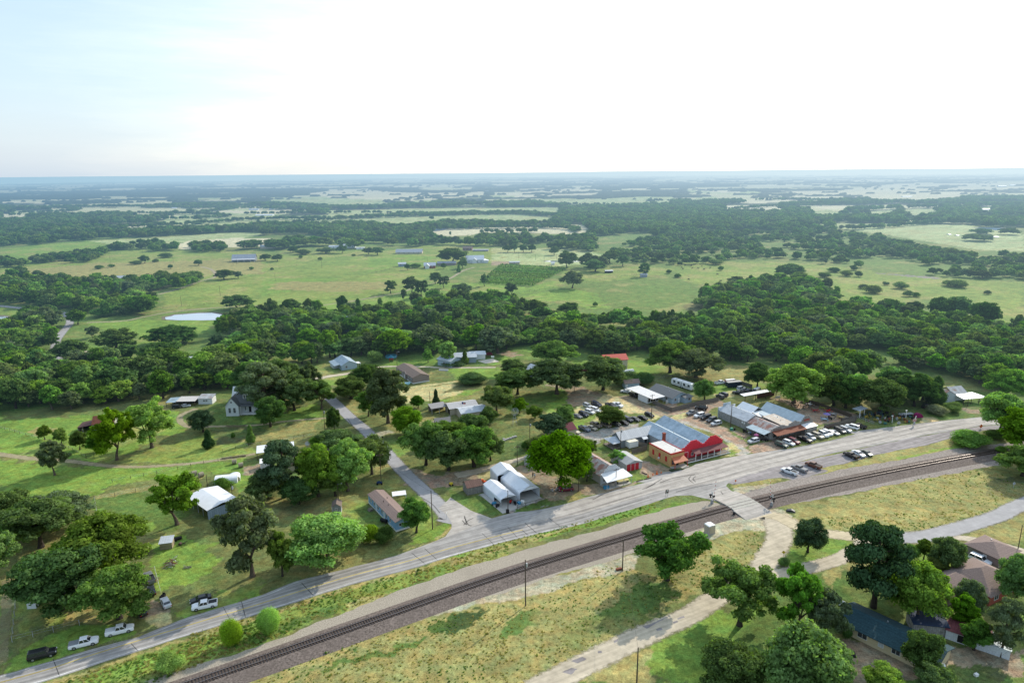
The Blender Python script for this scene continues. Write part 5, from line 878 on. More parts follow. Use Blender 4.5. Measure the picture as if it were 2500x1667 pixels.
print({k:len(v_)for k,v_ in itm.items()})
scatter('creek_wood','dense green wood along the creek stretching behind the first crowns',itm['creek'],var_mid)
scatter('scrub_wood','scattered bluish scrub wood covering the rise beyond the vineyard',itm['scrub'],var_lo)
scatter('distant_wood','belts of distant trees dividing the far fields',itm['far'],var_lo)
def tuft(seed,n=26,m=None ):
 g=np.random.default_rng(seed);V=[];Fc=[];
 for i in range(n):
  a=g.uniform(0,6.28);rr=g.uniform(0,.35);x,y=math.cos(a)*rr,math.sin(a)*rr;h=g.uniform(.25,.6);w=g.uniform(.04,.09);le=g.uniform(-.25,.25,2);b_=g.uniform(0,3.14);dx,dy=math.cos(b_)*w,math.sin(b_)*w;k=len(V)
  V+=[(x-dx,y-dy,0),(x+dx,y+dy,0),(x+le[0]+dx*.3,y+le[1]+dy*.3,h),(x+le[0]-dx*.3,y+le[1]-dy*.3,h)];Fc.append((k,k+1,k+2,k+3))
 me=fast_mesh('tuft',np.array(V),np.array(Fc),m);at=me.attributes.new('tone','FLOAT','POINT');at.data.foreach_set('value',np.full(len(V),1.0,np.float32));return me
DRYL=leaf_mat('dry_grass_blades',(.40,.34,.14));GRSL=leaf_mat('green_grass_blades',(.16,.26,.06));YGL=leaf_mat('yellow_grass_blades',(.30,.30,.08))
tv=[tuft(1,26,DRYL),tuft(2,26,GRSL),tuft(3,26,YGL),tuft(4,26,GRSL),tree_meshes('bush','reed',1,'lo')[0],tree_meshes('bush','mid',2,'lo')[0]]
def grass(name,label,polys,n,wts,smin=.5,smax=1.5,seed=1):
 g=random.Random(seed);it=[]
 for c,xy,share in polys:
  poly=[tuple(p[:2])for p in GL(c,*xy)];x0=min(p[0]for p in poly);x1=max(p[0]for p in poly);y0=min(p[1]for p in poly);y1=max(p[1]for p in poly)
  k=int(n*share);gg=np.random.default_rng(seed+k);A=gg.uniform(x0,x1,k*6);B=gg.uniform(y0,y1,k*6);ok=inpoly(A,B,poly);A=A[ok][:k];B=B[ok][:k]
  den=fbm(A/9,B/9,55,3)
  for x,y,q in zip(A,B,den):
   kind=g.choices(range(6),wts)[0]
   if q>.56 and kind in (1,3):kind=0
   if q<.42 and kind in (0,2):kind=1
   s=g.uniform(smin,smax)
   if kind>=4:s*=.09*g.uniform(.7,1.6);it.append((x,y,0,s,s*.8,g.uniform(0,6.28),kind))
   else :it.append((x,y,0,s*1.3,s*.75,g.uniform(0,6.28),kind))
 scatter(name,label,it,tv,cat='grass')
grass('verge_grass','tall green and dry grass between the highway and the railway',[('p',(-500,1120,260,920,900,715,1500,560,2350,335,2350,410,1700,610,1300,750,900,920,660,970,260,1170,-500,1400),.45),('k',(0,1450,800,1230,2352,840,2352,905,2200,955,1700,1080,1000,1250,500,1390,0,1510),.2),('o',(500,1568,900,1430,2000,1110,2350,990,2350,1220,2000,1320,1500,1520,1400,1568),.35)],2600,(3,4,3,3,.10,.07),smin=.25,smax=.75,seed=3)
grass('meadow_grass','rough yellowing grass south of the railway line',[('p',(0,1580,1000,1190,1700,990,2350,850,2350,1640,0,1700),.36),('q',(0,900,500,720,1000,500,1240,560,1500,620,1800,370,2350,190,2350,390,2000,640,1240,1030,980,1170,220,1560,0,1600),.34),('r',(320,110,500,90,1500,30,2130,0,1800,105,1500,195,1160,225,860,215,540,170),.15),('n',(300,1520,1200,1240,1800,1160,2050,1190,2352,1300,2352,1450,2000,1568,300,1568),.15)],3000,(5,2,4,1,.07,.04),smin=.2,smax=.6,seed=4)
# ---------------------------------------------------------------- buildings
TIN=mat('tin_roof',(.50,.54,.58),rough=.55,metal=.0,var=.15,scale=.8,stripe='X',sscale=1.6,samt=.16,spec=.5)
TINB=mat('blue_grey_tin',(.30,.40,.46),rough=.55,var=.3,scale=.5,stripe='X',sscale=1.2,samt=.12,blot=.55,blotcol=(.48,.56,.60),bscale=.7,spec=.5)
TINW=mat('white_metal_roof',(.74,.76,.78),rough=.5,var=.08,scale=.6,stripe='X',sscale=1.3,samt=.08,spec=.5)
TINY_=mat('white_metal_roof_cross',(.72,.74,.77),rough=.5,var=.08,scale=.6,stripe='Y',sscale=1.3,samt=.09,spec=.5)
TINYG=mat('grey_tin_cross',(.46,.49,.52),rough=.55,var=.25,scale=.6,stripe='Y',sscale=1.5,samt=.16,blot=.35,blotcol=(.60,.62,.64),bscale=.5,spec=.5)
TINYB=mat('blue_tin_cross',(.30,.39,.46),rough=.55,var=.3,scale=.5,stripe='Y',sscale=1.3,samt=.10,blot=.5,blotcol=(.44,.53,.60),bscale=.6,spec=.5)
TINRUST=mat('rust_streaked_tin',(.42,.40,.38),rough=.75,var=.25,scale=.7,stripe='Y',sscale=1.3,samt=.3,blot=.9,blotcol=(.28,.11,.075),bscale=.35,bmin=.43)
TINRUSTX=mat('rust_streaked_tin_x',(.40,.42,.43),rough=.75,var=.25,scale=.7,stripe='X',sscale=1.3,samt=.3,blot=.8,blotcol=(.27,.12,.07),bscale=.4)
RUST=mat('rusty_sheet',(.24,.085,.05),rough=.85,var=.35,scale=1.2,stripe='X',sscale=1.5,samt=.2)
RUSTY=mat('rusty_sheet_cross',(.24,.10,.065),rough=.85,var=.35,scale=1.2,stripe='Y',sscale=1.5,samt=.2)
REDM=mat('red_metal_roof',(.55,.09,.06),rough=.6,var=.15,stripe='Y',sscale=1.8,samt=.15);ORM=mat('orange_metal_awning',(.50,.15,.07),rough=.6,var=.25,stripe='X',sscale=2,samt=.2)
BOARDG=mat('weathered_boards',(.29,.27,.24),rough=.95,var=.45,scale=2.5,stripe='XY',sscale=3.2,samt=.55)
BOARDD=mat('old_grey_boards',(.40,.385,.36),rough=.95,var=.45,scale=1.5,stripe='XY',sscale=2.4,samt=.4,blot=.4,blotcol=(.18,.17,.15))
REDP=mat('red_painted_boards',(.66,.035,.055),rough=.75,var=.3,scale=1.5,stripe='Z',sscale=3.5,samt=.18)
REDPD=mat('red_door_paint',(.48,.015,.03),rough=.65,var=.15)
OCH=mat('ochre_stucco_brick',(.58,.35,.15),rough=.9,var=.25,scale=2.5,blot=.35,blotcol=(.30,.19,.10),stripe='Z',sscale=4,samt=.12)
BRK=mat('red_brick',(.30,.08,.05),rough=.9,var=.4,scale=5)
GREYS=mat('grey_siding',(.22,.24,.25),rough=.85,var=.12,stripe='Z',sscale=4,samt=.15);GREYL=mat('light_grey_siding',(.40,.42,.43),rough=.85,var=.1,stripe='Z',sscale=4,samt=.12)
BLUES=mat('blue_siding',(.24,.42,.62),rough=.8,var=.08,stripe='Z',sscale=4,samt=.12);BLUEG=mat('pale_blue_siding',(.36,.46,.52),rough=.8,var=.1,stripe='Z',sscale=4,samt=.12)
WHS=mat('white_siding',(.70,.72,.72),rough=.75,var=.08,stripe='Z',sscale=4,samt=.12);WHP=mat('white_paint',(.78,.78,.76),rough=.6,var=.06);CREAM=mat('cream_siding',(.62,.52,.33),rough=.8,var=.08,stripe='Z',sscale=3.5,samt=.14)
TANS=mat('taupe_siding',(.27,.225,.205),rough=.85,var=.1,stripe='Z',sscale=4,samt=.15);BEIG=mat('beige_wall',(.50,.44,.33),rough=.85,var=.12)
SHB=mat('brown_shingles',(.20,.155,.130),rough=.95,var=.3,scale=4,stripe='Z',sscale=5,samt=.2);SHG=mat('grey_shingles',(.17,.18,.185),rough=.95,var=.3,scale=4,stripe='Z',sscale=5,samt=.2);SHT=mat('teal_shingles',(.030,.075,.090),rough=.9,var=.45,scale=3.2,stripe='Z',sscale=4,samt=.3);SHBR=mat('red_brown_shingles',(.27,.20,.175),rough=.95,var=.3,scale=4,stripe='Z',sscale=5,samt=.2);MAR=mat('maroon_roof',(.15,.035,.05),rough=.8,var=.2,stripe='X',sscale=2,samt=.2)
GLASS=mat('dark_glass',(.035,.045,.055),rough=.12,var=.1,spec=.8);DARKIN=mat('dark_interior',(.018,.018,.02),rough=.9);TRIM=mat('trim_white',(.74,.74,.72),rough=.7,var=.05);REDT=mat('trim_red',(.42,.04,.03),rough=.7,var=.1)
WOODP=mat('post_timber',(.10,.075,.055),rough=.9,var=.4,scale=4);WOODL=mat('deck_timber',(.24,.20,.16),rough=.9,var=.3,scale=2,stripe='Y',sscale=5,samt=.3);FENCEM=mat('board_fence_grey',(.185,.165,.145),rough=.95,var=.25,scale=1.5,stripe='X',sscale=6,samt=.3);STEEL=mat('galvanised_steel',(.45,.47,.49),rough=.5,metal=.3,var=.15)
FLATW=mat('flat_white_roofing',(.62,.60,.56),rough=.8,var=.15,scale=.8,blot=.35,blotcol=(.48,.46,.43),bscale=.4);FLATG=mat('flat_grey_roofing',(.40,.385,.37),rough=.8,var=.2,scale=.8,blot=.5,blotcol=(.5,.5,.5),bscale=.5)
SLAB=mat('concrete_slab',(.44,.42,.38),rough=.9,var=.15,scale=.7,blot=.3,blotcol=(.33,.32,.3));BLUEP=mat('blue_plastic',(.05,.25,.42),rough=.5);REDPL=mat('red_plastic',(.55,.04,.03),rough=.5);ORANGE=mat('safety_orange',(.75,.16,.02),rough=.6);YELP=mat('yellow_paint',(.62,.45,.04),rough=.6);PURPL=mat('purple_canvas',(.24,.20,.45),rough=.8);PINK=mat('pink_cloth',(.60,.16,.30),rough=.8);GREENP=mat('green_paint',(.05,.28,.20),rough=.6)
TH=R_(28.5)
def bldg(name,label,cat,c,ax,ay,bx=None ,by=None ,z=0.,ang=None ,group=None ):
 """root at the near corner A; x axis towards B (survey points at height z)"""
 a=G(c,ax,ay,z)
 if ang is None :
  b=G(c,bx,by,z);ang=math.atan2(b[1]-a[1],b[0]-a[0])
 return thing(name,label,cat,(a[0],a[1],0),ang,group)
def gable_walls(root,x0,x1,y0,y1,h,rh,axis,m,name='wall'):
 b=MB()
 if axis=='y':xm=(x0+x1)/2;b.prism([(x0,0),(x1,0),(x1,h),(xm,h+rh),(x0,h)],'y',y0,y1)
 else :ym=(y0+y1)/2;b.prism([(y0,0),(y1,0),(y1,h),(ym,h+rh),(y0,h)],'x',x0,x1)
 return b.build(name,m,root)
def gable_roof(root,x0,x1,y0,y1,h,rh,axis,m,over=.45,t=.10,name='roof',lift=.03):
 b=MB();o=over
 if axis=='y':
  xm=(x0+x1)/2;s=rh/((x1-x0)/2);zl=h-o*s+lift
  b.prism([(x0-o,zl),(xm,h+rh+lift),(x1+o,zl),(x1+o,zl+t),(xm,h+rh+t+lift),(x0-o,zl+t)],'y',y0-o,y1+o)
 else :
  ym=(y0+y1)/2;s=rh/((y1-y0)/2);zl=h-o*s+lift
  b.prism([(y0-o,zl),(ym,h+rh+lift),(y1+o,zl),(y1+o,zl+t),(ym,h+rh+t+lift),(y0-o,zl+t)],'x',x0-o,x1+o)
 return b.build(name,m,root)
def hip_roof(root,x0,x1,y0,y1,h,rh,m,over=.5,name='roof'):
 o=over;X0,X1,Y0,Y1=x0-o,x1+o,y0-o,y1+o;w=min(X1-X0,Y1-Y0)/2;b=MB();zl=h-.05
 if X1-X0>=Y1-Y0:r1,r2=(X0+w,(Y0+Y1)/2,h+rh),(X1-w,(Y0+Y1)/2,h+rh)
 else :r1,r2=((X0+X1)/2,Y0+w,h+rh),((X0+X1)/2,Y1-w,h+rh)
 A,B,C,D=(X0,Y0,zl),(X1,Y0,zl),(X1,Y1,zl),(X0,Y1,zl)
 if X1-X0>=Y1-Y0:fs=[(A,B,r2,r1),(B,C,r2),(C,D,r1,r2),(D,A,r1)]
 else :fs=[(A,B,r1),(B,C,r2,r1),(C,D,r2),(D,A,r1,r2)]
 for f in fs:b.face(f)
 b.face((A,D,C,B));return b.build(name,m,root)
def shed(root,pts,t,m,name='roof'):
 """sloping slab through 4 corner points"""
 b=MB();n=len(b.v);b.v+=[tuple(p)for p in pts]+[(p[0],p[1],p[2]+t)for p in pts];k=len(pts);b.f.append(tuple(range(k-1,-1,-1)));b.f.append(tuple(range(k,2*k)))
 for i in range(k):b.f.append((i,(i+1)%k,k+(i+1)%k,k+i))
 return b.build(name,m,root)
def box(root,name,m,*d):return MB().box(*d).build(name,m,root)
def window(root,side,p,z,w=1.,h=1.2,fixed=0.,frame=TRIM,pane=GLASS,mull=True ,name='window',bar=.08):
 """side: 'f' front wall at y=fixed facing -y, 'b' back, 'l' wall at x=fixed facing -x, 'r'"""
 b=MB();s=-1 if side in 'fl' else 1;o0,o1=sorted((fixed+s*.01,fixed+s*.09));q0,q1=sorted((fixed+s*.012,fixed+s*.05))
 def bx(bb,a0,a1,z0,z1,e0,e1):
  if side in 'fb':bb.box(a0,a1,e0,e1,z0,z1)
  else :bb.box(e0,e1,a0,a1,z0,z1)
 bx(b,p-bar,p,z-bar,z+h+bar,o0,o1);bx(b,p+w,p+w+bar,z-bar,z+h+bar,o0,o1);bx(b,p,p+w,z+h,z+h+bar,o0,o1);bx(b,p,p+w,z-bar,z,o0,o1)
 if mull:bx(b,p+w/2-.025,p+w/2+.025,z,z+h,o0,o1)
 fo=b.build(name,frame,root);g=MB();bx(g,p,p+w,z,z+h,q0,q1);g.build('pane',pane,fo);return fo
def door(root,side,p,w=1.,h=2.1,fixed=0.,m=None ,z=0.,name='door'):
 s=-1 if side in 'fl' else 1;o0,o1=sorted((fixed+s*.01,fixed+s*.08));b=MB()
 if side in 'fb':b.box(p,p+w,o0,o1,z,z+h)
 else :b.box(o0,o1,p,p+w,z,z+h)
 return b.build(name,m or TRIM,root)
def posts(root,pts,h,m=WOODP,r=.08,z0=0,name='post'):
 me=None
 for x,y in pts:
  if me is None :o=MB().box(-r,r,-r,r,0,h).build(name,m,root);me=o.data
  else :o=link_mesh(name,me,root)
  o.location=(x,y,z0)
t=bldg('brick_store','ochre brick store with a flat pale roof, red shutters and an orange awning','store','u',1450,1180,ang=R_(28.5)+0)
Wd,Dp,Hh=6.0,11.6,5.0;Y=lambda y:y
box(t,'wall',OCH,0,Wd,0,Dp,0,Hh-.45);box(t,'roof',FLATW,.22,Wd-.22,.22,Dp-.22,Hh-.44,Hh-.12)
b=MB();b.box(-.06,Wd+.06,-.06,.22,Hh-.43,Hh+.15);b.box(-.06,.22,.222,Dp+.06,Hh-.43,Hh+.02);b.box(Wd-.22,Wd+.06,.222,Dp+.06,Hh-.43,Hh+.02);b.build('parapet',REDT,t)
for y in (2.0,5.4,8.8):
 window(t,'l',y,1.5,.8,1.7,0,REDT,REDPD,mull=False )
bb=MB();bb.box(-.55,-.1,5.5,6.1,1.2,1.7);bb.build('air_conditioner',WHP,t)
window(t,'f',.5,.9,1.2,1.5,0,REDT);door(t,'f',2.5,1.1,2.3,0,DARKIN);window(t,'f',4.2,.9,1.2,1.5,0,REDT)
shed(t,[(-.3,-2.4,2.35),(Wd-.1,-2.4,2.35),(Wd-.5,-.08,3.5),(.3,-.08,3.5)],.07,ORM,'awning');posts(t,[(.0,-2.2),(Wd-.4,-2.2)],2.3,REDT)
box(t,'step',SLAB,-.2,Wd,-2.8,-.01,0,.22)
rl=G('u',1680,1125);rt=thing('red_shop','long red shop with a stepped false front, porch and twin blue-grey tin roofs','shop',(rl[0],rl[1]+.6,0),R_(26.5))
L=18.2;D=29.0
def gpt(c,x,y,z):p=Vector(G(c,x,y,z));q=p-Vector((rl[0],rl[1]+.6,0));a=-R_(26.5);return (q.x*math.cos(a)-q.y*math.sin(a),q.x*math.sin(a)+q.y*math.cos(a),z)
Hw=3.4;xm=L*.5
gable_walls(rt,0.15,xm,2.3,D-2,Hw,2.3,'y',GREYL);gable_walls(rt,xm,L-.15,2.3,D,Hw,2.45,'y',GREYL)
gable_roof(rt,0.15,xm-.02,2.62,D-2,Hw,2.3,'y',TINYB,over=.3);gable_roof(rt,xm+.02,L-.15,2.63,D,Hw,2.45,'y',TINYB,over=.28)
def stepped(y,x0,x1,zb,zt,cx,steps,hw):
 pr=[(x0,0),(x1,0),(x1,zb)]
 Z=[zb+(zt-zb)*k/steps for k in range(steps+1)]
 for k in range(steps):pr+=[(cx+hw*(1-k*.8/steps),Z[k]),(cx+hw*(1-k*.8/steps),Z[k+1])]
 for k in range(steps-1,-1,-1):pr+=[(cx-hw*(1-k*.8/steps),Z[k+1]),(cx-hw*(1-k*.8/steps),Z[k])]
 pr+=[(x0,zb)];o=[]
 for p in pr:
  if not o or (abs(o[-1][0]-p[0])+abs(o[-1][1]-p[1]))>1e-4:o.append(p)
 return o
fr1=stepped(0,-.2,xm,4.75,6.8,L*.25+.3,4,3.7);fr2=stepped(0,xm,L+.2,4.8,6.9,L*.75+.2,4,3.7)
b=MB();b.prism(fr1,'y',2.0,2.28);b.build('false_front',REDP,rt);b=MB();b.prism(fr2,'y',1.98,2.26);b.build('false_front',REDP,rt)
box(rt,'deck',WOODL,-.2,L+1.6,-1.0,1.9,.35,.55)
b=MB();b.box(-.2,L+1.6,-1.06,-1.002,.30,.57);b.build('deck_edge',TRIM,rt)
shed(rt,[(3.4,-.9,2.75),(L+.6,-.9,2.75),(L+.2,1.97,3.35),(3.6,1.97,3.35)],.07,mat('dark_red_roofing',(.20,.085,.085),rough=.85,var=.2,stripe='X',sscale=2),'porch_roof')
posts(rt,[(3.5,-.85),(6.1,-.85),(9.,-.85),(12.,-.85),(15.,-.85),(L+.3,-.85)],2.2,TRIM,.08,.55)
b=MB()
for x0,x1 in ((.0,3.4),(3.6,6.0),(6.2,8.9),(9.1,11.9),(12.1,14.9),(15.1,L+.2)):
 if x0 in (3.6,):continue
 b.box(x0,x1,-.9,-.84,1.35,1.43)
b.box(L+.3,L+1.5,-.9,-.84,1.35,1.43);b.box(L+1.45,L+1.52,-.9,1.8,1.35,1.43);b.build('railing',WHP,rt)
door(rt,'f',.6,1.7,2.4,1.99,REDPD,.55);b=MB();
for a in ((.5,.6,.55,3.0),(2.3,2.4,.55,3.0),(.6,2.3,2.96,3.05)):b.box(a[0],a[1],1.88,1.97,a[2],a[3])
b.build('door_frame',TRIM,rt)
window(rt,'f',3.9,1.3,.9,1.1,1.98,TRIM)
for x in (6.6,9.6,12.6,15.4):window(rt,'f',x,1.1,1.6,1.4,1.97,REDPD,GLASS)
wing=thing('grey_wing_house','grey building with a ribbed tin roof and hipped porch, attached behind the red shop','building',G('u',735,905),R_(26.5))
gable_walls(wing,0,15.5,0,5.6,3.2,2.1,'x',GREYS);gable_roof(wing,0,15.5,0,5.6,3.2,2.1,'x',mat('ribbed_tin_light',(.56,.57,.58),rough=.5,var=.12,stripe='X',sscale=1.3,samt=.3),.35)
b=MB();o=[(-3.6,-.4,2.45),(-3.6,6.0,2.45),(-.36,6.0,2.9),(-.36,-.4,2.9)]
b.face([(-3.6,-.4,2.45),(-.3,-.5,2.5),(-.3,2.8,3.9)]);b.face([(-3.6,-.4,2.45),(-.3,2.8,3.9),(-3.6,6.0,2.45)]);b.face([(-3.6,6.0,2.45),(-.3,2.8,3.9),(-.3,6.1,2.5)]);b.build('porch_roof',TIN,wing)
posts(wing,[(-3.4,-.2),(-3.4,2.8),(-3.4,5.8),(-1.7,-.2)],2.4,WOODP,.07);box(wing,'porch_deck',WOODL,-3.8,-.02,-.5,6.1,.3,.45)
window(wing,'f',2.0,1.2,.9,1.3,0);window(wing,'f',5.4,1.2,.9,1.3,0);window(wing,'l',1.0,1.2,.9,1.3,0);door(wing,'l',3.2,1,2.1,0,DARKIN)
box(wing,'side_porch',GREYS,9.3,11.2,-1.5,-.01,0,2.3);shed(wing,[(9.1,-1.8,2.32),(11.4,-1.8,2.32),(11.4,.0,3.0),(9.1,.0,3.0)],.06,TIN,'side_porch_roof');box(wing,'side_door',DARKIN,9.7,10.8,-1.53,-1.505,.1,2.1)
lt=thing('lean_to','low blue-grey lean-to roof tucked beside the chimney of the red shop','shed',G('u',1200,738,2.6)*np.array([1,1,0]),R_(26.5));box(lt,'wall',GREYS,0,5.2,0,6,0,2.6);shed(lt,[(-.2,-.3,2.6),(5.3,-.3,2.9),(5.3,6,3.3),(-.2,6,3.0)],.07,TINB,'roof')
ch=thing('chimney','tall red brick chimney rising between the ochre store and the blue roof','chimney',G('u',1348,935),R_(28));box(ch,'shaft',BRK,-.45,.45,-.45,.45,0,6.6);box(ch,'cap',BRK,-.55,.55,-.55,.55,6.6,6.85)
wc=thing('white_container','white cold-store box on legs beside the grey wing','container',G('u',860,925),R_(26.5));box(wc,'body',WHP,0,4.0,0,2.5,.5,2.7);box(wc,'lid',mat('cream_lid',(.74,.69,.55)),-.05,4.05,-.05,2.55,2.702,2.82);posts(wc,[(.2,.2),(3.8,.2),(.2,2.3),(3.8,2.3)],.5,WOODP,.08,0,'leg')
def board_fence(label,pts,h=1.9,m=FENCEM):
 p0=pts[0];t=thing('board_fence',label,'fence',(p0[0],p0[1],0))
 for i in range(len(pts)-1):
  a=np.array(pts[i][:2])-np.array(p0[:2]);b_=np.array(pts[i+1][:2])-np.array(p0[:2]);L_=np.linalg.norm(b_-a);an=math.atan2(*(b_-a)[::-1])
  o=MB().box(0,L_,-.03,.03,.05,h).build('boards',m,t);o.location=(a[0],a[1],0);o.rotation_euler=(0,0,an)
  pts_=MB();n=max(2,int(L_/2.4))
  for k in range(n+1):pts_.box(L_*k/n-.06,L_*k/n+.06,.035,.15,0,h+.08)
  q=pts_.build('fence_rail',WOODP,t);q.location=(a[0],a[1],0);q.rotation_euler=(0,0,an)
 return t
board_fence('short brown board fence between the white container and the ochre store',GL('u',895,985,1030,955,1115,930),1.9);board_fence('grey board fence behind the white container',GL('u',960,870,1110,900),1.8)
board_fence('long grey board fence round the pale blue house and patio',GL('l',1145,500,1355,592,1690,510,1900,470),2.0)
board_fence('grey board fence running on behind the camper towards the trailers',GL('m',780,180,920,225),1.9);board_fence('grey board fence closing the front of the beer garden',GL('t',1890,640,2100,590,2340,530)+GL('n',250,625,430,590),2.0)
board_fence('dark board fence along the back of the beer garden',GL('t',1560,230,1800,300,2100,400,2280,470),1.7,WOODP)
rs=thing('rusty_shop','old shop with a rust-streaked roof, stepped white false front and tin porch','shop',G('u',455,1425),R_(29))
gable_walls(rs,0,8.6,.2,16.5,2.9,2.4,'y',mat('cream_grey_wall',(.40,.37,.32),rough=.9,var=.2));gable_roof(rs,0,8.6,.4,16.5,2.9,2.4,'y',TINRUST,.3)
b=MB();b.prism(stepped(0,-.15,8.75,3.4,6.0,4.3,5,3.9),'y',0,.18);b.build('false_front',mat('pale_grey_tin_front',(.55,.58,.60),rough=.6,stripe='X',sscale=1.6,samt=.15),rs)
shed(rs,[(-.9,-4.3,2.6),(9.6,-4.3,2.6),(8.9,-.02,3.7),(-.2,-.02,3.7)],.06,TINW,'porch_roof');posts(rs,[(-.6,-4.0),(3,-4.0),(6.2,-4.0),(9.3,-4.0)],2.6,STEEL,.06)
window(rs,'f',.8,.9,1.8,1.4,0);door(rs,'f',3.6,1.2,2.2,0,DARKIN);window(rs,'f',5.6,.9,1.8,1.4,0);box(rs,'porch_floor',SLAB,-.6,9.3,-4.2,-.01,0,.12)
ga=thing('red_door_garage','grey metal garage with two wide red doors, behind the rusty shop','garage',G('u',812,1240),R_(25))
gable_walls(ga,0,6.6,0,9.5,2.5,1.0,'y',GREYL);gable_roof(ga,0,6.6,-.2,9.5,2.5,1.0,'y',mat('grey_garage_roof',(.36,.37,.37),rough=.6,stripe='Y',sscale=1.5,samt=.12),.15)
for x in (.25,1.95,3.65):door(ga,'f',x,1.55,2.4,0,REDPD)
b=MB()
for x in (.08,1.82,3.52,5.22):b.box(x,x+.1,-.14,-.09,0,2.55)
b.build('door_frame',TRIM,ga)
def carport(name,label,c,x,y,w,d,h,rh,ang=R_(27),closed_left=True ,m=TINW):
 t=thing(name,label,'carport',G(c,x,y),ang);xm=w/2;r=.45
 prof=[(0,0),(0,h-r),(r*.4,h-.1),(xm,h+rh),(w-r*.4,h-.1),(w,h-r),(w,0)]
 b=MB()
 for i in range(len(prof)-1):
  (x0,z0),(x1,z1)=prof[i],prof[i+1]
  if i==len(prof)-2:b.face([(x0,d*.0,z0),(x0,d*.12,z0),(x1,d*.12,z1),(x1,0,z1)]);b.face([(x0,d*.12,z0),(x0,d,z0),(x1,d,z1),(x1,d*.12,z1)]);continue
  if i==0 and not closed_left:b.face([(x0,d*.35,z0),(x1,d*.35,z1),(x1,d,z1),(x0,d,z0)]);b.face([(x0,0,h*.62),(x1,0,z1),(x1,d*.35,z1),(x0,d*.35,h*.62)]);continue
  b.face([(x0,0,z0),(x1,0,z1),(x1,d,z1),(x0,d,z0)])
 b.build('roof',TINY_,t)
 bk=MB();bk.face([(p[0],d-.05,p[1])for p in prof]);bk.build('back_wall',TINY_,t);lin=MB();lin.prism([(p[0]+(.12 if p[0]<xm else -.12 if p[0]>xm else 0),max(.07,p[1]-.12))for p in prof],'y',d*.4,d-.2);lin.build('shade_fill',DARKIN,t)  # solid dark fill stands in for the shade inside the open carport
 pr=MB();pr.face([(p[0]+(.05 if p[0]<xm else -.05),.35,p[1]-.05 if p[1]>0 else 0)for p in prof[:1]+prof[1:]][:0]or [(0.02,.3,h-.05),(xm,.3,h+rh-.05),(w-.02,.3,h-.05)]);pr.build('gable_panel',TINW,t)
 fl=MB();fl.box(.02,w-.02,-1.2,d-.1,0,.06);fl.build('floor',SLAB,t)
 posts(t,[(.08,.1),(w-.08,.1)],h-.3,STEEL,.06);return t
carport('carport_barn','largest white metal carport barn in the middle of the three','k',795,820,7.2,13.0,3.1,1.6,R_(28))
carport('carport_barn','rear white metal carport barn, farthest of the three from the highway','k',540,640,7.4,7.0,3.6,1.5,R_(22))
carport('carport_barn','small white metal carport with open side, left of the largest one','k',578,885,5.6,12.6,2.6,1.0,R_(29),closed_left=False )
sl=poly_sheet('driveway',GL('k',330,735,470,700,600,790,760,840,760,900,600,960),.05,SLAB)
sh=thing('board_shed','small weathered board shed with a rusty gable roof beside the carports','shed',G('k',195,748),R_(24))
gable_walls(sh,0,5.2,0,4.2,2.6,1.3,'x',BOARDG);gable_roof(sh,0,5.2,0,4.2,2.6,1.3,'x',mat('rusty_brown_tin',(.20,.115,.09),rough=.85,var=.3,stripe='X',sscale=1.5),.25)
s2=thing('white_shack','weathered whitish shack half hidden left of the huge maple','shed',G('k',845,400),R_(-40));box(s2,'wall',mat('flaking_white_boards',(.48,.49,.48),var=.3,stripe='XY',sscale=2.5,samt=.35),0,5,0,5,0,2.9);shed(s2,[(-.2,-.2,2.9),(5.2,-.2,2.9),(5.2,5.2,3.2),(-.2,5.2,3.2)],.08,FLATG,'roof');window(s2,'f',1,1.2,.8,1,0);door(s2,'f',3,1,2,0,WHP)
so_=G('t',1125,790);sa=thing('dance_hall','rambling weathered saloon with many tin roofs, rusty porch roof and false fronts at the corner','saloon',(so_[0],so_[1],0),R_(27))
b=MB();b.prism([(0,0),(9.2,0),(9.2,4.2),(7.4,4.5),(6.9,4.9),(5,5.3),(3.6,5.0),(0,4.3)],'y',0,.2);b.build('false_front',BOARDD,sa)
b=MB();b.prism([(9.2,0),(15.2,0),(15.2,4.9),(13.6,5.2),(12.4,5.8),(11.0,5.2),(9.2,4.9)],'y',.02,.22);b.build('false_front',BOARDD,sa)
b=MB();b.prism(stepped(0,15.2,22.6,4.0,6.6,18.9,4,3.3),'y',.0,.2);b.build('false_front',BOARDG,sa)
gable_walls(sa,0.05,8.2,.25,12.5,3.1,1.6,'y',BOARDD);gable_roof(sa,.05,8.2,.3,12.5,3.1,1.6,'y',TINRUST,.15)
gable_walls(sa,0.0,9.0,12.55,27.5,3.3,2.0,'y',BOARDD);gable_roof(sa,0,9.0,12.6,27.5,3.3,2.0,'y',TINYG,.2)
box(sa,'end_wall',WHP,.1,8.9,27.72,27.85,0,4.5);b=MB();b.prism([(-.2,0),(9.2,0),(9.2,4.6),(6.6,4.6),(6.6,5.9),(2.4,5.9),(2.4,4.6),(-.2,4.6)],'y',27.86,28.0);b.build('rear_false_front',mat('pale_blue_tin',(.52,.60,.64),rough=.6,stripe='X',sscale=1.5,samt=.12),sa)
box(sa,'middle_wall',BOARDG,8.25,14.8,.3,12.4,0,3.5);shed(sa,[(8.25,.3,3.55),(14.8,.3,3.55),(14.8,12.4,4.1),(8.25,12.4,4.1)],.09,mat('patchy_flat_roof',(.50,.42,.34),rough=.85,var=.35,scale=.5,blot=.8,blotcol=(.66,.64,.60),bscale=.5),'middle_roof')
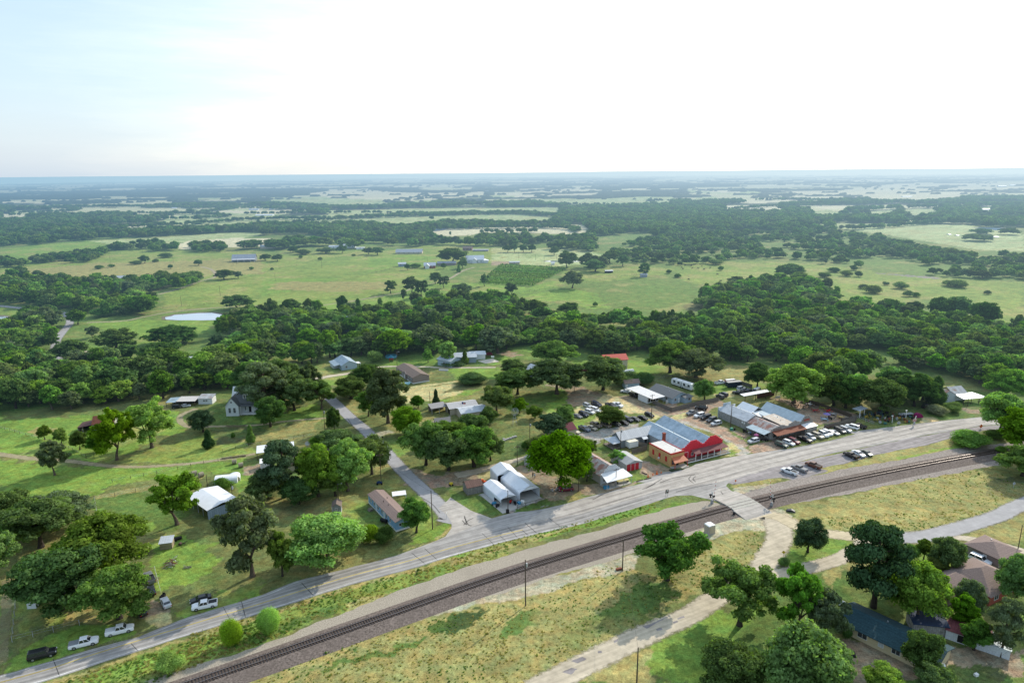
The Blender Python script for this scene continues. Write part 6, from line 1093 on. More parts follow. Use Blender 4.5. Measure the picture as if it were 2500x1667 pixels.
box(sa,'white_wing',WHS,9.4,16.2,19.0,27,0,3.2);gable_roof(sa,9.4,16.2,19.0,27,3.2,1.9,'y',TINW,.3,name='white_roof');shed(sa,[(9.6,14.6,2.9),(17.6,14.6,2.7),(17.6,18.9,3.6),(9.6,18.9,3.6)],.07,TINW,'white_lean_roof')
gable_walls(sa,14.9,22.4,.3,19.5,3.6,2.7,'y',BOARDG);gable_roof(sa,14.9,22.4,.35,19.5,3.6,2.7,'y',mat('pale_galvanised_roof',(.44,.51,.54),rough=.5,var=.15,scale=.5,stripe='Y',sscale=1.4,samt=.12,blot=.2,blotcol=(.6,.64,.66)),.3)
shed(sa,[(11.0,5,3.3),(14.85,5,3.5),(14.85,19,3.6),(11.0,19,3.3)],.08,mat('pale_tin_lean',(.50,.58,.62),rough=.5,stripe='Y',sscale=1.2,samt=.15),'lean_roof');box(sa,'lean_wall',BOARDD,11.1,14.8,12.5,18.9,0,3.2)
shed(sa,[(-.2,-3.2,2.75),(15.8,-3.2,2.75),(15.6,-.02,3.45),(0,-.02,3.45)],.06,RUST,'porch_roof');posts(sa,[(x,-3.0)for x in (0,3.1,6.2,9.3,12.4,15.5)],2.75,WOODP,.08)
b=MB();b.box(0,15.6,-3.05,-2.98,1.0,1.08);b.box(0,15.6,-3.05,-2.98,.6,.66);b.build('railing',WOODP,sa);box(sa,'porch_deck',WOODL,-.1,15.7,-3.2,-.01,.15,.3)
b=MB();b.face([(15.9,-2.6,2.7),(22.6,-2.6,2.7),(20.6,-.02,3.6),(15.9,-.02,3.4)]);b.face([(22.6,-2.6,2.7),(24.0,1.4,2.6),(20.6,-.02,3.6)]);b.face([(15.9,-2.6,2.64),(20.0,-2.6,2.64),(22.6,-2.6,2.64),(24,1.4,2.54),(20.6,-.02,3.5)]);b.build('corner_porch_roof',TINW,sa)
box(sa,'side_room',BOARDD,16,22.4,-2.2,-.02,0,2.6)
shed(sa,[(-3.3,.4,2.6),(-3.3,9.6,2.6),(-.02,9.6,3.2),(-.02,.4,3.2)],.06,TINB,'side_porch_roof');posts(sa,[(-3.1,y)for y in (.5,3.5,6.5,9.4)],2.6,WOODP,.07);box(sa,'side_deck',WOODL,-3.3,-.02,.2,9.6,.1,.3)
for x in (1.2,4.4,7.6,10.8,13.4):window(sa,'f',x,1.0,1.3,1.3,0,WOODP)
door(sa,'f',3.0,1.1,2.2,0,DARKIN,.3)
for y in (1.5,5.2):window(sa,'l',y,1.1,1.2,1.2,.05,WOODP)
door(sa,'l',3.5,1.1,2.1,.05,DARKIN,.3)
for y in (13.5,14.6):
 o=MB().tube((-.03,y,2.4),(-.12,y,2.4),.38,.38,14);r_=o.build('round_sign',WHP,sa)
b=MB();b.box(1.2,5.2,-.10,-.02,3.75,4.25);b.build('sign_board',mat('faded_sign',(.25,.16,.13)),sa);b=MB();b.box(17.4,20.4,-.10,-.02,4.5,5.3);b.build('sign_board',mat('faded_red_sign',(.32,.08,.06)),sa)
ca=thing('canopy_roof','long thin white canopy roof on posts behind the saloon','canopy',G('t',760,250),R_(24));shed(ca,[(-1,0,3.0),(19,0,3.0),(19,2.6,3.2),(-1,2.6,3.2)],.12,TINW,'roof');posts(ca,[(0,.2),(6,.2),(12,.2),(18,.2)],3.0,WOODP,.09);box(ca,'wall',mat('dark_red_wall',(.14,.06,.05)),9,19,2.2,2.5,0,3.0)
ph=thing('pale_blue_house','pale blue house with a grey shingle roof behind the board fence','house',G('l',1370,500),R_(32));gable_walls(ph,0,9.4,0,14.5,2.8,1.9,'y',BLUEG);gable_roof(ph,0,9.4,0,14.5,2.8,1.9,'y',SHG,.55)
box(ph,'annex',BLUEG,5.2,9.2,-2.6,-.01,0,2.5);shed(ph,[(4.8,-3.2,2.5),(9.9,-3.2,2.5),(9.9,.0,3.0),(4.8,.0,3.0)],.1,SHG,'annex_roof');window(ph,'f',7.0,1.1,1.2,1.1,-2.6);window(ph,'f',1.2,1.1,1.1,1.2,0);door(ph,'f',3.4,1,2.1,0,TRIM)
window(ph,'l',3,1.1,1.2,1.2,0);window(ph,'l',8,1.1,1.2,1.2,0)
wcar=thing('flat_carport','long flat-roofed white carport with a closed room, beside the pale blue house','carport',G('l',1135,515),R_(30));shed(wcar,[(-.4,-.6,3.0),(7.1,-.6,3.0),(7.1,17.2,3.15),(-.4,17.2,3.15)],.12,mat('white_flat_metal',(.66,.66,.66),rough=.6,stripe='X',sscale=.7,samt=.06),'roof')
box(wcar,'room',WHS,0,6.4,3.0,9.2,0,2.9);posts(wcar,[(.1,12),(.1,16.8),(6.6,12),(6.6,16.8),(.1,.0),(6.6,.0)],2.95,STEEL,.07);box(wcar,'back_wall',WHS,6.3,6.45,9.3,17,0,2.7)
for x in (.5,2.0,3.5,5.0):window(wcar,'f',x,.4,1.1,2.0,3.0,TRIM,DARKIN,mull=False )
for i,(x,y)in enumerate(((1290,460),(1355,470),(1310,500))):
 q=thing('garden_arch',['white lattice arch beside the patio','tallest white lattice arch by the pale blue house','white lattice panel nearest the board fence'][i],'arch',G('l',x,y),R_(30));h_=(2.2,3.0,1.6)[i]
 b=MB();b.box(-.6,-.5,0,.1,0,h_);b.box(.5,.6,0,.1,0,h_);b.box(-.6,.6,0,.1,h_,h_+.1)
 for k in range(6):b.box(-.5,.5,.03,.07,.2+k*h_/7,.26+k*h_/7)
 b.build('lattice',WHP,q)
bs=thing('blue_shed','small pale blue shed with a red-brown roof behind the flat carport','shed',G('l',825,322),R_(10));gable_walls(bs,0,7.2,0,3.6,2.5,1.3,'x',BLUEG);gable_roof(bs,0,7.2,0,3.6,2.5,1.3,'x',SHBR,.3);door(bs,'f',.5,.9,2,0,TRIM)
rr=thing('red_roof_house','tall beige two-storey house with a bright red metal roof','house',G('f',1075,1258),R_(10));gable_walls(rr,-3.5,8.6,0,8.5,5.2,1.8,'x',BEIG);gable_roof(rr,-3.5,8.6,0,8.5,5.2,1.8,'x',REDM,.5)
for x in (.2,1.5):window(rr,'f',x,3.6,1.0,1.2,0)
for x in (2.8,5.6):window(rr,'f',x,1.0,.8,.8,0)
cv=thing('boat_cover','white covered boat or car beside the red-roofed house','boat',G('f',1220,1288),R_(18));b=MB();b.prism([(-1.2,.3),(-1.2,1.0),(-.3,1.9),(.6,1.8),(1.2,.9),(1.2,.3)],'x',-3.2,3.2);b.build('cover',WHP,cv)
hg=thing('grey_house','grey house with a dark roof hidden between two oaks','house',G('j',1330,300),R_(-55));gable_walls(hg,0,12,0,7.5,3,1.9,'x',mat('blue_grey_wall',(.34,.40,.46),stripe='Z',sscale=3));gable_roof(hg,0,12,0,7.5,3,1.9,'x',TIN,.4);
ra=thing('ranch_house','low ranch building with grey and pale metal roofs, open car bays and a flag','building',G('j',600,828),R_(22));
gable_walls(ra,0,11.2,0,7.6,2.9,1.0,'x',BEIG,'wall');gable_roof(ra,0,11.2,0,7.6,2.9,1.0,'x',TIN,.4);box(ra,'rear_wall',BEIG,-2.6,9.6,7.7,15.2,0,2.8);gable_roof(ra,-2.8,9.8,7.7,15.4,2.8,1.1,'x',mat('light_grey_roof',(.46,.45,.45),rough=.7,stripe='X',sscale=1.2,samt=.1),.3,name='rear_roof')
shed(ra,[(-9.8,11.6,2.5),(-2.9,11.6,2.7),(-2.9,17,3.2),(-9.8,17,3.0)],.1,mat('dull_grey_roof',(.30,.29,.29),rough=.8),'carport_roof');posts(ra,[(-9.4,11.9),(-6.2,11.9),(-3.1,11.9)],2.5,STEEL,.09);box(ra,'carport_back',TANS,-9.6,-3,16.6,16.8,0,2.8)
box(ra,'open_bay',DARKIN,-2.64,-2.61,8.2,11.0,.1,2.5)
gs2=thing('grey_gable_shed','small grey gable roof below the ranch forecourt','shed',G('j',300,905),R_(15));gable_walls(gs2,0,6,0,4.5,1.6,1.3,'x',TANS);gable_roof(gs2,0,6,0,4.5,1.6,1.3,'x',mat('grey_brown_roof',(.24,.23,.22),var=.2),.3)
fl=thing('flagpole','flagpole with a blue, white and red flag in front of the ranch','flagpole',G('j',605,800),0);MB().tube((0,0,0),(0,0,7.2),.05,.03).build('pole',STEEL,fl)
f1=MB().box(0,.5,-.01,.01,6.1,7.1).build('flag',mat('flag_blue',(.02,.05,.22)),fl);MB().box(.501,1.6,-.01,.01,6.6,7.1).build('flag_stripe',WHP,f1);MB().box(.501,1.6,-.01,.01,6.1,6.599).build('flag_stripe',REDPL,f1)
wmill=thing('windmill','old multi-blade farm windmill on a lattice tower','windmill',G('j',1205,880),R_(15));b=MB();
for sx,sy in ((-1,-1),(1,-1),(1,1),(-1,1)):b.tube((sx*.9,sy*.9,0),(sx*.12,sy*.12,5.6),.05,.04,4)
for z in (1.4,2.8,4.2):
 w_=.9-(.78)*z/5.6
 for (ax,ay),(bx,by)in (((-1,-1),(1,-1)),((1,-1),(1,1)),((1,1),(-1,1)),((-1,1),(-1,-1))):b.tube((ax*w_,ay*w_,z),(bx*w_,by*w_,z),.03,.03,4)
b.build('tower',STEEL,wmill);b=MB()
for k in range(16):
 a=k*math.pi/8;c_,s_=math.cos(a),math.sin(a);p=[(r_*c_-q*s_,-.5+q*.25,5.9+r_*s_+q*c_)for r_,q in ((.6,-.04),(1.7,-.13),(1.7,.13),(.6,.04))];b.face(p)
b.build('wheel',mat('windmill_blades',(.36,.38,.40),rough=.5),wmill);MB().tube((0,-.5,5.9),(0,1.2,5.9),.06).build('shaft',STEEL,wmill);MB().box(-.01,.01,1.2,2.3,5.5,6.3).build('tail_vane',STEEL,wmill)
mh=thing('maroon_roof_house','small house with a dark maroon roof under the magnolia','house',G('j',1690,1040),R_(25));gable_walls(mh,0,8.5,0,6.5,2.7,1.6,'x',BEIG);gable_roof(mh,0,8.5,0,6.5,2.7,1.6,'x',MAR,.35)
def mobile(label,loc,w,d,h,rh,wm_,rm,ang,name='mobile_home'):
 t=thing(name,label,'mobile home',loc,ang);gable_walls(t,0,w,0,d,h,rh,'y',wm_);gable_roof(t,0,w,0,d,h,rh,'y',rm,.25);box(t,'skirting',TRIM,-.03,w+.03,-.03,d+.03,0,.5);return t
bm_=mobile('long narrow sky-blue mobile home with a brown shingle roof near the side street',G('i',1832,1560),5.0,21,3.0,.75,BLUES,SHBR,R_(33))
for y in (3.5,6.2,9.6,12.5,15.6,18.2):window(bm_,'l',y,1.4,.9,1.2,0)
for y in (8.0,14.2):door(bm_,'l',y,.9,2.1,0,TRIM,.5)
window(bm_,'f',1.0,1.5,1.3,.9,0)
for x,y in ((1.6,12.5),(1.8,9.5),(3.4,14)):MB().tube((x,y,3.2),(x,y,4.1),.09).build('vent_pipe',DARKIN,bm_)
pc=thing('patio_canopy','flat white patio canopy on thin posts beside the blue mobile home','canopy',G('i',1800,1285),R_(14));box(pc,'roof',WHP,0,4.3,0,3.0,2.3,2.42);posts(pc,[(.1,.1),(4.2,.1),(.1,2.9),(4.2,2.9)],2.3,STEEL,.05)
br=mobile('wide taupe-brown mobile home with a brown shingle roof behind the pale field',G('e',1500,1385),8.6,22.5,3.0,1.5,TANS,SHB,R_(30))
for y in (2,5,13,17,20):window(br,'l',y,1.3,1,1.2,0)
gw=MB();gw.prism([(8,0),(11.4,0),(11.4,3.0),(9.7,4.2),(8,3.0)],'x',-.5,-.02);gw.build('entrance_gable',TANS,br);door(br,'l',9.2,1,2.1,-.5,TRIM,.4)
ct=thing('cottage','pale cottage with a blue-grey tin roof and small porch at the wood edge','house',G('e',862,1265),R_(30));gable_walls(ct,0,8.2,0,13.5,2.7,2.0,'y',BLUEG);gable_roof(ct,0,8.2,0,13.5,2.7,2.0,'y',TINYB,.4)
box(ct,'porch_room',WHS,-2.8,-.01,6.0,12,0,2.2);shed(ct,[(-3.2,2.0,2.2),(-3.2,13.2,2.2),(-.3,13.2,2.8),(-.3,2.0,2.8)],.08,TINYB,'porch_roof');window(ct,'l',3.0,1,.9,1.2,0);window(ct,'f',2,1,1,1.2,0);shed(ct,[(8.3,1,2.3),(10.6,1,2.2),(10.6,4.6,2.2),(8.3,4.6,2.3)],.08,WHP,'side_canopy');posts(ct,[(10.4,1.2),(10.4,4.4)],2.2,WHP,.06)
gsd=thing('garden_shed','small grey garden shed with white trim in the middle of the yard','shed',G('i',1222,1395),R_(10));gable_walls(gsd,0,2.6,0,3.4,2.5,.9,'y',GREYS);gable_roof(gsd,0,2.6,0,3.4,2.5,.9,'y',SHB,.2);box(gsd,'sill',TRIM,-.04,2.64,-.04,3.44,0,.25);b=MB();b.box(-.05,.03,-.05,.02,0,2.5);b.box(2.57,2.65,-.05,.02,0,2.5);b.build('corner_trim',TRIM,gsd);window(gsd,'f',.95,1.4,.6,.5,0)
fh=thing('farmhouse','white Victorian farmhouse with a steep grey roof and dormer','house',G('i',207,455),R_(3));fh.scale=(1,1,1.35)
gable_walls(fh,0,5.4,0,7,3.4,2.6,'y',WHS);gable_roof(fh,0,5.4,0,7,3.4,2.6,'y',SHG,.35)
gable_walls(fh,1.2,13.5,3.2,12.5,3.4,4.6,'x',WHS,'main_wall');hip_roof(fh,1.0,13.5,2.6,13.0,3.5,5.0,SHG,.5,'main_roof');gable_walls(fh,6.4,8.8,3.6,6.6,6.2,1.0,'y',WHS,'dormer');gable_roof(fh,6.4,8.8,3.4,7.2,6.2,1.0,'y',SHG,.25,name='dormer_roof')
for x in (6.75,7.7):window(fh,'f',x,4.9,.65,1.1,3.6)
for x in (1.2,3.2):window(fh,'f',x,1.1,.9,1.6,0)
window(fh,'f',2.3,4.3,.6,.5,0,mull=False )
shed(fh,[(5.5,.6,2.9),(13.6,.6,2.9),(13.6,3.1,3.3),(5.5,3.1,3.3)],.1,SHG,'porch_roof');posts(fh,[(6.0,.8),(8.4,.8),(11,.8),(13.3,.8)],2.9,TRIM,.09);box(fh,'porch_deck',TRIM,5.45,13.5,.6,3.15,.2,.45);window(fh,'f',7,1.1,.9,1.6,3.19);door(fh,'f',8.6,1,2.2,3.19,DARKIN,.45)
ob=thing('outbuilding','row of white sheds with an open tin lean-to left of the farmhouse','shed',G('h',1900,340),R_(2));box(ob,'wall',WHS,0,6.2,0,4.5,0,2.6);shed(ob,[(-.2,-.3,2.6),(6.4,-.3,2.6),(6.4,4.7,3.3),(-.2,4.7,3.3)],.09,TINRUSTX,'roof');window(ob,'f',2.2,1.3,.8,.7,0,TRIM);window(ob,'f',3.3,1.3,.8,.7,0,TRIM)
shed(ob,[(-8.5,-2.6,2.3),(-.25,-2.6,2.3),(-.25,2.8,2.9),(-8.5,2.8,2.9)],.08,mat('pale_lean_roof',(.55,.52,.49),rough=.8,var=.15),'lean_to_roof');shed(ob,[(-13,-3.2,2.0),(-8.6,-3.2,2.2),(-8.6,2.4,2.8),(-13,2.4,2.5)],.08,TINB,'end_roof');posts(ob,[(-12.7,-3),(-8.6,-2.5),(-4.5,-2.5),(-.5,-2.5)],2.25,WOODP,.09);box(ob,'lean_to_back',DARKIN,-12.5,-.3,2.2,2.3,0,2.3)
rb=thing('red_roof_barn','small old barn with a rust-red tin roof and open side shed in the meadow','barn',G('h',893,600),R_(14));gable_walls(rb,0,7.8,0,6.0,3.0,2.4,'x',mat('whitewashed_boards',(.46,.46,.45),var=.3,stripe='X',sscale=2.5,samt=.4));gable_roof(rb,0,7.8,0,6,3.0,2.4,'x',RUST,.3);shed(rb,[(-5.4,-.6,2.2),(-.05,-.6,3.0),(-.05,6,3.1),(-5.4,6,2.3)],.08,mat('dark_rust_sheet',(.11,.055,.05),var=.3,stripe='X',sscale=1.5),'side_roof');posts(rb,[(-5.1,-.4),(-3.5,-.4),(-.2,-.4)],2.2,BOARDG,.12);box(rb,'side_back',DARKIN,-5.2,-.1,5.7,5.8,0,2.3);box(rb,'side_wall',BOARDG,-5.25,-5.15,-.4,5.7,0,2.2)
msd=thing('metal_shed','long open metal shed with a pale tin roof in the paddock','shed',G('h',1995,1445),R_(48));gable_roof(msd,0,9.6,0,13.8,3.0,.8,'y',TINY_,.2);box(msd,'end_wall',mat('blue_grey_sheet',(.25,.32,.38),stripe='X',sscale=1.5),0,9.6,.02,.1,0,2.9);box(msd,'side_wall',STEEL,9.5,9.6,.1,13.7,0,2.9);posts(msd,[(.1,y)for y in (3.4,6.8,10.2,13.6)],3.0,STEEL,.08);box(msd,'back_wall',STEEL,0,9.6,13.6,13.7,0,2.9)
for i,(x,y,L_,r_,lab,a_)in enumerate(((2065,1085,7.2,1.9,'larger curved tin hut near the long metal shed',12),(2250,1035,3.6,1.5,'smaller round-topped hut with a plank end wall',-70))):
 q=thing('quonset_hut',lab,'hut',G('h',x,y),R_(a_));pr=[(-r_*1.15,0),(-r_*1.15,.9)]+[(r_*1.15*math.cos(math.pi*(1-k/8)),.9+r_*.62*math.sin(math.pi*k/8))for k in range(1,8)]+[(r_*1.15,.9),(r_*1.15,0)]
 b=MB();b.prism(pr,'x',0,L_);b.build('shell',TINW,q);b=MB();b.prism([(p[0]*.93,p[1]*.95+.01)for p in pr],'x',L_+.005 if i else -.03,L_+.04 if i else -.005);b.build('end_wall',BEIG if i else GREYS,q)
HAY=mat('hay_bale',(.32,.28,.20),rough=.98,var=.35,scale=5,bump=.5)
first=None
for i,(x,y,lab)in enumerate(((2222,912,'round hay bale at the back left by the track gate'),(2285,945,'round hay bale just right of the first by the gate'),(1840,1025,'left round hay bale of the pair above the pecan'),(1905,1040,'right round hay bale of the pair above the pecan'))):
 q=thing('hay_bale',lab,'hay bale',G('h',x,y),R_(20+9*i),'hay bales in the paddock');MB().tube((0,0,.85),(1.5,0,.85),.85,.85,18).build('bale',HAY,q)
wc2=thing('white_carport','white ribbed carport half hidden by the umbrella pine','carport',G('i',500,880),R_(18));shed(wc2,[(0,-.3,2.9),(13,-.3,2.9),(13,6.2,3.2),(0,6.2,3.2)],.12,TINW,'roof');posts(wc2,[(.2,0),(4,0),(8,0),(12.6,0),(.2,6),(12.6,6)],2.9,WOODP,.09);box(wc2,'storage_room',GREYS,2.5,7.5,2.6,6.1,0,2.7)
ws=thing('white_shed','small white shed in front of the ribbed carport','shed',G('i',535,965),R_(18));box(ws,'wall',WHS,0,4.2,0,3.2,0,2.3);shed(ws,[(-.2,-.2,2.3),(4.4,-.2,2.3),(4.4,3.4,2.6),(-.2,3.4,2.6)],.08,WHP,'roof');door(ws,'f',.4,.8,1.9,0,mat('white_dull',(.6,.6,.58)))
hr_=thing('hidden_house','house roof hidden in the trees beside the side street','house',G('i',800,985),R_(25));gable_walls(hr_,0,16,0,9,2.8,1.9,'x',BEIG);gable_roof(hr_,0,16,0,9,2.8,1.9,'x',SHB,.4)
ps=thing('plank_shed','tiny plank shed with a tin roof beside the scrap pile','shed',G('o',1436,378),R_(14));box(ps,'wall',mat('bare_planks',(.36,.30,.20),var=.3,stripe='Z',sscale=3.2,samt=.5),0,3.1,0,2.8,0,2.0);shed(ps,[(-.2,-.3,2.0),(3.3,-.3,2.0),(3.3,3.1,2.5),(-.2,3.1,2.5)],.07,TIN,'roof')
wp=thing('scrap_pile','heap of scrap timber and pipes below the plank shed','scrap pile',G('o',1530,510),0);r2=random.Random(4)
for mm,n_ in ((WOODP,16),(WHP,7),(mat('scrap_red',(.30,.07,.05)),6),(BOARDG,14)):
 b=MB()
 for k in range(n_):
  x,y=r2.gauss(0,.8),r2.gauss(0,1.2);a=r2.uniform(0,3.14);l_=r2.uniform(.8,2.4);z=r2.uniform(.1,.8);b.tube((x-math.cos(a)*l_/2,y-math.sin(a)*l_/2,z),(x+math.cos(a)*l_/2,y+math.sin(a)*l_/2,z+r2.uniform(-.3,.5)),.06,.06,4)
 b.build('timber',mm,wp)
th_=thing('teal_roof_house','cream house with a dark teal shingle roof at the lower right','house',G('r',800,1150),R_(-50));
gable_walls(th_,0,16.5,0,8.6,2.6,1.5,'x',CREAM);gable_roof(th_,-3.2,16.5,-.1,8.6,2.6,1.5,'x',SHT,.6,t=.14);
window(th_,'f',1.3,.95,1.9,1.3,0);window(th_,'f',5.6,1.0,1.0,1.3,0,pane=mat('curtain',(.55,.58,.60)));window(th_,'f',8.3,1.0,1.6,1.3,0);window(th_,'f',12.3,1.0,1.0,1.3,0);posts(th_,[(-3.2,.2),(-3.2,8.4)],2.5,TRIM,.07)
tw=thing('blue_roof_shed','low dark blue roofed shed behind the teal-roofed house','shed',G('r',1350,1120),R_(-12));box(tw,'wall',BOARDD,0,7,0,4.5,0,2.4);shed(tw,[(-.2,-.3,2.4),(7.2,-.3,2.5),(7.2,4.7,3.0),(-.2,4.7,2.9)],.1,mat('navy_roof',(.03,.05,.10),var=.3),'roof')
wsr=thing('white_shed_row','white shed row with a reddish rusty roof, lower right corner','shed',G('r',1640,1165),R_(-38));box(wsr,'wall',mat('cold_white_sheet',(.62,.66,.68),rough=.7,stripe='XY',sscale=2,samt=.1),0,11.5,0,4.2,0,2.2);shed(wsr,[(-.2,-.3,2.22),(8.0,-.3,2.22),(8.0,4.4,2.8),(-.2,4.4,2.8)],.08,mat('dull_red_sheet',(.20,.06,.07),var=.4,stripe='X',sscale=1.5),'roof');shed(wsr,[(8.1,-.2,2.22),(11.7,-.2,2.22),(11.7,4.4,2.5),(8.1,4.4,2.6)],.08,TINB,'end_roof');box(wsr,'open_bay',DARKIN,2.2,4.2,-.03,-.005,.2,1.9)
b1=thing('brown_roof_house','small square house with a brown hip roof at the right edge','house',G('r',2118,535),R_(27));box(b1,'wall',TANS,0,8.4,0,8.0,0,2.7);hip_roof(b1,0,8.4,0,8,2.7,1.7,SHBR,.7);door(b1,'l',3,1,2,0,TRIM);window(b1,'f',1,1,1.6,1.2,0)
b2=thing('large_brown_house','large house with a wide brown hip roof partly behind trees at the right','house',G('r',2030,880),R_(27));box(b2,'wall',BRK,0,13,0,11,0,2.8);hip_roof(b2,0,13,0,11,2.8,2.8,SHBR,.6);box(b2,'wing_wall',TANS,-8.5,-.01,4.5,11,0,2.7);hip_roof(b2,-8.8,3,4.4,11.2,2.7,2.0,SHBR,.5,'wing_roof');window(b2,'f',2,1,1.6,1.2,0);window(b2,'f',8,1,1.6,1.2,0)
fr_s=thing('white_barn','old white plank barn with a rusty roof and wide porch at the far right','barn',G('n',1560,378),R_(12));gable_walls(fr_s,-7.5,0,0,9,3.2,2.0,'y',mat('old_white_planks',(.52,.56,.56),var=.25,stripe='X',sscale=2,samt=.3));gable_roof(fr_s,-7.5,0,0,9,3.2,2.0,'y',TINRUST,.2);gable_roof(fr_s,-.2,7,1,9,3.0,2.2,'x',TINRUSTX,.2,name='side_roof');box(fr_s,'side_wall',WHS,0,6.6,1.2,8.8,0,2.8);shed(fr_s,[(-.2,-4.5,2.5),(12,-4.5,2.5),(10,1.6,3.1),(0,1.6,3.1)],.07,mat('pale_porch_tin',(.46,.58,.62),rough=.5,stripe='X',sscale=1.2,blot=.4,blotcol=(.65,.68,.68)),'porch_roof');posts(fr_s,[(0,-4.2),(4,-4.2),(8,-4.2),(11.5,-4.2)],2.5,WOODP,.09)
# ---- distant buildings
def far_house(label,c,x,y,w,d,h,rh,wm_,rm,ang=0.,name='distant_house',cat='house',hip=False ,wins=2):
 t=thing(name,label,cat,G(c,x,y),R_(ang))
 if hip:box(t,'wall',wm_,0,w,0,d,0,h);hip_roof(t,0,w,0,d,h,rh,rm,.6)
 else :gable_walls(t,0,w,0,d,h,rh,'x',wm_);gable_roof(t,0,w,0,d,h,rh,'x',rm,.5)
 for k in range(wins):window(t,'f',w*(k+.6)/(wins+.4),1.1,1.1,1.2,0)
 return t
gh=far_house('grey ranch house with wide pale roofs alone on the far pasture','d',2080,218,26,12,3.2,4.6,GREYS,mat('pale_blue_roof',(.42,.45,.50),stripe='X',sscale=1),8,'ranch_house');shed(gh,[(1,-6.5,2.8),(27,-6.5,2.8),(27,-.3,3.3),(1,-.3,3.3)],.15,mat('pale_blue_roof2',(.48,.50,.54)),'porch_roof');posts(gh,[(1.5,-6.2),(8,-6.2),(15,-6.2),(22,-6.2),(26.5,-6.2)],2.8,TRIM,.12)
wh=far_house('white hilltop house with a broad white metal roof above the vineyard','e',1975,303,20,10,4.0,4.0,WHS,TINW,4,'hilltop_house',wins=4);far_b=MB();far_b.prism([(7,0),(12,0),(12,3.6),(9.5,5.6),(7,3.6)],'y',-3.5,-.02);far_b.build('porch_gable',WHS,wh);gable_roof(wh,7,12,-3.6,3,3.6,2.0,'y',TINW,.3,name='gable_roof');box(wh,'end_room',WHS,20.1,25,-2,5,0,3);shed(wh,[(19.6,-2.6,3),(25.6,-2.6,2.6),(25.6,5.6,2.6),(19.6,5.6,4.4)],.1,TINW,'end_roof')
cg=far_house('grey cottage with steep pale gables left of the white hilltop house','e',1600,350,12,8,3,2.6,BRK,mat('pale_gable_roof',(.56,.60,.66),stripe='X',sscale=1),6,'gabled_cottage');gable_walls(cg,1,5.5,-4,-.02,3,2.2,'y',WHS,'gable_wall');gable_roof(cg,1,5.5,-4.2,2,3,2.2,'y',TINW,.4,name='gable_roof')
far_house('low grey building between the cottage and the great oak','e',1720,325,20,8,2.6,1.5,TANS,mat('dull_roof',(.33,.35,.38)),3,'farm_building','building');far_house('little blue-grey shed left of the cottage on the hill','e',1370,335,8,6,3,1.2,mat('blue_tin_wall',(.25,.33,.40)),TIN,12,'hill_shed','shed')
far_house('long low farmhouse with a blue-grey roof at the field top','e',1345,222,33,11,2.4,3.2,BEIG,mat('blue_roof',(.40,.43,.46)),0,'farm_building','farm building',wins=5);far_house('rusty little barn right of the great oak','e',1945,190,12,8,3.4,1.6,mat('rust_wall',(.24,.15,.12)),SHB,-10,'hay_barn','barn');far_house('low open shelter on the meadow behind the hilltop house','e',2035,198,20,6,2,.6,BOARDD,STEEL,-4,'animal_shelter','shelter',wins=0)
far_house('white and blue house among the distant trees','e',872,168,16,9,3.4,1.8,WHS,TIN,0,wins=3);far_house('white caravan beside the distant white house','e',990,180,11,4,2.4,.4,WHP,WHP,2,'caravan','caravan',wins=1);far_house('pale house behind dark trees left of the distant white house','e',745,172,14,8,2.6,1.2,WHS,TIN,0,wins=1);far_house('grey roofed farm in the trees at the left of the far field','e',130,175,18,9,3,1.8,BEIG,TIN,5,'farm_building','farm building',wins=1)
far_house('low shed with a pale roof beside the vineyard yard','f',162,318,11,6,2.6,.8,mat('dull_yellow_wall',(.42,.38,.25)),STEEL,6,'vineyard_shed','shed',wins=1);far_house('tiny white shelter on the far meadow','f',537,318,3.4,3,2.2,.8,WHP,WHP,0,'white_kiosk','shelter',wins=0);far_house('open black-fronted animal shelter on the hillside','f',1022,392,7.4,4.5,2.2,.3,DARKIN,TINW,5,'animal_shelter','shelter',wins=0);far_house('round-roofed grey pump house under the lone pine','f',1340,430,6,4,2.4,1.0,mat('blue_grey_block',(.30,.34,.40)),GREYL,4,'pump_house','shed',wins=0)
far_house('blue-roofed house buried in the left wood','d',950,405,16,8,4.0,1.6,GREYS,mat('bright_blue_roof',(.42,.46,.50)),12,'wood_house','house');far_house('pale roofed house buried in the creek wood','e',830,905,10,9,6.5,2.6,GREYS,mat('lilac_roof',(.52,.56,.64)),-35,'wood_house','house',wins=0)
lw_=far_house('long white-roofed house sunk in the left wood','d',1350,1222,20,8,5.5,1.8,WHS,TINW,8,'wood_house','house',wins=0)
far_house('tan shed with a sunlit pale end wall beside the country lane','d',680,1100,7.0,9,2.8,.5,TANS,mat('sunlit_tan',(.52,.46,.34)),12,'tan_shed','shed',wins=0)
far_house('left white barn with blue-grey walls by the pale court','e',1722,1215,9,9,3.4,1.4,BLUEG,TIN,-35,'barn','barn',wins=1);far_house('long white barn behind the ball court shrubs','e',1800,1205,16,8,3.2,1.6,mat('grey_blue_wall',(.30,.36,.42)),TIN,8,'barn','barn',wins=2);far_house('open white-roofed shelter at the right end of the barns','e',2010,1170,8.5,7,2.8,1.0,WHP,TINW,10,'shelter','shelter',wins=0)
poly_sheet('ball_court',GL('e',2075,1178,2215,1158,2272,1185,2150,1203),.06,mat('court_slab',(.62,.57,.47),var=.1))
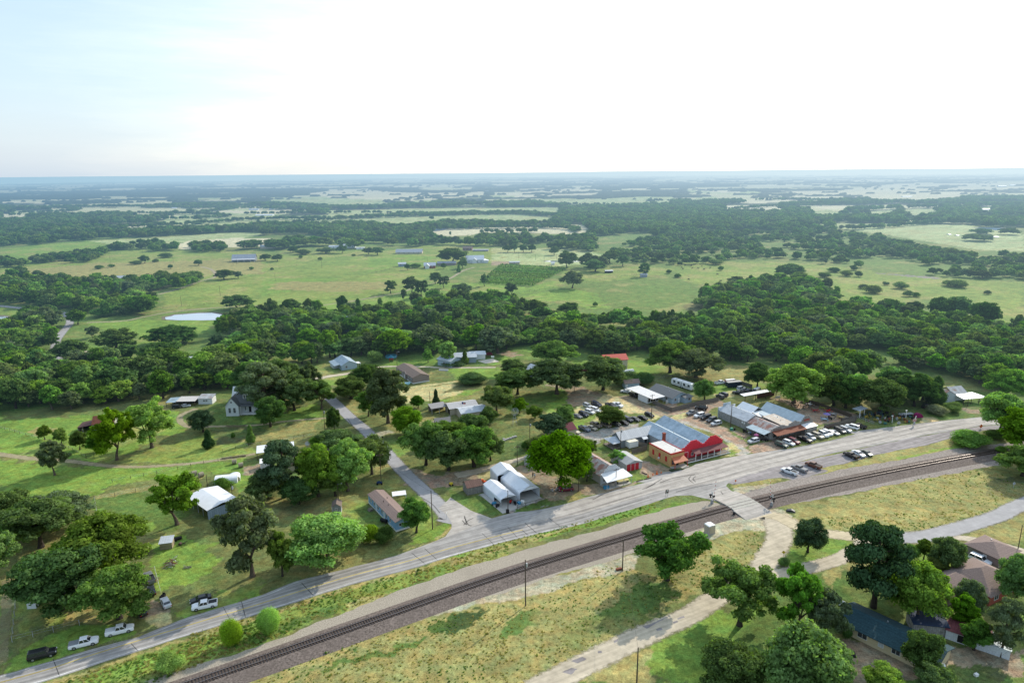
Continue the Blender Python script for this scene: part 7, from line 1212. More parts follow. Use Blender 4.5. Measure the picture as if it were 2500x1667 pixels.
for i,(c,x,y,w,h_,lab)in enumerate((('a',580,431,42,5,'leftmost white poultry barn on the far farm'),('a',632,418,62,6,'largest white roofed farmhouse of the far farm'),('a',632,430,40,4,'low white barn below the farmhouse of the far farm'),('a',690,424,36,4,'small white barn at the right of the far farm'),('a',765,411,48,6,'white house right of the far farm'),('a',905,405,40,5,'white shed left in the second far farm'),('a',965,405,26,4,'grey shed in the second far farm'),('a',1020,403,30,4,'small white shed right in the second far farm'),('a',1095,338,30,6,'pale barn before the dark woods'),('a',1588,348,60,9,'big white barn on the skyline field'),('a',1628,384,110,7,'long dark-fronted barn with a white roof'),('a',1718,344,30,7,'white barn right of the big skyline barn'),('a',588,362,40,5,'low grey barn behind the far farm'),('b',1002,232,26,6,'white barn on the hazy field'),('b',1048,452,30,4,'blue roof peeping behind the tree belt'),('c',230,354,60,5,'long white barn in the hazy trees'),('c',2190,200,50,8,'grey roofs on the hazy right field'),('c',2265,192,35,6,'bright white roof on the hazy right field'),('c',120,237,22,7,'glinting roof in the hazy trees'),('c',1580,264,60,4,'low barns beside the oak grove on the right'),('c',2090,350,50,10,'pale house at the far right field'),('c',2165,524,28,7,'white feeder wagon on the far right meadow'),('c',1878,506,12,4,'tiny white feeder on the far right meadow'),('c',1927,512,14,4,'second tiny white feeder on the far right meadow'),('b',1748,254,50,5,'long white roof before the hazy wood'))):
 p=G(c,x,y);mpp=(p-CAM)@fwd/F_/CR[c][2];far_house(lab,c,x,y,w*mpp,max(8,w*mpp*.35),h_*mpp*.55,h_*mpp*.5,WHP if i%4 else GREYL,TINW if i%3 else TIN,r.uniform(-4,4),'distant_barn','barn',wins=0)
# ---------------------------------------------------------------- vehicles
TYRE=mat('tyre_rubber',(.02,.02,.02),rough=.9);RIM=mat('wheel_rim',(.45,.45,.46),rough=.35,metal=.6);LAMPW=mat('headlight_glass',(.75,.77,.78),rough=.2);LAMPR=mat('tail_light',(.45,.02,.02),rough=.3);CGL=mat('car_glass',(.020,.026,.032),rough=.08,spec=.9,var=0);BEDM=mat('bed_liner',(.035,.036,.04),rough=.8)
def paint(n,c):
 return mat('car_paint_'+n,c,rough=.28,var=.06,spec=.6)
PC=dict(white=(.80,.81,.82),black=(.012,.013,.016),silver=(.50,.52,.54),grey=(.17,.18,.19),darkgrey=(.06,.065,.07),tan=(.42,.37,.28),bronze=(.20,.16,.12),blue=(.05,.09,.15),navy=(.02,.03,.06),green=(.02,.055,.05),red=(.30,.012,.03),maroon=(.14,.01,.03),brown=(.13,.05,.03),cream=(.60,.56,.42),teal=(.30,.60,.66))
CT=dict(sedan=dict(L=4.8,W=1.82,hood=.92,belt=.98,roof=1.44,deck=1.02,cab=(-1.75,-1.05,.35,1.15),wb=1.38,r=.33),suv=dict(L=4.8,W=1.9,hood=1.08,belt=1.12,roof=1.78,deck=1.12,cab=(-2.3,-2.05,.45,1.15),wb=1.42,r=.37),bigsuv=dict(L=5.3,W=2.02,hood=1.2,belt=1.22,roof=1.92,deck=1.22,cab=(-2.55,-2.4,.65,1.25),wb=1.6,r=.41),pickup=dict(L=5.7,W=2.0,hood=1.15,belt=1.2,roof=1.86,deck=1.2,cab=(-.75,-.6,.75,1.4),wb=1.75,r=.41),jeep=dict(L=4.4,W=1.85,hood=1.15,belt=1.15,roof=1.86,deck=1.15,cab=(-1.95,-1.9,.55,.8),wb=1.3,r=.42),van=dict(L=5.6,W=2.05,hood=1.25,belt=1.35,roof=2.4,deck=1.35,cab=(-2.75,-2.7,1.1,1.85),wb=1.8,r=.38))
_cm={}
def car_parts(kind,color,bed='open'):
 key=(kind,color,bed)
 if key in _cm:return _cm[key]
 d=CT[kind];L,W=d['L'],d['W'];h=L/2;m=paint(color,PC[color]);P_=[]
 st=[(-h,.42,d['deck']-.12,.84),(-h+.12,.30,d['deck'],.96),(-h+.7,.26,d['deck'],1.0),(0,.26,d['belt'],1.0),(d['cab'][3],.26,d['belt'],1.0),(h-.75,.26,d['hood'],.98),(h-.18,.28,d['hood']-.10,.93),(h,.38,d['hood']-.30,.82)]
 b=MB();sec=[]
 for x,zb,zt,k in st:
  w=W/2*k;sec.append([(x,-w*.92,zb),(x,-w,zb+.18),(x,-w,(zb+zt)/2+.12),(x,-w*.93,zt-.02),(x,-w*.72,zt+.02),(x,w*.72,zt+.02),(x,w*.93,zt-.02),(x,w,(zb+zt)/2+.12),(x,w,zb+.18),(x,w*.92,zb)])
 n=10
 for s_ in sec:b.v+=s_
 for i in range(len(sec)-1):
  for j in range(n):b.f.append((i*n+j,i*n+(j+1)%n,(i+1)*n+(j+1)%n,(i+1)*n+j))
 b.f.append(tuple(range(n)));b.f.append(tuple(range((len(sec)-1)*n,len(sec)*n)))
 o=b.build('body',m);P_.append(('body',o.data,None ,(0,0,0)));bpy.data.objects.remove(o)
 xb,xt,xf,xg=d['cab'];zb,zr=d['belt'],d['roof'];w0,w1=W/2*.90,W/2*.74
 def ring(z,f):return [(xb+(xt-xb)*f,-(w0+(w1-w0)*f),z),(xg+(xf-xg)*f,-(w0+(w1-w0)*f),z),(xg+(xf-xg)*f,(w0+(w1-w0)*f),z),(xb+(xt-xb)*f,(w0+(w1-w0)*f),z)]
 b=MB();b.v=ring(zb-.02,0)+ring(zr-.05,.94);b.f=[(0,1,5,4),(1,2,6,5),(2,3,7,6),(3,0,4,7),(0,3,2,1),(4,5,6,7)]
 o=b.build('window_glass',CGL);P_.append(('window_glass',o.data,0,None ));bpy.data.objects.remove(o)
 b=MB();a0=ring(zr-.055,.93);a0=[(x*1.0+(.05 if x>0 else -.05),y*1.02,z)for x,y,z in a0];a1=[(x*.93 if kind!='van' else x*.98,y*.9,zr)for x,y,z in a0];b.v=a0+a1;b.f=[(0,1,5,4),(1,2,6,5),(2,3,7,6),(3,0,4,7),(4,5,6,7),(0,3,2,1)]
 for s in (-1,1):
  for f0,wd_ in ((xb,.12),(xg-.05,.10))+(((xb+xg)/2-.05,.09),)+((((xb*.62+xg*.38)),.08),)*(kind in ('suv','bigsuv')):
   fx=(f0-xb)/(xg-xb);xt_=xt+(xf-xt)*fx;b.tube((f0,s*w0*1.005,zb),(xt_,s*w1*1.02,zr-.05),.055,.05,4,cap=False )
 if kind in ('van',):b.box(xb+.1,xf-1.2,-w0*.99,w0*.99,zb,zr-.25)
 o=b.build('cab_roof',m);P_.append(('cab_roof',o.data,0,None ));bpy.data.objects.remove(o)
 if kind=='pickup':
  b=MB()
  if bed=='open':b.box(-h+.16,xb-.12,-W/2*.78,W/2*.78,d['deck']+.022,d['deck']+.034);mm=BEDM
  else :
   b.prism([(-W/2*.9,d['deck']),(W/2*.9,d['deck']),(W/2*.84,d['deck']+.09),(-W/2*.84,d['deck']+.09)],'x',-h+.06,xb-.03);mm={'grey':mat('tonneau_grey',(.22,.23,.24)),'white':m,'cap':m}.get(bed,m)
   if bed=='cap':b.prism([(-W/2*.88,d['deck']+.09),(W/2*.88,d['deck']+.09),(W/2*.74,zr-.08),(-W/2*.74,zr-.08)],'x',-h+.1,xb-.04)
  o=b.build('bed',mm);P_.append(('bed',o.data,0,None ));bpy.data.objects.remove(o)
  if bed=='open':
   b=MB()
   for s in (-1,1):b.box(-h+.06,xb-.02,s*W/2*.88-.06,s*W/2*.88+.06,d['deck']-.05,d['deck']+.12)
   b.box(-h+.02,-h+.12,-W/2*.88,W/2*.88,d['deck']-.05,d['deck']+.12);b.box(xb-.10,xb-.02,-W/2*.88,W/2*.88,d['deck']-.05,d['deck']+.12)
   o=b.build('bed_rail',m);P_.append(('bed_rail',o.data,0,None ));bpy.data.objects.remove(o)
 if kind=='jeep':
  b=MB().tube((-h-.02,0,1.05),(-h-.22,0,1.05),.36,.36,14);o=b.build('spare_wheel',TYRE);P_.append(('spare_wheel',o.data,0,None ));bpy.data.objects.remove(o)
 wme=MB().tube((0,-.12,0),(0,.12,0),d['r'],d['r'],16);o=wme.build('wheel',TYRE);wd_=o.data;bpy.data.objects.remove(o)
 rme=MB().tube((0,-.135,0),(0,.135,0),d['r']*.58,d['r']*.58,12);o=rme.build('rim',RIM);rd_=o.data;bpy.data.objects.remove(o)
 for sx in (-1,1):
  for sy in (-1,1):P_.append(('wheel',wd_,rd_,(sx*d['wb']+(.05 if sx>0 else 0),sy*(W/2-.12),d['r'])))
 for s in (-1,1):
  o=MB().box(h-.16,h+.005,s*W*.33-.17,s*W*.33+.17,d['hood']-.34,d['hood']-.17).build('headlight',LAMPW);P_.append(('headlight',o.data,0,None ));bpy.data.objects.remove(o)
  o=MB().box(-h-.005,-h+.1,s*W*.38-.09,s*W*.38+.09,d['deck']-.34,d['deck']-.12).build('tail_light',LAMPR);P_.append(('tail_light',o.data,0,None ));bpy.data.objects.remove(o)
 _cm[key]=P_;return P_
def car(kind,color,label,c,tx,ty,nx,ny,bed='open',name=None ,group='parked vehicles',sc=1.0):
 a=G(c,tx,ty);b_=G(c,nx,ny);m_=(a+b_)/2;ang=math.atan2(b_[1]-a[1],b_[0]-a[0])
 nm=name or {'sedan':'parked_car','suv':'parked_suv','bigsuv':'parked_suv','jeep':'off_road_car','pickup':'pickup_truck','van':'delivery_van'}[kind]
 t=thing(nm,label,{'sedan':'car','suv':'suv','bigsuv':'suv','jeep':'suv','pickup':'pickup truck','van':'van'}[kind],(m_[0],m_[1],.03),ang,group);t.scale=(sc,)*3
 for nme,me,sub,loc in car_parts(kind,color,bed):
  o=link_mesh(nme,me,t)
  if nme=='wheel':o.location=loc;link_mesh('rim',sub,o)
 return t
CARS=[('bigsuv','black','black suv on the grass verge, nearest the bottom left corner','o',275,1360,490,1305,'',1),('pickup','white','white pickup with a grey bed cover on the verge behind the black suv','o',635,1258,872,1200,'grey',1),('pickup','white','white pickup with a white bed cover, third in the verge row','o',962,1142,1190,1088,'white',1),('pickup','white','white pickup with an open bed facing left beside a dark sedan','o',1945,868,1730,912,'open',1),('sedan','black','black sedan behind the white pickup on the left verge','o',1890,810,1712,858,'',1),('sedan','silver','silver sedan seen from behind on the drive by the paddock gate','o',1512,912,1465,820,'',1),('sedan','black','black hatchback under the oak on the drive','o',1372,800,1350,715,'',.95),('pickup','grey','dark grey pickup half hidden under the oak on the drive','o',1370,690,1320,600,'open',1),('sedan','black','black car with red tail lights at the mouth of the drive','o',1300,985,1235,900,'',1),('suv','white','white car on the lawn beside the brown hip-roofed house','r',1885,455,2020,512,'',1.05),('suv','silver','silver suv in the back row of the pale lot','l',358,520,438,552,'',1),('bigsuv','navy','large dark blue suv at the back of the pale lot','l',440,500,560,540,'',1),('sedan','grey','grey sedan at the left end of the pale lot','l',235,640,322,668,'',1),('jeep','navy','boxy dark jeep in the pale lot','l',305,620,398,656,'',1.1),('suv','white','white suv between the boxy jeep and a second white suv','l',375,590,475,622,'',1),('bigsuv','white','larger white suv next to the round lot tree','l',440,565,545,602,'',.95),('pickup','darkgrey','dark pickup mostly behind the round lot tree','l',610,515,720,552,'open',1),('pickup','white','white pickup alone right of the round lot tree','l',690,505,800,548,'white',1),('sedan','cream','cream sedan at the left end of the second lot row','l',198,812,298,846,'',1),('pickup','blue','blue pickup in the second lot row','l',298,775,425,828,'open',1),('sedan','tan','tan sedan between two pickups in the second lot row','l',400,770,495,808,'',1),('pickup','bronze','bronze pickup in the second lot row','l',425,728,560,786,'open',1),('suv','bronze','brown suv right of the bronze pickup','l',555,738,655,778,'',1),('suv','darkgrey','dark suv under the round lot tree','l',665,722,768,760,'',1),('sedan','black','black sedan right of the round lot tree in the second row','l',768,710,862,748,'',1),('bigsuv','navy','dark blue suv in the middle of the second row','l',805,672,912,718,'',.95),('sedan','darkgrey','dark grey sedan left of the tin roof end','l',890,668,998,708,'',1),('sedan','black','black sedan behind the tin roof peak','l',978,655,1085,692,'',1),('suv','black','black suv alone beside the tall pole','l',1055,622,1160,662,'',.95),('sedan','white','white sedan parked by the end of the flat carport','l',880,370,790,362,'',1),('pickup','maroon','old red and white pickup beside the dark tree','l',330,128,405,120,'white',1),('suv','black','black suv inside the flat carport','l',890,400,960,430,'',1),('suv','black','second black suv deeper in the flat carport','l',950,410,1010,440,'',1),('jeep','black','black jeep backed up to the pale end wall of the saloon','l',1760,570,1640,555,'',1.15),('pickup','grey','grey pickup in the lane behind the saloon','l',1660,600,1530,636,'open',1),('bigsuv','white','white suv in the row along the saloon wall','l',1740,630,1618,662,'',.95),('bigsuv','black','black suv second in the row along the saloon wall','l',1820,650,1685,690,'',1),('suv','darkgrey','dark suv third in the row along the saloon wall','l',1878,680,1760,718,'',1.05),('suv','silver','silver-grey suv last in the row along the saloon wall','l',1930,725,1815,752,'',1),('pickup','white','white pickup alone on the grass behind the fence','l',1870,275,1975,262,'open',1),('suv','silver','silver suv behind the black open pickup near the trailers','l',2120,345,2200,322,'',1),('sedan','grey','grey car between the silver suv and the van','l',2160,358,2240,335,'',1),('sedan','darkgrey','dark car in front of the white van','l',2215,368,2295,348,'',1),('pickup','black','black pickup near the dark trailer','l',2195,398,2070,378,'open',1),('van','white','tall white van behind the saloon','l',2290,400,2400,345,'',1.05),('suv','darkgrey','dark grey car at the inside corner of the board fence','l',1955,448,1880,412,'',1),('suv','navy','dark blue suv at the inside corner of the board fence','l',2008,425,1910,385,'',1),('suv','silver','silver suv at the street corner of the saloon','m',990,835,885,860,'',.98),('suv','green','dark green suv at the left end of the highway parking row','m',1185,868,1330,918,'',1.02),('suv','white','white suv beside the dark green one','m',1290,850,1398,890,'',.95),('suv','maroon','dark red suv in the highway parking row','m',1350,830,1455,872,'',1),('pickup','black','black pickup in the highway parking row','m',1450,800,1605,860,'open',1),('suv','silver','silver suv wedged beside the black pickup','m',1555,780,1632,826,'',.95),('suv','tan','tan suv in the middle of the highway parking row','m',1615,765,1735,815,'',1.05),('jeep','white','white and black jeep in the highway parking row','m',1690,745,1795,802,'',1.05),('suv','white','slim white suv right of the jeep','m',1735,730,1835,782,'',1),('sedan','silver','silver sedan in the highway parking row','m',1808,728,1910,770,'',1),('bigsuv','darkgrey','dark suv right of the silver sedan','m',1865,700,1998,760,'',.95),('bigsuv','silver','silver-white suv third from the right in the row','m',1920,690,2070,745,'',.92),('bigsuv','white','white long suv second from the right in the row','m',2140,705,2000,668,'',.98),('pickup','black','black pickup at the right end of the highway parking row','m',2225,695,2080,655,'open',.95),('pickup','white','white pickup with a dark bed facing the highway','m',1440,1232,1262,1168,'open',1),('pickup','grey','grey pickup with a pale bed cover next to the white one','m',1562,1205,1368,1128,'white',1),('pickup','brown','brown pickup right of the pair on the chippings','m',1712,1162,1540,1095,'open',1),('pickup','black','black pickup on the right chippings with two cars','m',2140,1050,1975,978,'open',1),('sedan','white','white sedan with black bonnet stripes','m',2060,955,2228,1035,'',1.08),('sedan','green','dark car with a white bonnet at the right of the striped one','m',2180,955,2300,1020,'',1),('pickup','maroon','old dark red pickup under the huge maple','k',1378,690,1275,700,'open',.85),('suv','black','dark car parked in the shade beside the blossoming bush','n',1180,462,1275,438,'',1.0),('sedan','white','white car inside the ranch car bay','j',475,725,535,752,'',.95),('suv','black','dark vehicle at the left end of the farm lean-to','h',1660,380,1735,372,'',.9),('sedan','silver','silver car under the farm lean-to','h',1745,368,1810,362,'',.9),]
for kd,colr,lab,c,tx,ty,nx,ny,bed,sc in CARS:car(kd,colr,lab,c,tx,ty,nx,ny,bed or 'open',sc=sc)
cp=thing('camper_trailer','long white camper trailer behind the pale blue house','camper',G('l',1610,350),R_(123));b=MB();b.prism([(0,.6),(12.5,.6),(12.9,1.6),(12.5,3.2),(0,3.3),(-.3,1.6)],'y',-1.25,1.25);b.build('body',WHP,cp)
b=MB();b.box(.5,11.8,1.252,1.27,1.1,1.35);b.box(2,5,1.252,1.27,1.5,1.65);b.build('stripe',mat('camper_swoosh',(.30,.27,.24)),cp)
for x in (1.2,4.0,7.5,10.2):window(cp,'b',x,1.8,1.1,.8,1.25,DARKIN,GLASS,mull=False )
door(cp,'b',6.0,.8,2.0,1.25,GREYL,.8);window(cp,'l',-.6,1.8,1.2,.8,-.15,DARKIN,GLASS,mull=False )
for x in (5.4,6.6):
 for s in (-1.2,1.2):MB().tube((x,s-.1,.4),(x,s+.1,.4),.4,.4,14).build('wheel',TYRE,cp)
b=MB()
for x in (2,6,10):b.box(x,x+.8,-.4,.4,3.3,3.55)
b.build('roof_vent',WHP,cp)
tl_=thing('box_trailer','black enclosed box trailer behind the saloon','trailer',G('l',2010,320),R_(14));box(tl_,'body',mat('trailer_black',(.02,.03,.05),rough=.4),0,7.2,0,2.4,.5,2.7);box(tl_,'roof',FLATG,-.03,7.23,-.03,2.43,2.702,2.8)
for x in (3,4):MB().tube((x,-.05,.4),(x,-.3,.4),.4,.4,12).build('wheel',TYRE,tl_)
t2_=thing('flat_trailer','red and pale trailer behind the black box trailer','trailer',G('l',2005,285),R_(14));box(t2_,'body',mat('trailer_red',(.32,.07,.06)),0,5,1,3,.5,2.0);box(t2_,'roof',WHP,.1,4.9,1.1,2.9,2.01,2.2)
bo=thing('motor_boat','small turquoise boat beside the brown mobile home','boat',G('e',1418,1392),R_(20));b=MB();b.prism([(-2.4,0),(2.0,0),(3.0,.5),(3.1,.9),(-2.5,.9)],'y',-.9,.9);b.build('hull',paint('teal',PC['teal']),bo);box(bo,'windscreen',CGL,.2,.4,-.6,.6,.9,1.4);box(bo,'seat',WHP,-1.8,-.2,-.6,.6,.9,1.05)
b2o=thing('rowing_boat','small upturned pale boat on the lawn beside the gravel lane','boat',G('e',1775,1263),R_(-8));b=MB();b.prism([(-.9,0),(.9,0),(.6,.5),(-.6,.5)],'x',-2.5,2.3);b.build('hull',GREYL,b2o)
# ---------------------------------------------------------------- poles, fences, signs, people, furniture
def pole(label,c,xb,yb,yt,arm=False ,trans=False ,lamp=False ,r0=.16,m=WOODP,cat='utility pole',name='utility_pole',xt=None ):
 B=G(c,xb,yb);vt=N(c,xb,yt)[1];dep=(B-CAM)@fwd;h=8.
 for _ in range(6):h+=(proj(B+np.array([0,0,h]))[1]-vt)*dep/F_/math.cos(PITCH)
 t=thing(name,label,cat,B,R_(28));MB().tube((0,0,0),(0,0,h),r0,r0*.65,8).build('pole',m,t)
 if arm:
  MB().box(-1.2,1.2,-.06,.06,h-.5,h-.36).build('crossarm',WOODP,t)
  b=MB()
  for x in (-1.1,0,1.1):b.tube((x,0,h-.36),(x,0,h-.2),.05,.04,6)
  b.build('insulator',TRIM,t)
 if trans:MB().tube((.32,0,h-1.9),(.32,0,h-1.0),.24,.24,10).build('transformer',STEEL,t)
 if lamp:b=MB();b.tube((0,0,h-.4),(1.2,-.4,h-.1),.04,.04,5);b.tube((1.2,-.4,h-.25),(1.2,-.4,h-.02),.2,.1,8);b.build('lamp',STEEL,t)
 t['h']=h;return t,B,h
PL={}
for k,a in dict(p1=('tall dark pole between the blue mobile home and the side street','i',2180,1535,1165),p2=('pole at the garden group corner beside the side street','i',1690,1105,815,True ),p3=('pole with a transformer beside the farmhouse drive','i',1150,590,385,False ,True ),p4=('lamp pole behind the grey garden shed','i',1280,1255,1095,False ,False ,True ),p5=('pole with a transformer at the long metal shed','h',2230,1265,1100,False ,True ),p6=('short pole beside the curved tin hut','h',1990,1155,1010),p7=('pole on the gravel track behind the magnolia','j',1890,505,335,False ,True ),p8=('pole with a transformer right of the dark grove','j',1380,1080,845,False ,True ),p9=('crossarm pole beside the dirt track and the shack','j',1237,1345,1120,True ),p10=('thin pole by the slim spruce','j',235,655,495),p11=('lamp pole beside the gravel lane behind the brown mobile home','e',1357,1225,1095,False ,False ,True ),p12=('pole under the right side of the huge maple','k',1468,705,450,False ,False ,True ),p13=('pole in front of the small white carport','k',660,950,690),p14=('pole in front of the rusty shop porch','k',1898,635,440,True ),p15=('pole beside the grey wing and white container','l',775,1015,770,False ,True ),p16=('tall dark pole in front of the flat carport','l',1130,675,390,True ),p17=('slim pole at the ochre store awning','l',1395,1190,1015),p18=('tall dark pole at the saloon wall','l',2037,785,500,True ),p19=('tall dark pole at the railway, left one of the two','q',232,875,462,False ,True ),p20=('shorter dark pole at the railway near the lone open tree','q',1100,560,282),p21=('dark pole beside the dirt road at the bottom edge','q',1226,1620,1248),p22=('thin pole at the right edge beside the brown hip-roofed house','r',2290,398,150),p23=('short pole in front of the white barn porch','n',1702,432,335),p24=('far pole on the green field, left','e',265,462,393),p25=('far pole on the green field, right','e',683,350,275),p26=('far pole left of the pond','d',1628,612,522),p27=('far pole above the pond','d',1975,522,432),p28=('far pole at the hilltop shed','e',1395,300,258),p29=('far pole behind the gabled cottage','e',1627,290,248),p30=('far pole behind the vineyard yard, left','f',245,262,205),p31=('far pole behind the vineyard yard, middle','f',395,275,215),p32=('far pole behind the vineyard yard, right','f',472,312,240),p33=('far pole beside the distant dark tree','f',582,262,215),p34=('far pole on the left far pasture','d',990,225,165),p35=('far pole left of the grey ranch house','d',1555,225,165),p36=('far pole in front of the grey ranch house','d',2122,240,180)).items():
 PL[k]=pole(*a,r0=.17 if k in ('p1','p16','p18','p19','p21','p20')else .13)
def wire(name_label,A,B,sag=.8,r=.02):
 b=MB();a=Vector(A);c=Vector(B);pr=a
 for i in range(1,13):f=i/12;q=a.lerp(c,f);q.z-=sag*4*f*(1-f);b.tube(pr,q,r,r,3,cap=False );pr=q
 o=b.build('power_line',mat('wire_dark',(.05,.05,.05)),None );tag(o,name_label,'power line');return o
def tp(k,dz=-.3):B,h=PL[k][1],PL[k][2];return (B[0],B[1],h+dz)
for a,b_,lab in (('p19','p20','wire between the two dark railway poles'),('p12','p14','wire from the maple pole to the rusty shop pole'),('p2','p1','wire from the garden corner pole to the tall street pole'),('p8','p9','wire from the transformer pole to the crossarm pole'),('p16','p15','wire from the carport pole to the grey wing pole'),('p14','p17','wire from the rusty shop pole to the ochre store pole'),('p7','p16','wire from the track pole to the carport pole'),('p2','p3','wire from the garden corner pole to the farmhouse drive pole'),('p4','p2','wire from the lamp pole to the garden corner pole'),('p13','p12','wire from the small carport pole to the maple pole'),('p16','p18','wire over the lane from the carport pole to the saloon pole'),('p20','p21','wire from the shorter railway pole to the dirt road pole'),('p8','p7','wire from the transformer pole to the gravel track pole'),('p26','p27','wire between the two far poles above the pond'),('p24','p25','wire between the two far poles on the green field')):wire(lab,tp(a),tp(b_))
for i,(x0,y0,z0,x1,y1,z1)in enumerate(((2350,1180,5.5,1800,1540,5.0),(2400,1240,5.3,1900,1600,4.8))):wire(['upper wire crossing the yard at the lower right corner','lower wire crossing the yard at the lower right corner'][i],G('r',x0,y0,z0),G('r',x1,y1,z1),.3,.018)
def wire_fence(label,pts,h=1.2,gap=3.5,m=WOODP,cat='fence',rails=2,rm=None ):
 L_=[np.array(p[:2])for p in pts];o0=L_[0];t=thing('wire_fence',label,cat,(o0[0],o0[1],0));tot=sum(np.linalg.norm(L_[i+1]-L_[i])for i in range(len(L_)-1));gap=max(gap,tot/60);me=None ;w=MB()
 for i in range(len(L_)-1):
  a,b_=L_[i]-o0,L_[i+1]-o0;n=max(1,int(np.linalg.norm(b_-a)/gap))
  for k in range(n):
   p=a+(b_-a)*k/n;
   if me is None :o=MB().tube((0,0,0),(0,0,h),.07 if tot<200 else .11,.06 if tot<200 else .1,5).build('post',m,t);me=o.data
   else :o=link_mesh('post',me,t)
   o.location=(p[0],p[1],0)
  for q in range(rails):z=h*(.5+.45*q);w.tube((*a,z),(*b_,z),.02 if not rm else .05,.02 if not rm else .05,3,cap=False )
 w.build('wire' if not rm else 'rail',rm or STEEL,t);return t
wire_fence('wire fence on posts along the paddock and farm track',GL('h',1075,1085,1250,1050,1500,1005,1700,965,1950,905,2225,862))
wire_fence('wire fence along the dry grass edge of the paddock',GL('h',905,1255,1100,1222,1300,1180,1440,1150,1960,1030),h=1.4)
wire_fence('wire fence running down from the paddock corner',GL('h',905,1255,925,1350,940,1500),h=1.3)
wire_fence('low wire fence crossing the left meadow diagonally',GL('h',0,570,190,625,430,690,660,765,820,850),h=1.2)
wire_fence('wire fence in front of the farmhouse field',GL('i',170,790,420,740,640,710,1050,640),h=1.1)
wire_fence('wire fence with pale posts beside the drive at lower left',GL('o',1390,560,1420,680,1445,770),h=1.3,m=WHP);wire_fence('wire fence of the yard at the lower left corner',GL('o',155,690,140,900,110,1200,480,1110,940,990),h=1.5,m=STEEL)
wire_fence('pipe rail fence in front of the carports',GL('k',765,915,865,890,980,860,1095,830),h=1.7,gap=4.4,rm=WOODP);wire_fence('wooden post fence beside the grey wing porch',GL('l',500,945,550,930,640,910),h=1.3,gap=2.2)
wire_fence('rusty pipe railing along the saloon ramp',GL('t',1740,690,1880,650,2030,610),h=1.2,gap=2.0,rm=RUST);wire_fence('white pipe rail beside the saloon ramp',GL('t',1770,655,1900,620,2030,600),h=1.0,gap=3,m=TRIM,rm=TRIM)
wire_fence('pale metal rail fence in front of the junk yard',GL('n',430,570,530,610,630,650),h=1.4,gap=2.5,m=STEEL,rm=STEEL);wire_fence('rusty pipe rail beside the saloon side porch',GL('t',735,780,790,805,820,815),h=1.1,gap=1.2,m=RUST,rm=RUST)
wire_fence('long dark fence line crossing the green slope',GL('e',60,615,350,560,700,490,1000,430,1250,370,1330,350),h=1.6,gap=8,rails=1,rm=BOARDG);wire_fence('fence line along the upper edge of the green field',GL('e',0,435,250,365,600,290,950,235),h=1.6,gap=9,rails=1,rm=BOARDG)
wire_fence('fence line below the vineyard',GL('f',0,620,200,585,430,545,640,505,850,480,1200,420,1400,405),h=1.6,gap=6,rails=1,rm=BOARDG);wire_fence('dark fence across the meadow beside the pond',GL('d',1460,640,1700,615,1960,590,2350,545),h=1.5,gap=9,rails=1,rm=BOARDG);wire_fence('fence of the small corral beside the big pecan',GL('h',825,855,900,845,960,850),h=1.6,gap=2,rm=WOODP)
wire_fence('fence on the meadow behind the camper',GL('f',1440,1365,1560,1335,1680,1310,1800,1290),h=1.4,gap=4);wire_fence('white-posted rail with pale boards in the garden group shade',GL('i',888,1275,960,1262,1030,1250),h=1.9,gap=4,m=mat('pale_orange_post',(.50,.36,.24)),rm=STEEL)
VA,VB,VC,VD=[G('f',*p)[:2]for p in ((-110,490),(380,515),(700,355),(90,320))]
vt_=MB();row0=None
NR=24
for i in range(NR):
 f=(i+.5)/NR;a=np.array(VD)*(1-f)+np.array(VA)*f;b_=np.array(VC)*(1-f)+np.array(VB)*f;L_=np.linalg.norm(b_-a);an=math.atan2(*(b_-a)[::-1])
 if row0 is None or L_>0:
  g=np.random.default_rng(i);n=int(L_/1.5);cl=[(q*1.5+g.uniform(-.3,.3),g.uniform(-.25,.25),1.2+g.uniform(-.2,.3),.95)for q in range(n)]
  me=leaves_mesh('vine_row',cl,n*9,1.25,i+50,LEAF['mid'],flat=.8)
  o=link_mesh('vine_row',me);o.location=(a[0],a[1],0);o.rotation_euler=(0,0,an);tag(o,'long green row of grapevines in the hillside vineyard','vine row','rows of the hillside vineyard')
sg=thing('signal_cabinet','tan railway signal cabinet with a white roof beside the line','equipment cabinet',G('q',1893,238),R_(25));box(sg,'body',mat('cabinet_tan',(.50,.45,.36),rough=.6,stripe='X',sscale=1.2,samt=.15),-.75,1.5,0,2.0,.15,2.5);b=MB();b.prism([(-.82,2.5),(1.57,2.5),(1.45,2.7),(.38,2.86),(-.7,2.7)],'y',-.06,2.06);b.build('roof',WHP,sg);box(sg,'plinth',SLAB,-.85,1.6,-.1,2.1,0,.148);door(sg,'f',-.4,1.5,2.0,0,BEIG,.3)
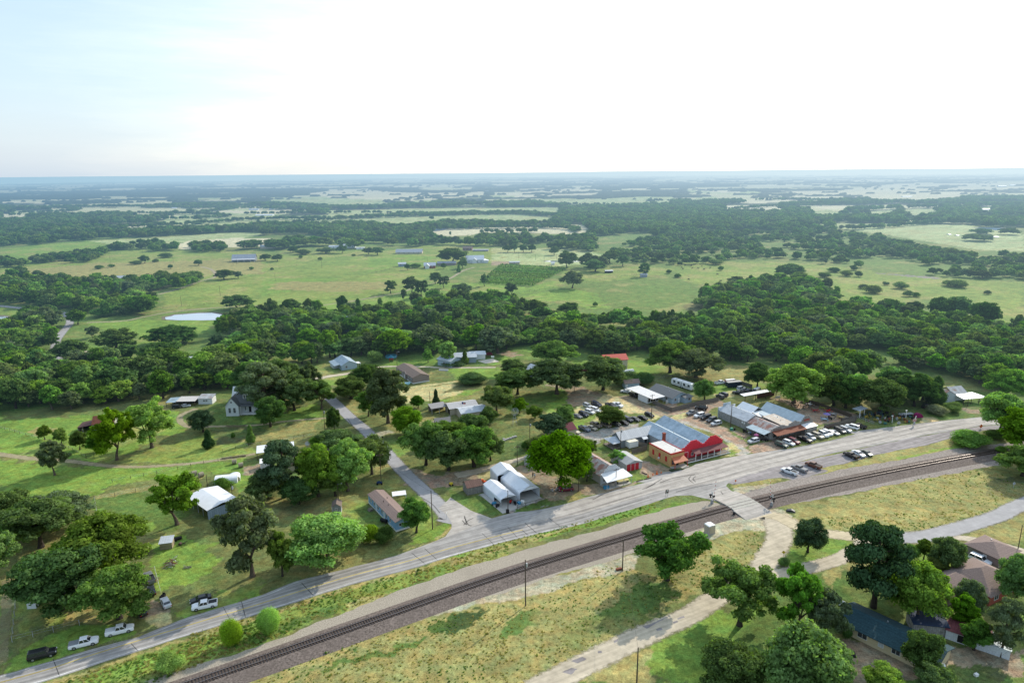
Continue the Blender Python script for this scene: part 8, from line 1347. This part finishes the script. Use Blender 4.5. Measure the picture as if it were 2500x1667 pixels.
def xsignal(label,B,ang,gate=True ,h=5.2):
 t=thing('crossing_signal',label,'crossing signal',B,ang);MB().tube((0,0,0),(0,0,h*.75),.1,.08,8).build('mast',STEEL,t)
 b=MB()
 for s in (-1,1):
  c_,s_=math.cos(s*.8),math.sin(s*.8);b.face([(-.65*c_-.09*s_*-1,-.14,3.5-.65*s_-.09*c_),(.65*c_+.09*s_,-.14+.01*s,3.5+.65*s_-.09*c_),(.65*c_-.09*s_,-.14+.01*s,3.5+.65*s_+.09*c_),(-.65*c_-.09*s_,-.14,3.5-.65*s_+.09*c_)])
 b.build('crossbuck',WHP,t);b=MB()
 for x in (-.7,.7):b.tube((x,-.05,2.7),(x,-.35,2.7),.30,.30,12);b.tube((x*.8,.05,2.7),(x*.8,.3,2.7),.28,.28,12)
 b.box(-.7,.7,-.04,.04,2.65,2.75);b.box(-.9,-.5,-.1,.1,1.7,2.3);b.build('light',DARKIN,t);MB().box(-.35,.35,-.3,.3,0,1.3).build('mechanism',mat('gate_box_grey',(.32,.33,.34)),t)
 if gate:
  g=MB();g2=MB();base=Vector((.25,.3,1.0))
  for k in range(12):
   a=base+Vector((.10*k*.5,0,k*.62));q=base+Vector((.10*(k+1)*.5,0,(k+1)*.62));(g if k%2 else g2).tube(a,q,.05,.045,4)
  go=g.build('gate_arm',WHP,t);g2.build('arm_stripe',REDPL,go)
 return t
xsignal('crossing signal with a raised striped arm on the village side',G('s',690,1560),R_(-60));xsignal('crossing signal with a white crossbuck on the far side of the line',G('w',1250,990),R_(120));MB()
def sign(label,c,x,y,h,w,hh,m,ang=R_(28),name='road_sign',shape='rect',legs=2):
 t=thing(name,label,'sign',G(c,x,y),ang)
 if legs==2:posts(t,[(-w*.3,0),(w*.3,0)],h,STEEL,.04)
 else :posts(t,[(0,0)],h,STEEL,.04)
 b=MB()
 if shape=='rect':b.box(-w/2,w/2,-.09,-.05,h-hh,h)
 else :b.prism([(-w/2,h-w/2),(0,h-w),(w/2,h-w/2),(0,h)],'y',-.09,-.05)
 b.build('panel',m,t);return t
s_=sign('dark brown back-lit road sign standing in the verge by the highway','u',1395,1600,2.5,1.1,1.3,mat('sign_brown',(.07,.035,.025)),R_(20));b=MB();b.box(-.15,.3,-.10,-.091,1.9,2.35);b.box(-.3,.1,-.10,-.091,1.35,1.6);b.build('symbol',WHP,s_)
sign('small orange work sign on the edge of the chippings','w',425,455,1.2,.8,.8,ORANGE,R_(20),name='work_sign',legs=1,shape='diamond');sign('round-cornered orange work sign at the far bend of the highway','n',1853,690,2.0,1.7,1.7,ORANGE,R_(10),name='work_sign',shape='diamond',legs=1)
sign('yellow warning diamond on the grass island','r',190,448,2.3,1.0,1,YELP,R_(-15),name='warning_sign',shape='diamond',legs=1);sign('faint grey diamond sign in the right meadow','n',2228,1370,2.2,1.1,1,GREYL,R_(0),name='warning_sign',shape='diamond',legs=1)
sign('small white stop sign seen edge-on at the side street corner','p',1800,95,2.2,.5,.6,TRIM,R_(70),name='stop_sign',legs=1)
for i,(x,y,s)in enumerate(((1092,1335,1.3),(1148,1312,.9),(1193,1305,1.6),(1243,1292,.9))):
 t=thing('traffic_cone',['widest orange cone nearest the kerb','small orange cone between the two big ones','tallest orange cone in front of the store drive','small orange cone nearest the ochre store'][i],'traffic cone',G('l',x,y),0,'cones across the store drive');b=MB();b.tube((0,0,.04),(0,0,.9*s),.2*s,.04,10);b.build('cone',ORANGE,t);MB().box(-.25*s,.25*s,-.25*s,.25*s,0,.04).build('base',REDPL,t)
for i,(x0,y0,x1,y1)in enumerate(((1020,1285,1080,1310),(960,1392,1030,1370),(1050,1368,1128,1350))):
 a,b_=G('l',x0,y0),G('l',x1,y1);o=MB().tube((*a[:2],.15),(*b_[:2],.15),.16,.16,8).build('timber_log',WOODP);tag(o,['dark timber log lying beside the red-door garage','left kerb log at the highway edge','right kerb log at the highway edge'][i],'log')
def item(name,label,cat,c,x,y,parts,ang=0.):
 t=thing(name,label,cat,G(c,x,y),R_(ang))
 for nm_,m_,fn in parts:b=MB();fn(b);b.build(nm_,m_,t)
 return t
item('blue_barrel','bright blue tub standing in front of the rusty shop','tub','k',1787,668,[('body',BLUEP,lambda b:(b.box(-.9,.9,-.5,.5,0,.9)))],20)
item('hay_wagon','yellow straw-topped table under the rusty shop porch','table','k',1975,600,[('top',mat('straw_yellow',(.55,.50,.22)),lambda b:b.box(-2.2,2.2,-.7,.7,.75,.95)),('leg',WOODP,lambda b:(b.box(-2,-1.9,-.5,.5,0,.75),b.box(1.9,2,-.5,.5,0,.75)))],20)
item('flower_bed','dark planted bed at the ochre store corner','flower bed','u',1520,1215,[('soil',mat('bed_soil',(.03,.05,.02),var=.5,scale=4),lambda b:b.box(-2.2,2.6,-.8,.8,0,.25))],25)
item('stone_heap','pile of old stones and iron ringed by a kerb under the maple','stone pile','k',1220,685,[('stones',FLATG,lambda b:[b.box(x_,x_+.5,y_,y_+.4,0,.35)for x_,y_ in ((-2,0),(-1.3,.6),(-.7,-.3),(0,.4),(.6,-.2),(1.2,.5),(-1.8,-.7),(.4,1))])],15)
item('tarpaulin_heap','dark tarp-covered heap at the meadow edge beyond the crossing','tarpaulin','w',1690,1110,[('cover',mat('tarp_dark',(.045,.05,.065),rough=.5,var=.4,scale=2),lambda b:b.prism([(-1.3,0),(-.9,.5),(.2,.75),(1.2,.35),(1.4,0)],'y',-.5,.6))],-20)
item('black_tub','black upturned tub lying in the yard below the teal roof','tub','r',772,1310,[('body',mat('black_plastic',(.02,.022,.025),rough=.5),lambda b:b.prism([(-1.6,0),(1.6,0),(1.3,.55),(-1.3,.55)],'y',-.8,.8))],-15)
item('propane_tank','small white propane tank under the trees at the bottom edge','gas tank','r',1605,1440,[('tank',WHP,lambda b:b.tube((-.8,0,.6),(.8,0,.6),.45,.45,12)),('leg',STEEL,lambda b:(b.box(-.5,-.4,-.3,.3,0,.4),b.box(.4,.5,-.3,.3,0,.4)))],30)
item('patio_umbrella','tilted white parasol at the left end of the teal roof','parasol','r',725,935,[('canopy',WHP,lambda b:b.prism([(-1.0,2.0),(0,2.9),(1.1,2.3)],'y',-.7,.7)),('pole',WOODP,lambda b:b.tube((0,0,0),(0,0,2.6),.04))],40)
item('red_barrow','red cart beside the left end of the teal-roofed house','cart','r',690,1030,[('body',REDPL,lambda b:b.box(-.7,.7,-.5,.5,.4,1.0)),('wheel',TYRE,lambda b:(b.tube((-.5,-.55,.3),(-.5,.55,.3),.3),b.tube((.5,-.55,.3),(.5,.55,.3),.3)))],20)
item('white_bucket','small white box in the grass at the lower right','box','r',1920,1500,[('body',WHP,lambda b:b.box(-.4,.4,-.3,.3,0,.5))],20)
item('grill','black barbecue smoker beside the blue mobile home','smoker','i',1715,1475,[('body',DARKIN,lambda b:b.tube((-1.1,0,.9),(1.1,0,.9),.5,.5,10)),('leg',WOODP,lambda b:(b.box(-.8,-.7,-.3,.3,0,.5),b.box(.7,.8,-.3,.3,0,.5)))],-30)
item('entry_steps','grey wooden steps with a pot against the blue mobile home','steps','i',1605,1350,[('steps',WOODL,lambda b:(b.box(-1.4,0,-.8,.8,0,.3),b.box(-1.0,0,-.8,.8,.3,.6)))],33)
item('yellow_machine','yellow garden machine at the sand patch','machine','k',5,635,[('body',YELP,lambda b:b.box(-.5,.6,-.4,.4,.3,1.0)),('wheel',TYRE,lambda b:(b.tube((-.4,-.45,.3),(-.4,.45,.3),.3),b.tube((.5,-.45,.3),(.5,.45,.3),.3)))],20)
item('red_tractor','red orange tractor between the board shed and the carports','tractor','k',385,625,[('body',mat('tractor_red',(.60,.10,.03)),lambda b:(b.box(-1.1,.9,-.45,.45,.7,1.3),b.box(-.9,-.2,-.4,.4,1.3,2.0))),('wheel',TYRE,lambda b:(b.tube((-.8,-.7,.65),(-.8,.7,.65),.65,.65,12),b.tube((.7,-.6,.4),(.7,.6,.4),.4,.4,12)))],20)
for i,(x,y,m_,lab)in enumerate(((500,855,BLUEP,'blue motorcycle beside the small carport'),(540,880,DARKIN,'black motorcycle leaning behind the blue one'),(690,835,REDPL,'red riding mower in the small carport'),(740,850,DARKIN,'black riding mower next to the red one'),(785,845,BLUEP,'blue crate in front of the carports'),(825,830,WHP,'white stacked tubs in front of the largest carport'))):
 item('yard_machine' if i<4 else 'crate',lab,'yard machine' if i<4 else 'crate','k',x,y,[('body',m_,lambda b:(b.box(-.7,.7,-.3,.3,.35,.8),b.box(-.5,.1,-.2,.2,.8,1.05))),('wheel',TYRE,lambda b:(b.tube((-.6,-.1,.3),(-.6,.1,.3),.3,.3,10),b.tube((.6,-.1,.3),(.6,.1,.3),.3,.3,10)))]if i<4 else [('body',m_,lambda b:b.box(-.5,.5,-.4,.4,0,.7))],30+25*i)
item('trash_bin','black bin at the foot of the carport pole','bin','k',655,950,[('body',DARKIN,lambda b:b.box(-.4,.4,-.35,.35,0,1.2))],20);item('green_bin','green bin at the foot of the saloon pole','bin','l',2050,800,[('body',GREENP,lambda b:b.box(-.5,.5,-.4,.4,0,1.0))],20);item('dark_barrel','dark barrel right of the green bin','barrel','l',2085,800,[('body',DARKIN,lambda b:b.tube((0,0,0),(0,0,1),.35,.35,12))])
item('rock_pile','pile of grey rubble on the bank behind the dark grove','rubble','j',1150,1050,[('rocks',FLATG,lambda b:[b.box(x_,x_+.9,y_,y_+.7,0,.6)for x_,y_ in ((-3,-1),(-2,-.4),(-1,0),(.2,.3),(1.4,.9),(2.5,1.2),(-2.6,.4))])],20);item('white_bench','white bench on the lawn in front of the long barn','bench','j',585,200,[('seat',WHP,lambda b:b.box(-1.4,1.4,-.25,.25,.4,.5)),('backrest',WHP,lambda b:b.box(-1.4,1.4,.25,.3,.5,.95)),('leg',WHP,lambda b:(b.box(-1.2,-1.1,-.2,.2,0,.4),b.box(1.1,1.2,-.2,.2,0,.4)))],5)
item('red_canopy','dark red car cover beside the ball court','car cover','j',915,75,[('cover',mat('dark_red_cover',(.25,.02,.04)),lambda b:b.prism([(-2,0),(-1.7,.9),(0,1.5),(1.4,1.0),(2,0)],'y',-.9,.9))],5);item('basketball_hoop','basketball hoop standing on the pale court','basketball hoop','j',955,162,[('pole',STEEL,lambda b:b.tube((0,0,0),(0,0,3.2),.07)),('backboard',WHP,lambda b:b.box(-.9,.9,-.1,-.04,2.6,3.7))],-20)
item('play_set','blue and red play set behind the lamp pole','play set','e',1305,1182,[('frame',REDPL,lambda b:(b.box(-1,1,-1,1,1.2,1.4),b.box(-1,-.9,-1,-.9,0,2.6),b.box(.9,1,-1,-.9,0,2.6),b.box(-1,-.9,.9,1,0,2.6),b.box(.9,1,.9,1,0,2.6))),('roof',BLUEP,lambda b:b.prism([(-1.3,2.5),(0,3.4),(1.3,2.5)],'y',-1.2,1.2))],10);item('pool','round blue garden pool behind the play set','pool','e',1305,1145,[('wall',mat('pool_blue',(.15,.42,.55)),lambda b:b.tube((0,0,0),(0,0,1.1),3.2,3.2,24)),('water',mat('pool_water',(.12,.42,.55),rough=.1),lambda b:b.tube((0,0,1.101),(0,0,1.13),3.0,3.0,24))])
item('satellite_dish','white satellite dish on a post beside the farmhouse drive pole','dish','i',985,760,[('dish',WHP,lambda b:b.tube((0,-.3,2.0),(0,0,2.0),.9,.3,14)),('post',STEEL,lambda b:b.tube((0,0,0),(0,0,2),.06))],20);item('quad_bike','dark blue quad bike at the foot of the garden corner pole','quad bike','i',1672,1105,[('body',mat('quad_blue',(.03,.06,.15)),lambda b:(b.box(-.9,.9,-.4,.4,.5,.9),b.box(-.5,.2,-.25,.25,.9,1.15))),('wheel',TYRE,lambda b:[b.tube((x_,y_-.12,.32),(x_,y_+.12,.32),.32,.32,10)for x_ in (-.7,.7)for y_ in (-.5,.5)])],10)
item('mailbox','black mailbox beside the side street driveway','mailbox','i',1703,680,[('box',DARKIN,lambda b:b.box(-.3,.3,-.15,.15,1.0,1.35)),('post',WOODP,lambda b:b.tube((0,0,0),(0,0,1),.06))],30);item('scrap_metal','dark rusting implement beside the plank shed','farm implement','o',1645,330,[('frame',mat('rusty_iron',(.08,.05,.04)),lambda b:(b.tube((-1,-.5,.2),(1,.5,.9),.1),b.tube((-1,.5,.2),(1,-.5,.7),.1),b.tube((-.9,-.4,.4),(-.9,.4,.4),.4,.4,8)))]);item('scrap_metal','dark iron cart right above the plank shed','farm implement','o',1598,285,[('frame',DARKIN,lambda b:(b.box(-1.1,1.0,-.5,.5,.3,.8),b.tube((-.6,-.7,.4),(-.6,.7,.4),.4,.4,8)))],30)
item('brush_pile','small heap of cut branches right of the scrap pile','brush pile','o',1680,535,[('branches',BOARDG,lambda b:[b.tube((r2.uniform(-1.3,1.3),r2.uniform(-.6,.6),.1),(r2.uniform(-1.3,1.3),r2.uniform(-.6,.6),r2.uniform(.2,.6)),.05,.04,4)for _ in range(16)])]);item('parked_scooter','dark motor scooter above the silver sedan at the gate','scooter','o',1460,805,[('body',DARKIN,lambda b:(b.box(-.8,.8,-.3,.3,.4,.9),b.box(.4,.6,-.3,.3,.9,1.2))),('wheel',TYRE,lambda b:(b.tube((-.7,-.1,.35),(-.7,.1,.35),.35,.35,10),b.tube((.7,-.1,.35),(.7,.1,.35),.35,.35,10)))],80)
item('rusty_plate','rusty steel box at the foot of the shorter railway pole','steel box','q',1068,552,[('body',RUST,lambda b:b.box(-.8,.8,-.3,.3,0,.5))],20);item('electrical_drum','black cable reel at the crossing edge','cable reel','w',395,1185,[('reel',DARKIN,lambda b:b.tube((0,-.3,.45),(0,.3,.45),.45,.45,14))],60)
item('white_house_wall','pale garden shed with a plain wall left of the huge dark oak','shed','o',245,905,[('wall',WHS,lambda b:b.box(0,2.0,0,4.5,0,3.4)),('roof',TIN,lambda b:b.box(-.2,2.2,-.2,4.7,3.402,3.55))],8)
def table(label,x,y,m_,sc=1.,par=None ,c='t'):
 t=thing('garden_table',label,'table',G(c,x,y),rnd.uniform(0,3));t.scale=(sc,)*3
 MB().tube((0,0,.68),(0,0,.76),.95,.95,16).build('tabletop',m_,t);MB().tube((0,0,0),(0,0,.68),.09).build('leg',STEEL,t)
 for k in range(4):
  a=k*math.pi/2+.4;s=MB().box(-.25,.25,-.25,.25,.42,.5);o=s.build('seat',m_,t);o.location=(math.cos(a)*1.5,math.sin(a)*1.5,0);o.rotation_euler=(0,0,a);MB().box(-.03,.03,-.03,.03,0,.42).build('seat_leg',STEEL,o);MB().box(.22,.28,-.25,.25,.5,.95).build('seat_back',m_,o)
for a in (('pale round table farthest back in the beer garden',1690,290,GREYL),('dark table left of the farthest one',1610,325,WOODP),('brown table at the left of the beer garden',1470,310,mat('brown_wood_table',(.22,.12,.07))),('red table in the centre of the beer garden',1765,380,mat('faded_red_table',(.40,.06,.05))),('olive yellow table near the back of the beer garden',1870,345,mat('olive_table',(.30,.28,.06))),('red table at the right of the beer garden',1950,385,REDPL),('grey table in the middle of the garden gravel',2015,430,BOARDD),('yellow wooden table in front of the garden fence',2125,475,mat('yellow_wood',(.50,.36,.12))),('blue round table beside the purple parasol',1895,505,mat('pale_blue_table',(.35,.48,.55))),('dark bench table right of the purple parasol',1975,490,DARKIN)):table(*a)
item('patio_umbrella','purple parasol standing open in the beer garden','parasol','t',1925,480,[('canopy',PURPL,lambda b:b.tube((0,0,2.0),(0,0,2.7),1.5,.05,10)),('pole',STEEL,lambda b:b.tube((0,0,0),(0,0,2.6),.04))]);item('patio_umbrella','pink parasol beside the silver suv at the saloon steps','parasol','t',915,775,[('canopy',PINK,lambda b:b.tube((0,0,1.7),(0,0,2.4),1.0,.05,8)),('pole',STEEL,lambda b:b.tube((0,0,0),(0,0,2.3),.04))]);item('menu_sign','white sign board at the back of the beer garden','sign','t',1225,215,[('panel',WHP,lambda b:b.box(-1.3,1.3,-.05,.05,1.0,1.9)),('post',WOODP,lambda b:(b.box(-1.2,-1.1,-.04,.04,0,1),b.box(1.1,1.2,-.04,.04,0,1)))],20)
jr=random.Random(12);kinds=[('oil_drum','drum',lambda b:b.tube((0,0,0),(0,0,.95),.32,.32,12)),('milk_can','can',lambda b:(b.tube((0,0,0),(0,0,.6),.22),b.tube((0,0,.6),(0,0,.9),.22,.1))),('wagon_wheel','wagon wheel',lambda b:b.tube((0,-.06,.6),(0,.06,.6),.6,.6,14)),('old_bench','bench',lambda b:(b.box(-.8,.8,-.25,.25,.4,.5),b.box(-.8,.8,.22,.28,.5,1.0),b.box(-.7,-.6,-.2,.2,0,.4),b.box(.6,.7,-.2,.2,0,.4))),('wash_tub','tub',lambda b:b.tube((0,0,0),(0,0,.5),.4,.55,14)),('old_stove','stove',lambda b:(b.box(-.4,.4,-.35,.35,.2,1.0),b.tube((0,.2,1),(0,.2,1.8),.08))),('iron_frame','frame',lambda b:(b.box(-.7,-.6,0,.08,0,1.8),b.box(.6,.7,0,.08,0,1.8),b.box(-.7,.7,0,.08,1.7,1.8),b.box(-.7,.7,0,.08,.8,.9)))]
jc=[('rusty',RUST),('white',mat('dirty_white',(.42,.43,.42))),('teal',mat('dull_teal',(.05,.16,.14))),('blue',mat('dull_blue',(.06,.12,.18))),('grey',mat('dull_grey_metal',(.2,.21,.22))),('red',mat('dull_red',(.22,.04,.03))),('yellow',mat('dull_yellow',(.35,.26,.05))),('black',DARKIN),('brown',WOODP)]
side=['near the rail fence','in the left half','in the middle','in the right half','beside the white pump'];jp=[tuple(p[:2])for p in GL('v',400,560,480,500,900,470,1300,400,1600,460,1700,560,1650,700,1300,730,900,730,800,690)]
nj=0
while nj<64:
 u_=jr.uniform(430,1700);v_=jr.uniform(450,720);p=G('v',u_,v_)
 if not inpoly(np.array([p[0]]),np.array([p[1]]),jp)[0]:continue
 nm_,ct_,fn=kinds[nj%7];cn,m_=jc[(nj*5+nj//7)%9];b=MB();fn(b);o=b.build(nm_,m_);o.location=(p[0],p[1],0);o.rotation_euler=(0,0,jr.uniform(0,3.1));s__=jr.uniform(.8,1.25);o.scale=(s__,)*3
 tag(o,'%s %s %s of the crowded junk yard'%(cn,ct_,side[min(4,int((u_-430)/260))]),ct_,'%s %ss in the junk yard'%(cn,ct_));nj+=1
for i,(x,y,h_,lab)in enumerate(((450,560,3.0,'leftmost white post of the junk yard'),(1200,660,2.6,'white post in the middle of the junk yard'),(1510,600,3.8,'tall white lamp post in the junk yard'))):item('white_post',lab,'post','v',x,y,[('post',WHP,lambda b,h_=h_:b.tube((0,0,0),(0,0,h_),.12)),('top',WHP,lambda b,h_=h_:b.box(-.6,.2,-.15,.15,h_,h_+.25))],20)
item('fuel_pump_sign','tilted white and red sign post with a pale plate at the junk yard corner','sign','v',1700,745,[('post',WHP,lambda b:b.tube((0,.3,0),(.9,.3,4.0),.14)),('panel',mat('worn_red_white',(.50,.30,.30)),lambda b:b.box(-.9,.9,-.1,.1,1.9,2.8)),('plate',GREYL,lambda b:b.box(-.6,.5,-.12,-.02,.6,1.6))],20)
item('open_shelter','thin grey tin shelter on posts at the junk yard left end','shelter','v',470,560,[('roof',mat('dull_tin',(.30,.33,.35)),lambda b:b.prism([(-1.0,3.0),(4.2,3.4),(4.2,3.5),(-1.0,3.1)],'y',0,3.5)),('post',WHP,lambda b:(b.tube((-.2,.2,0),(-.2,.2,3),.08),b.tube((2.4,.2,0),(2.4,.2,3.2),.08),b.tube((4,3.2,0),(4,3.2,3.3),.08)))],25)
item('magenta_wagon','magenta covered wagon behind the white and red sign','wagon','v',1800,545,[('cover',mat('magenta_canvas',(.26,.01,.10)),lambda b:b.prism([(-1.6,0),(-1.5,1.2),(-.6,1.8),(.8,1.5),(1.6,.3),(1.5,0)],'y',-.9,.9))],5)
item('long_trailer','grey flatbed trailer standing among the junk','trailer','v',1520,520,[('bed',STEEL,lambda b:b.prism([(-3.2,.9),(3.0,.9),(3.0,1.1),(-3.2,1.1)],'y',-.9,.9)),('wheel',TYRE,lambda b:(b.tube((.6,-1,.45),(.6,1,.45),.45,.45,12),b.tube((1.8,-1,.45),(1.8,1,.45),.45,.45,12)))],12)
def person(label,c,x,y,shirt,trousers,pose='stand',ang=0.):
 B=G(c,x,y);t=thing('person',label,'person',B,R_(ang))
 me=bpy.data.meshes.new('body');sit=pose=='sit'
 hz_=.5 if sit else .92;J=[(0,0,hz_),(0,0,hz_+.25),(0,.01,hz_+.50),(0,.01,hz_+.60),(0,-.01,hz_+.72)]
 E_=[(0,1),(1,2),(2,3),(3,4)];Rr=[.15,.15,.16,.07,.11]
 for s in (-1,1):
  n=len(J)
  J+=[(s*.10,0,hz_-.05)]+([(s*.12,-.42,hz_-.02),(s*.12,-.45,.06),(s*.12,-.60,.05)]if sit else [(s*.12,-.02,.48),(s*.12,.03,.07),(s*.12,-.13,.05)]);E_+=[(0,n),(n,n+1),(n+1,n+2),(n+2,n+3)];Rr+=[.11,.075,.05,.045]
  n=len(J);J+=[(s*.20,.01,hz_+.48),(s*.27,-.02,hz_+.20),(s*.26,-.14,hz_-.02),(s*.26,-.18,hz_-.09)];E_+=[(2,n),(n,n+1),(n+1,n+2),(n+2,n+3)];Rr+=[.065,.05,.035,.04]
 me.from_pydata(J,E_,[]);o=link_mesh('body',me,t);me.materials.append(mat('skin',(.45,.28,.20),rough=.6));sk=o.modifiers.new('skin','SKIN')
 for v_,r_ in zip(me.skin_vertices[0].data,Rr):v_.radius=(r_,r_*.8)
 me.skin_vertices[0].data[0].use_root=True ;ss=o.modifiers.new('sub','SUBSURF');ss.levels=1;ss.render_levels=1
 b=MB();b.tube((0,0,hz_-.02),(0,.01,hz_+.34),.19,.20,10);b.tube((0,.01,hz_+.34),(0,.01,hz_+.56),.21,.12,10)
 for s in (-1,1):b.tube((s*.17,.01,hz_+.50),(s*.27,-.02,hz_+.22),.085,.07,8)
 b.build('shirt',shirt,t,smooth=True );b=MB()
 for s in (-1,1):
  if sit:b.tube((s*.09,.04,hz_-.02),(s*.12,-.42,hz_),.12,.095,8);b.tube((s*.12,-.42,hz_+.02),(s*.12,-.45,.12),.09,.07,8)
  else :b.tube((s*.09,0,hz_+.02),(s*.12,-.01,.48),.125,.095,8);b.tube((s*.12,-.01,.50),(s*.12,.03,.10),.092,.075,8)
 b.build('trousers',trousers,t,smooth=True )
 hb=MB().tube((0,.02,hz_+.74),(0,.02,hz_+.88),.125,.07,10);hb.build('hair',mat('dark_hair',(.04,.03,.02)),t,smooth=True )
DK=mat('dark_denim',(.03,.04,.08));PKS=mat('pink_shirt',(.65,.35,.38));RDS=mat('red_shirt',(.5,.05,.05));BLS=mat('black_shirt',(.02,.02,.025));BSH=mat('blue_shirt',(.10,.22,.42))
person('person in a pink shirt walking by the purple parasol','t',1853,480,PKS,DK,ang=60);person('person in a pink top on the saloon steps','t',943,745,PKS,BLS,ang=200)
person('person in black with dark trousers under the saloon side porch','t',770,690,BLS,DK,ang=150);person('person in a white shirt seated under the saloon side porch','t',810,700,WHP,DK,'sit',170);person('person in a blue shirt at the end of the saloon side porch','t',835,720,BSH,DK,ang=120);person('person in a red shirt at a red garden table','t',1745,385,RDS,DK,'sit',30)
person('person in dark clothes standing under the maple beside the shack','k',945,535,BLS,DK,ang=30);person('person in a blue shirt beside the dark-clad one','k',968,550,BSH,DK,ang=100)
for i,(x,y)in enumerate(((745,665),(760,685),(1020,800),(1055,800))):item('motorcycle',['black motorcycle farthest up the saloon side porch','black motorcycle second up the saloon side porch','dark motorcycle at the saloon street corner, left one','dark motorcycle at the saloon street corner, right one'][i],'motorcycle','t',x,y,[('body',DARKIN,lambda b:(b.box(-.5,.6,-.15,.15,.5,.85),b.tube((.5,-.3,1.05),(.5,.3,1.05),.03))),('wheel',TYRE,lambda b:(b.tube((-.7,-.07,.33),(-.7,.07,.33),.33,.33,12),b.tube((.75,-.07,.33),(.75,.07,.33),.33,.33,12)))],110+20*i)
def cow(label,c,x,y,m_,ang=0.):
 t=thing('cow',label,'cow',G(c,x,y),R_(ang),'cattle on the far pasture');t.scale=(1.15,)*3
 me=bpy.data.meshes.new('body');J=[(-.75,0,1.05),(-.2,0,1.0),(.45,0,1.05),(.85,0,1.2),(1.15,0,.95),(1.4,0,.75)];E_=[(i,i+1)for i in range(5)];Rr=[.30,.36,.34,.2,.15,.09]
 for k,xx in ((0,-.75),(2,.5)):
  for s in (-1,1):
   n=len(J);bk=.1 if k==0 else -.03;J+=[(xx,s*.2,.85),(xx+(.08 if k==0 else .02),s*.22,.5),(xx-(bk if k==0 else 0),s*.22,.42 if k==0 else .3),(xx,s*.22,.03)];E_+=[(k,n),(n,n+1),(n+1,n+2),(n+2,n+3)];Rr+=[.16,.08,.06,.055]
 me.from_pydata(J,E_,[]);me.materials.append(m_);o=link_mesh('body',me,t);o.modifiers.new('skin','SKIN')
 for v_,r_ in zip(me.skin_vertices[0].data,Rr):v_.radius=(r_,r_)
 me.skin_vertices[0].data[1].use_root=True ;ss=o.modifiers.new('sub','SUBSURF');ss.levels=1;ss.render_levels=1
CB=mat('cow_black',(.02,.018,.018));CBR=mat('cow_brown',(.12,.055,.03))
for x,y in ((1705,342),(1735,325),(1800,352),(1850,356),(1885,332),(1905,362),(1790,332),(1768,455),(2025,408),(2052,470),(1290,290),(1270,292),(1715,360),(1960,350)):cow('cow grazing on the far pasture among the thorn bushes','f',x,y,CB if (x//10)%3 else CBR,(x*7)%360)
for rt_,pts_ in ((rt,((3.2,9,5.2),(6.6,15,5.1),(12.2,8,5.3),(15.5,20,5.0))),(br,((3,6,3.7),(6,12,3.7),(2.6,17,3.5))),(ph,((3.2,5,3.9),(6.4,9,4.0))),(b2,((6,4,4.4),(8,6,4.8))),(b1,((5,5,3.9),)),(th_,((5,5.5,3.7),(11,5.2,3.8))),(ra,((3,10,3.5),(7,4,3.7))),(sa,((3,18,4.6),(6.2,22,4.6),(11.5,6,3.8),(13,9,4.0),(17.5,12,5.4),(20,8,5.2),(4.5,5,4.4)))):
 for x_,y_,z_ in pts_:MB().tube((x_,y_,z_-.5),(x_,y_,z_+.45),.13,.13,8).build('roof_vent',STEEL,rt_)
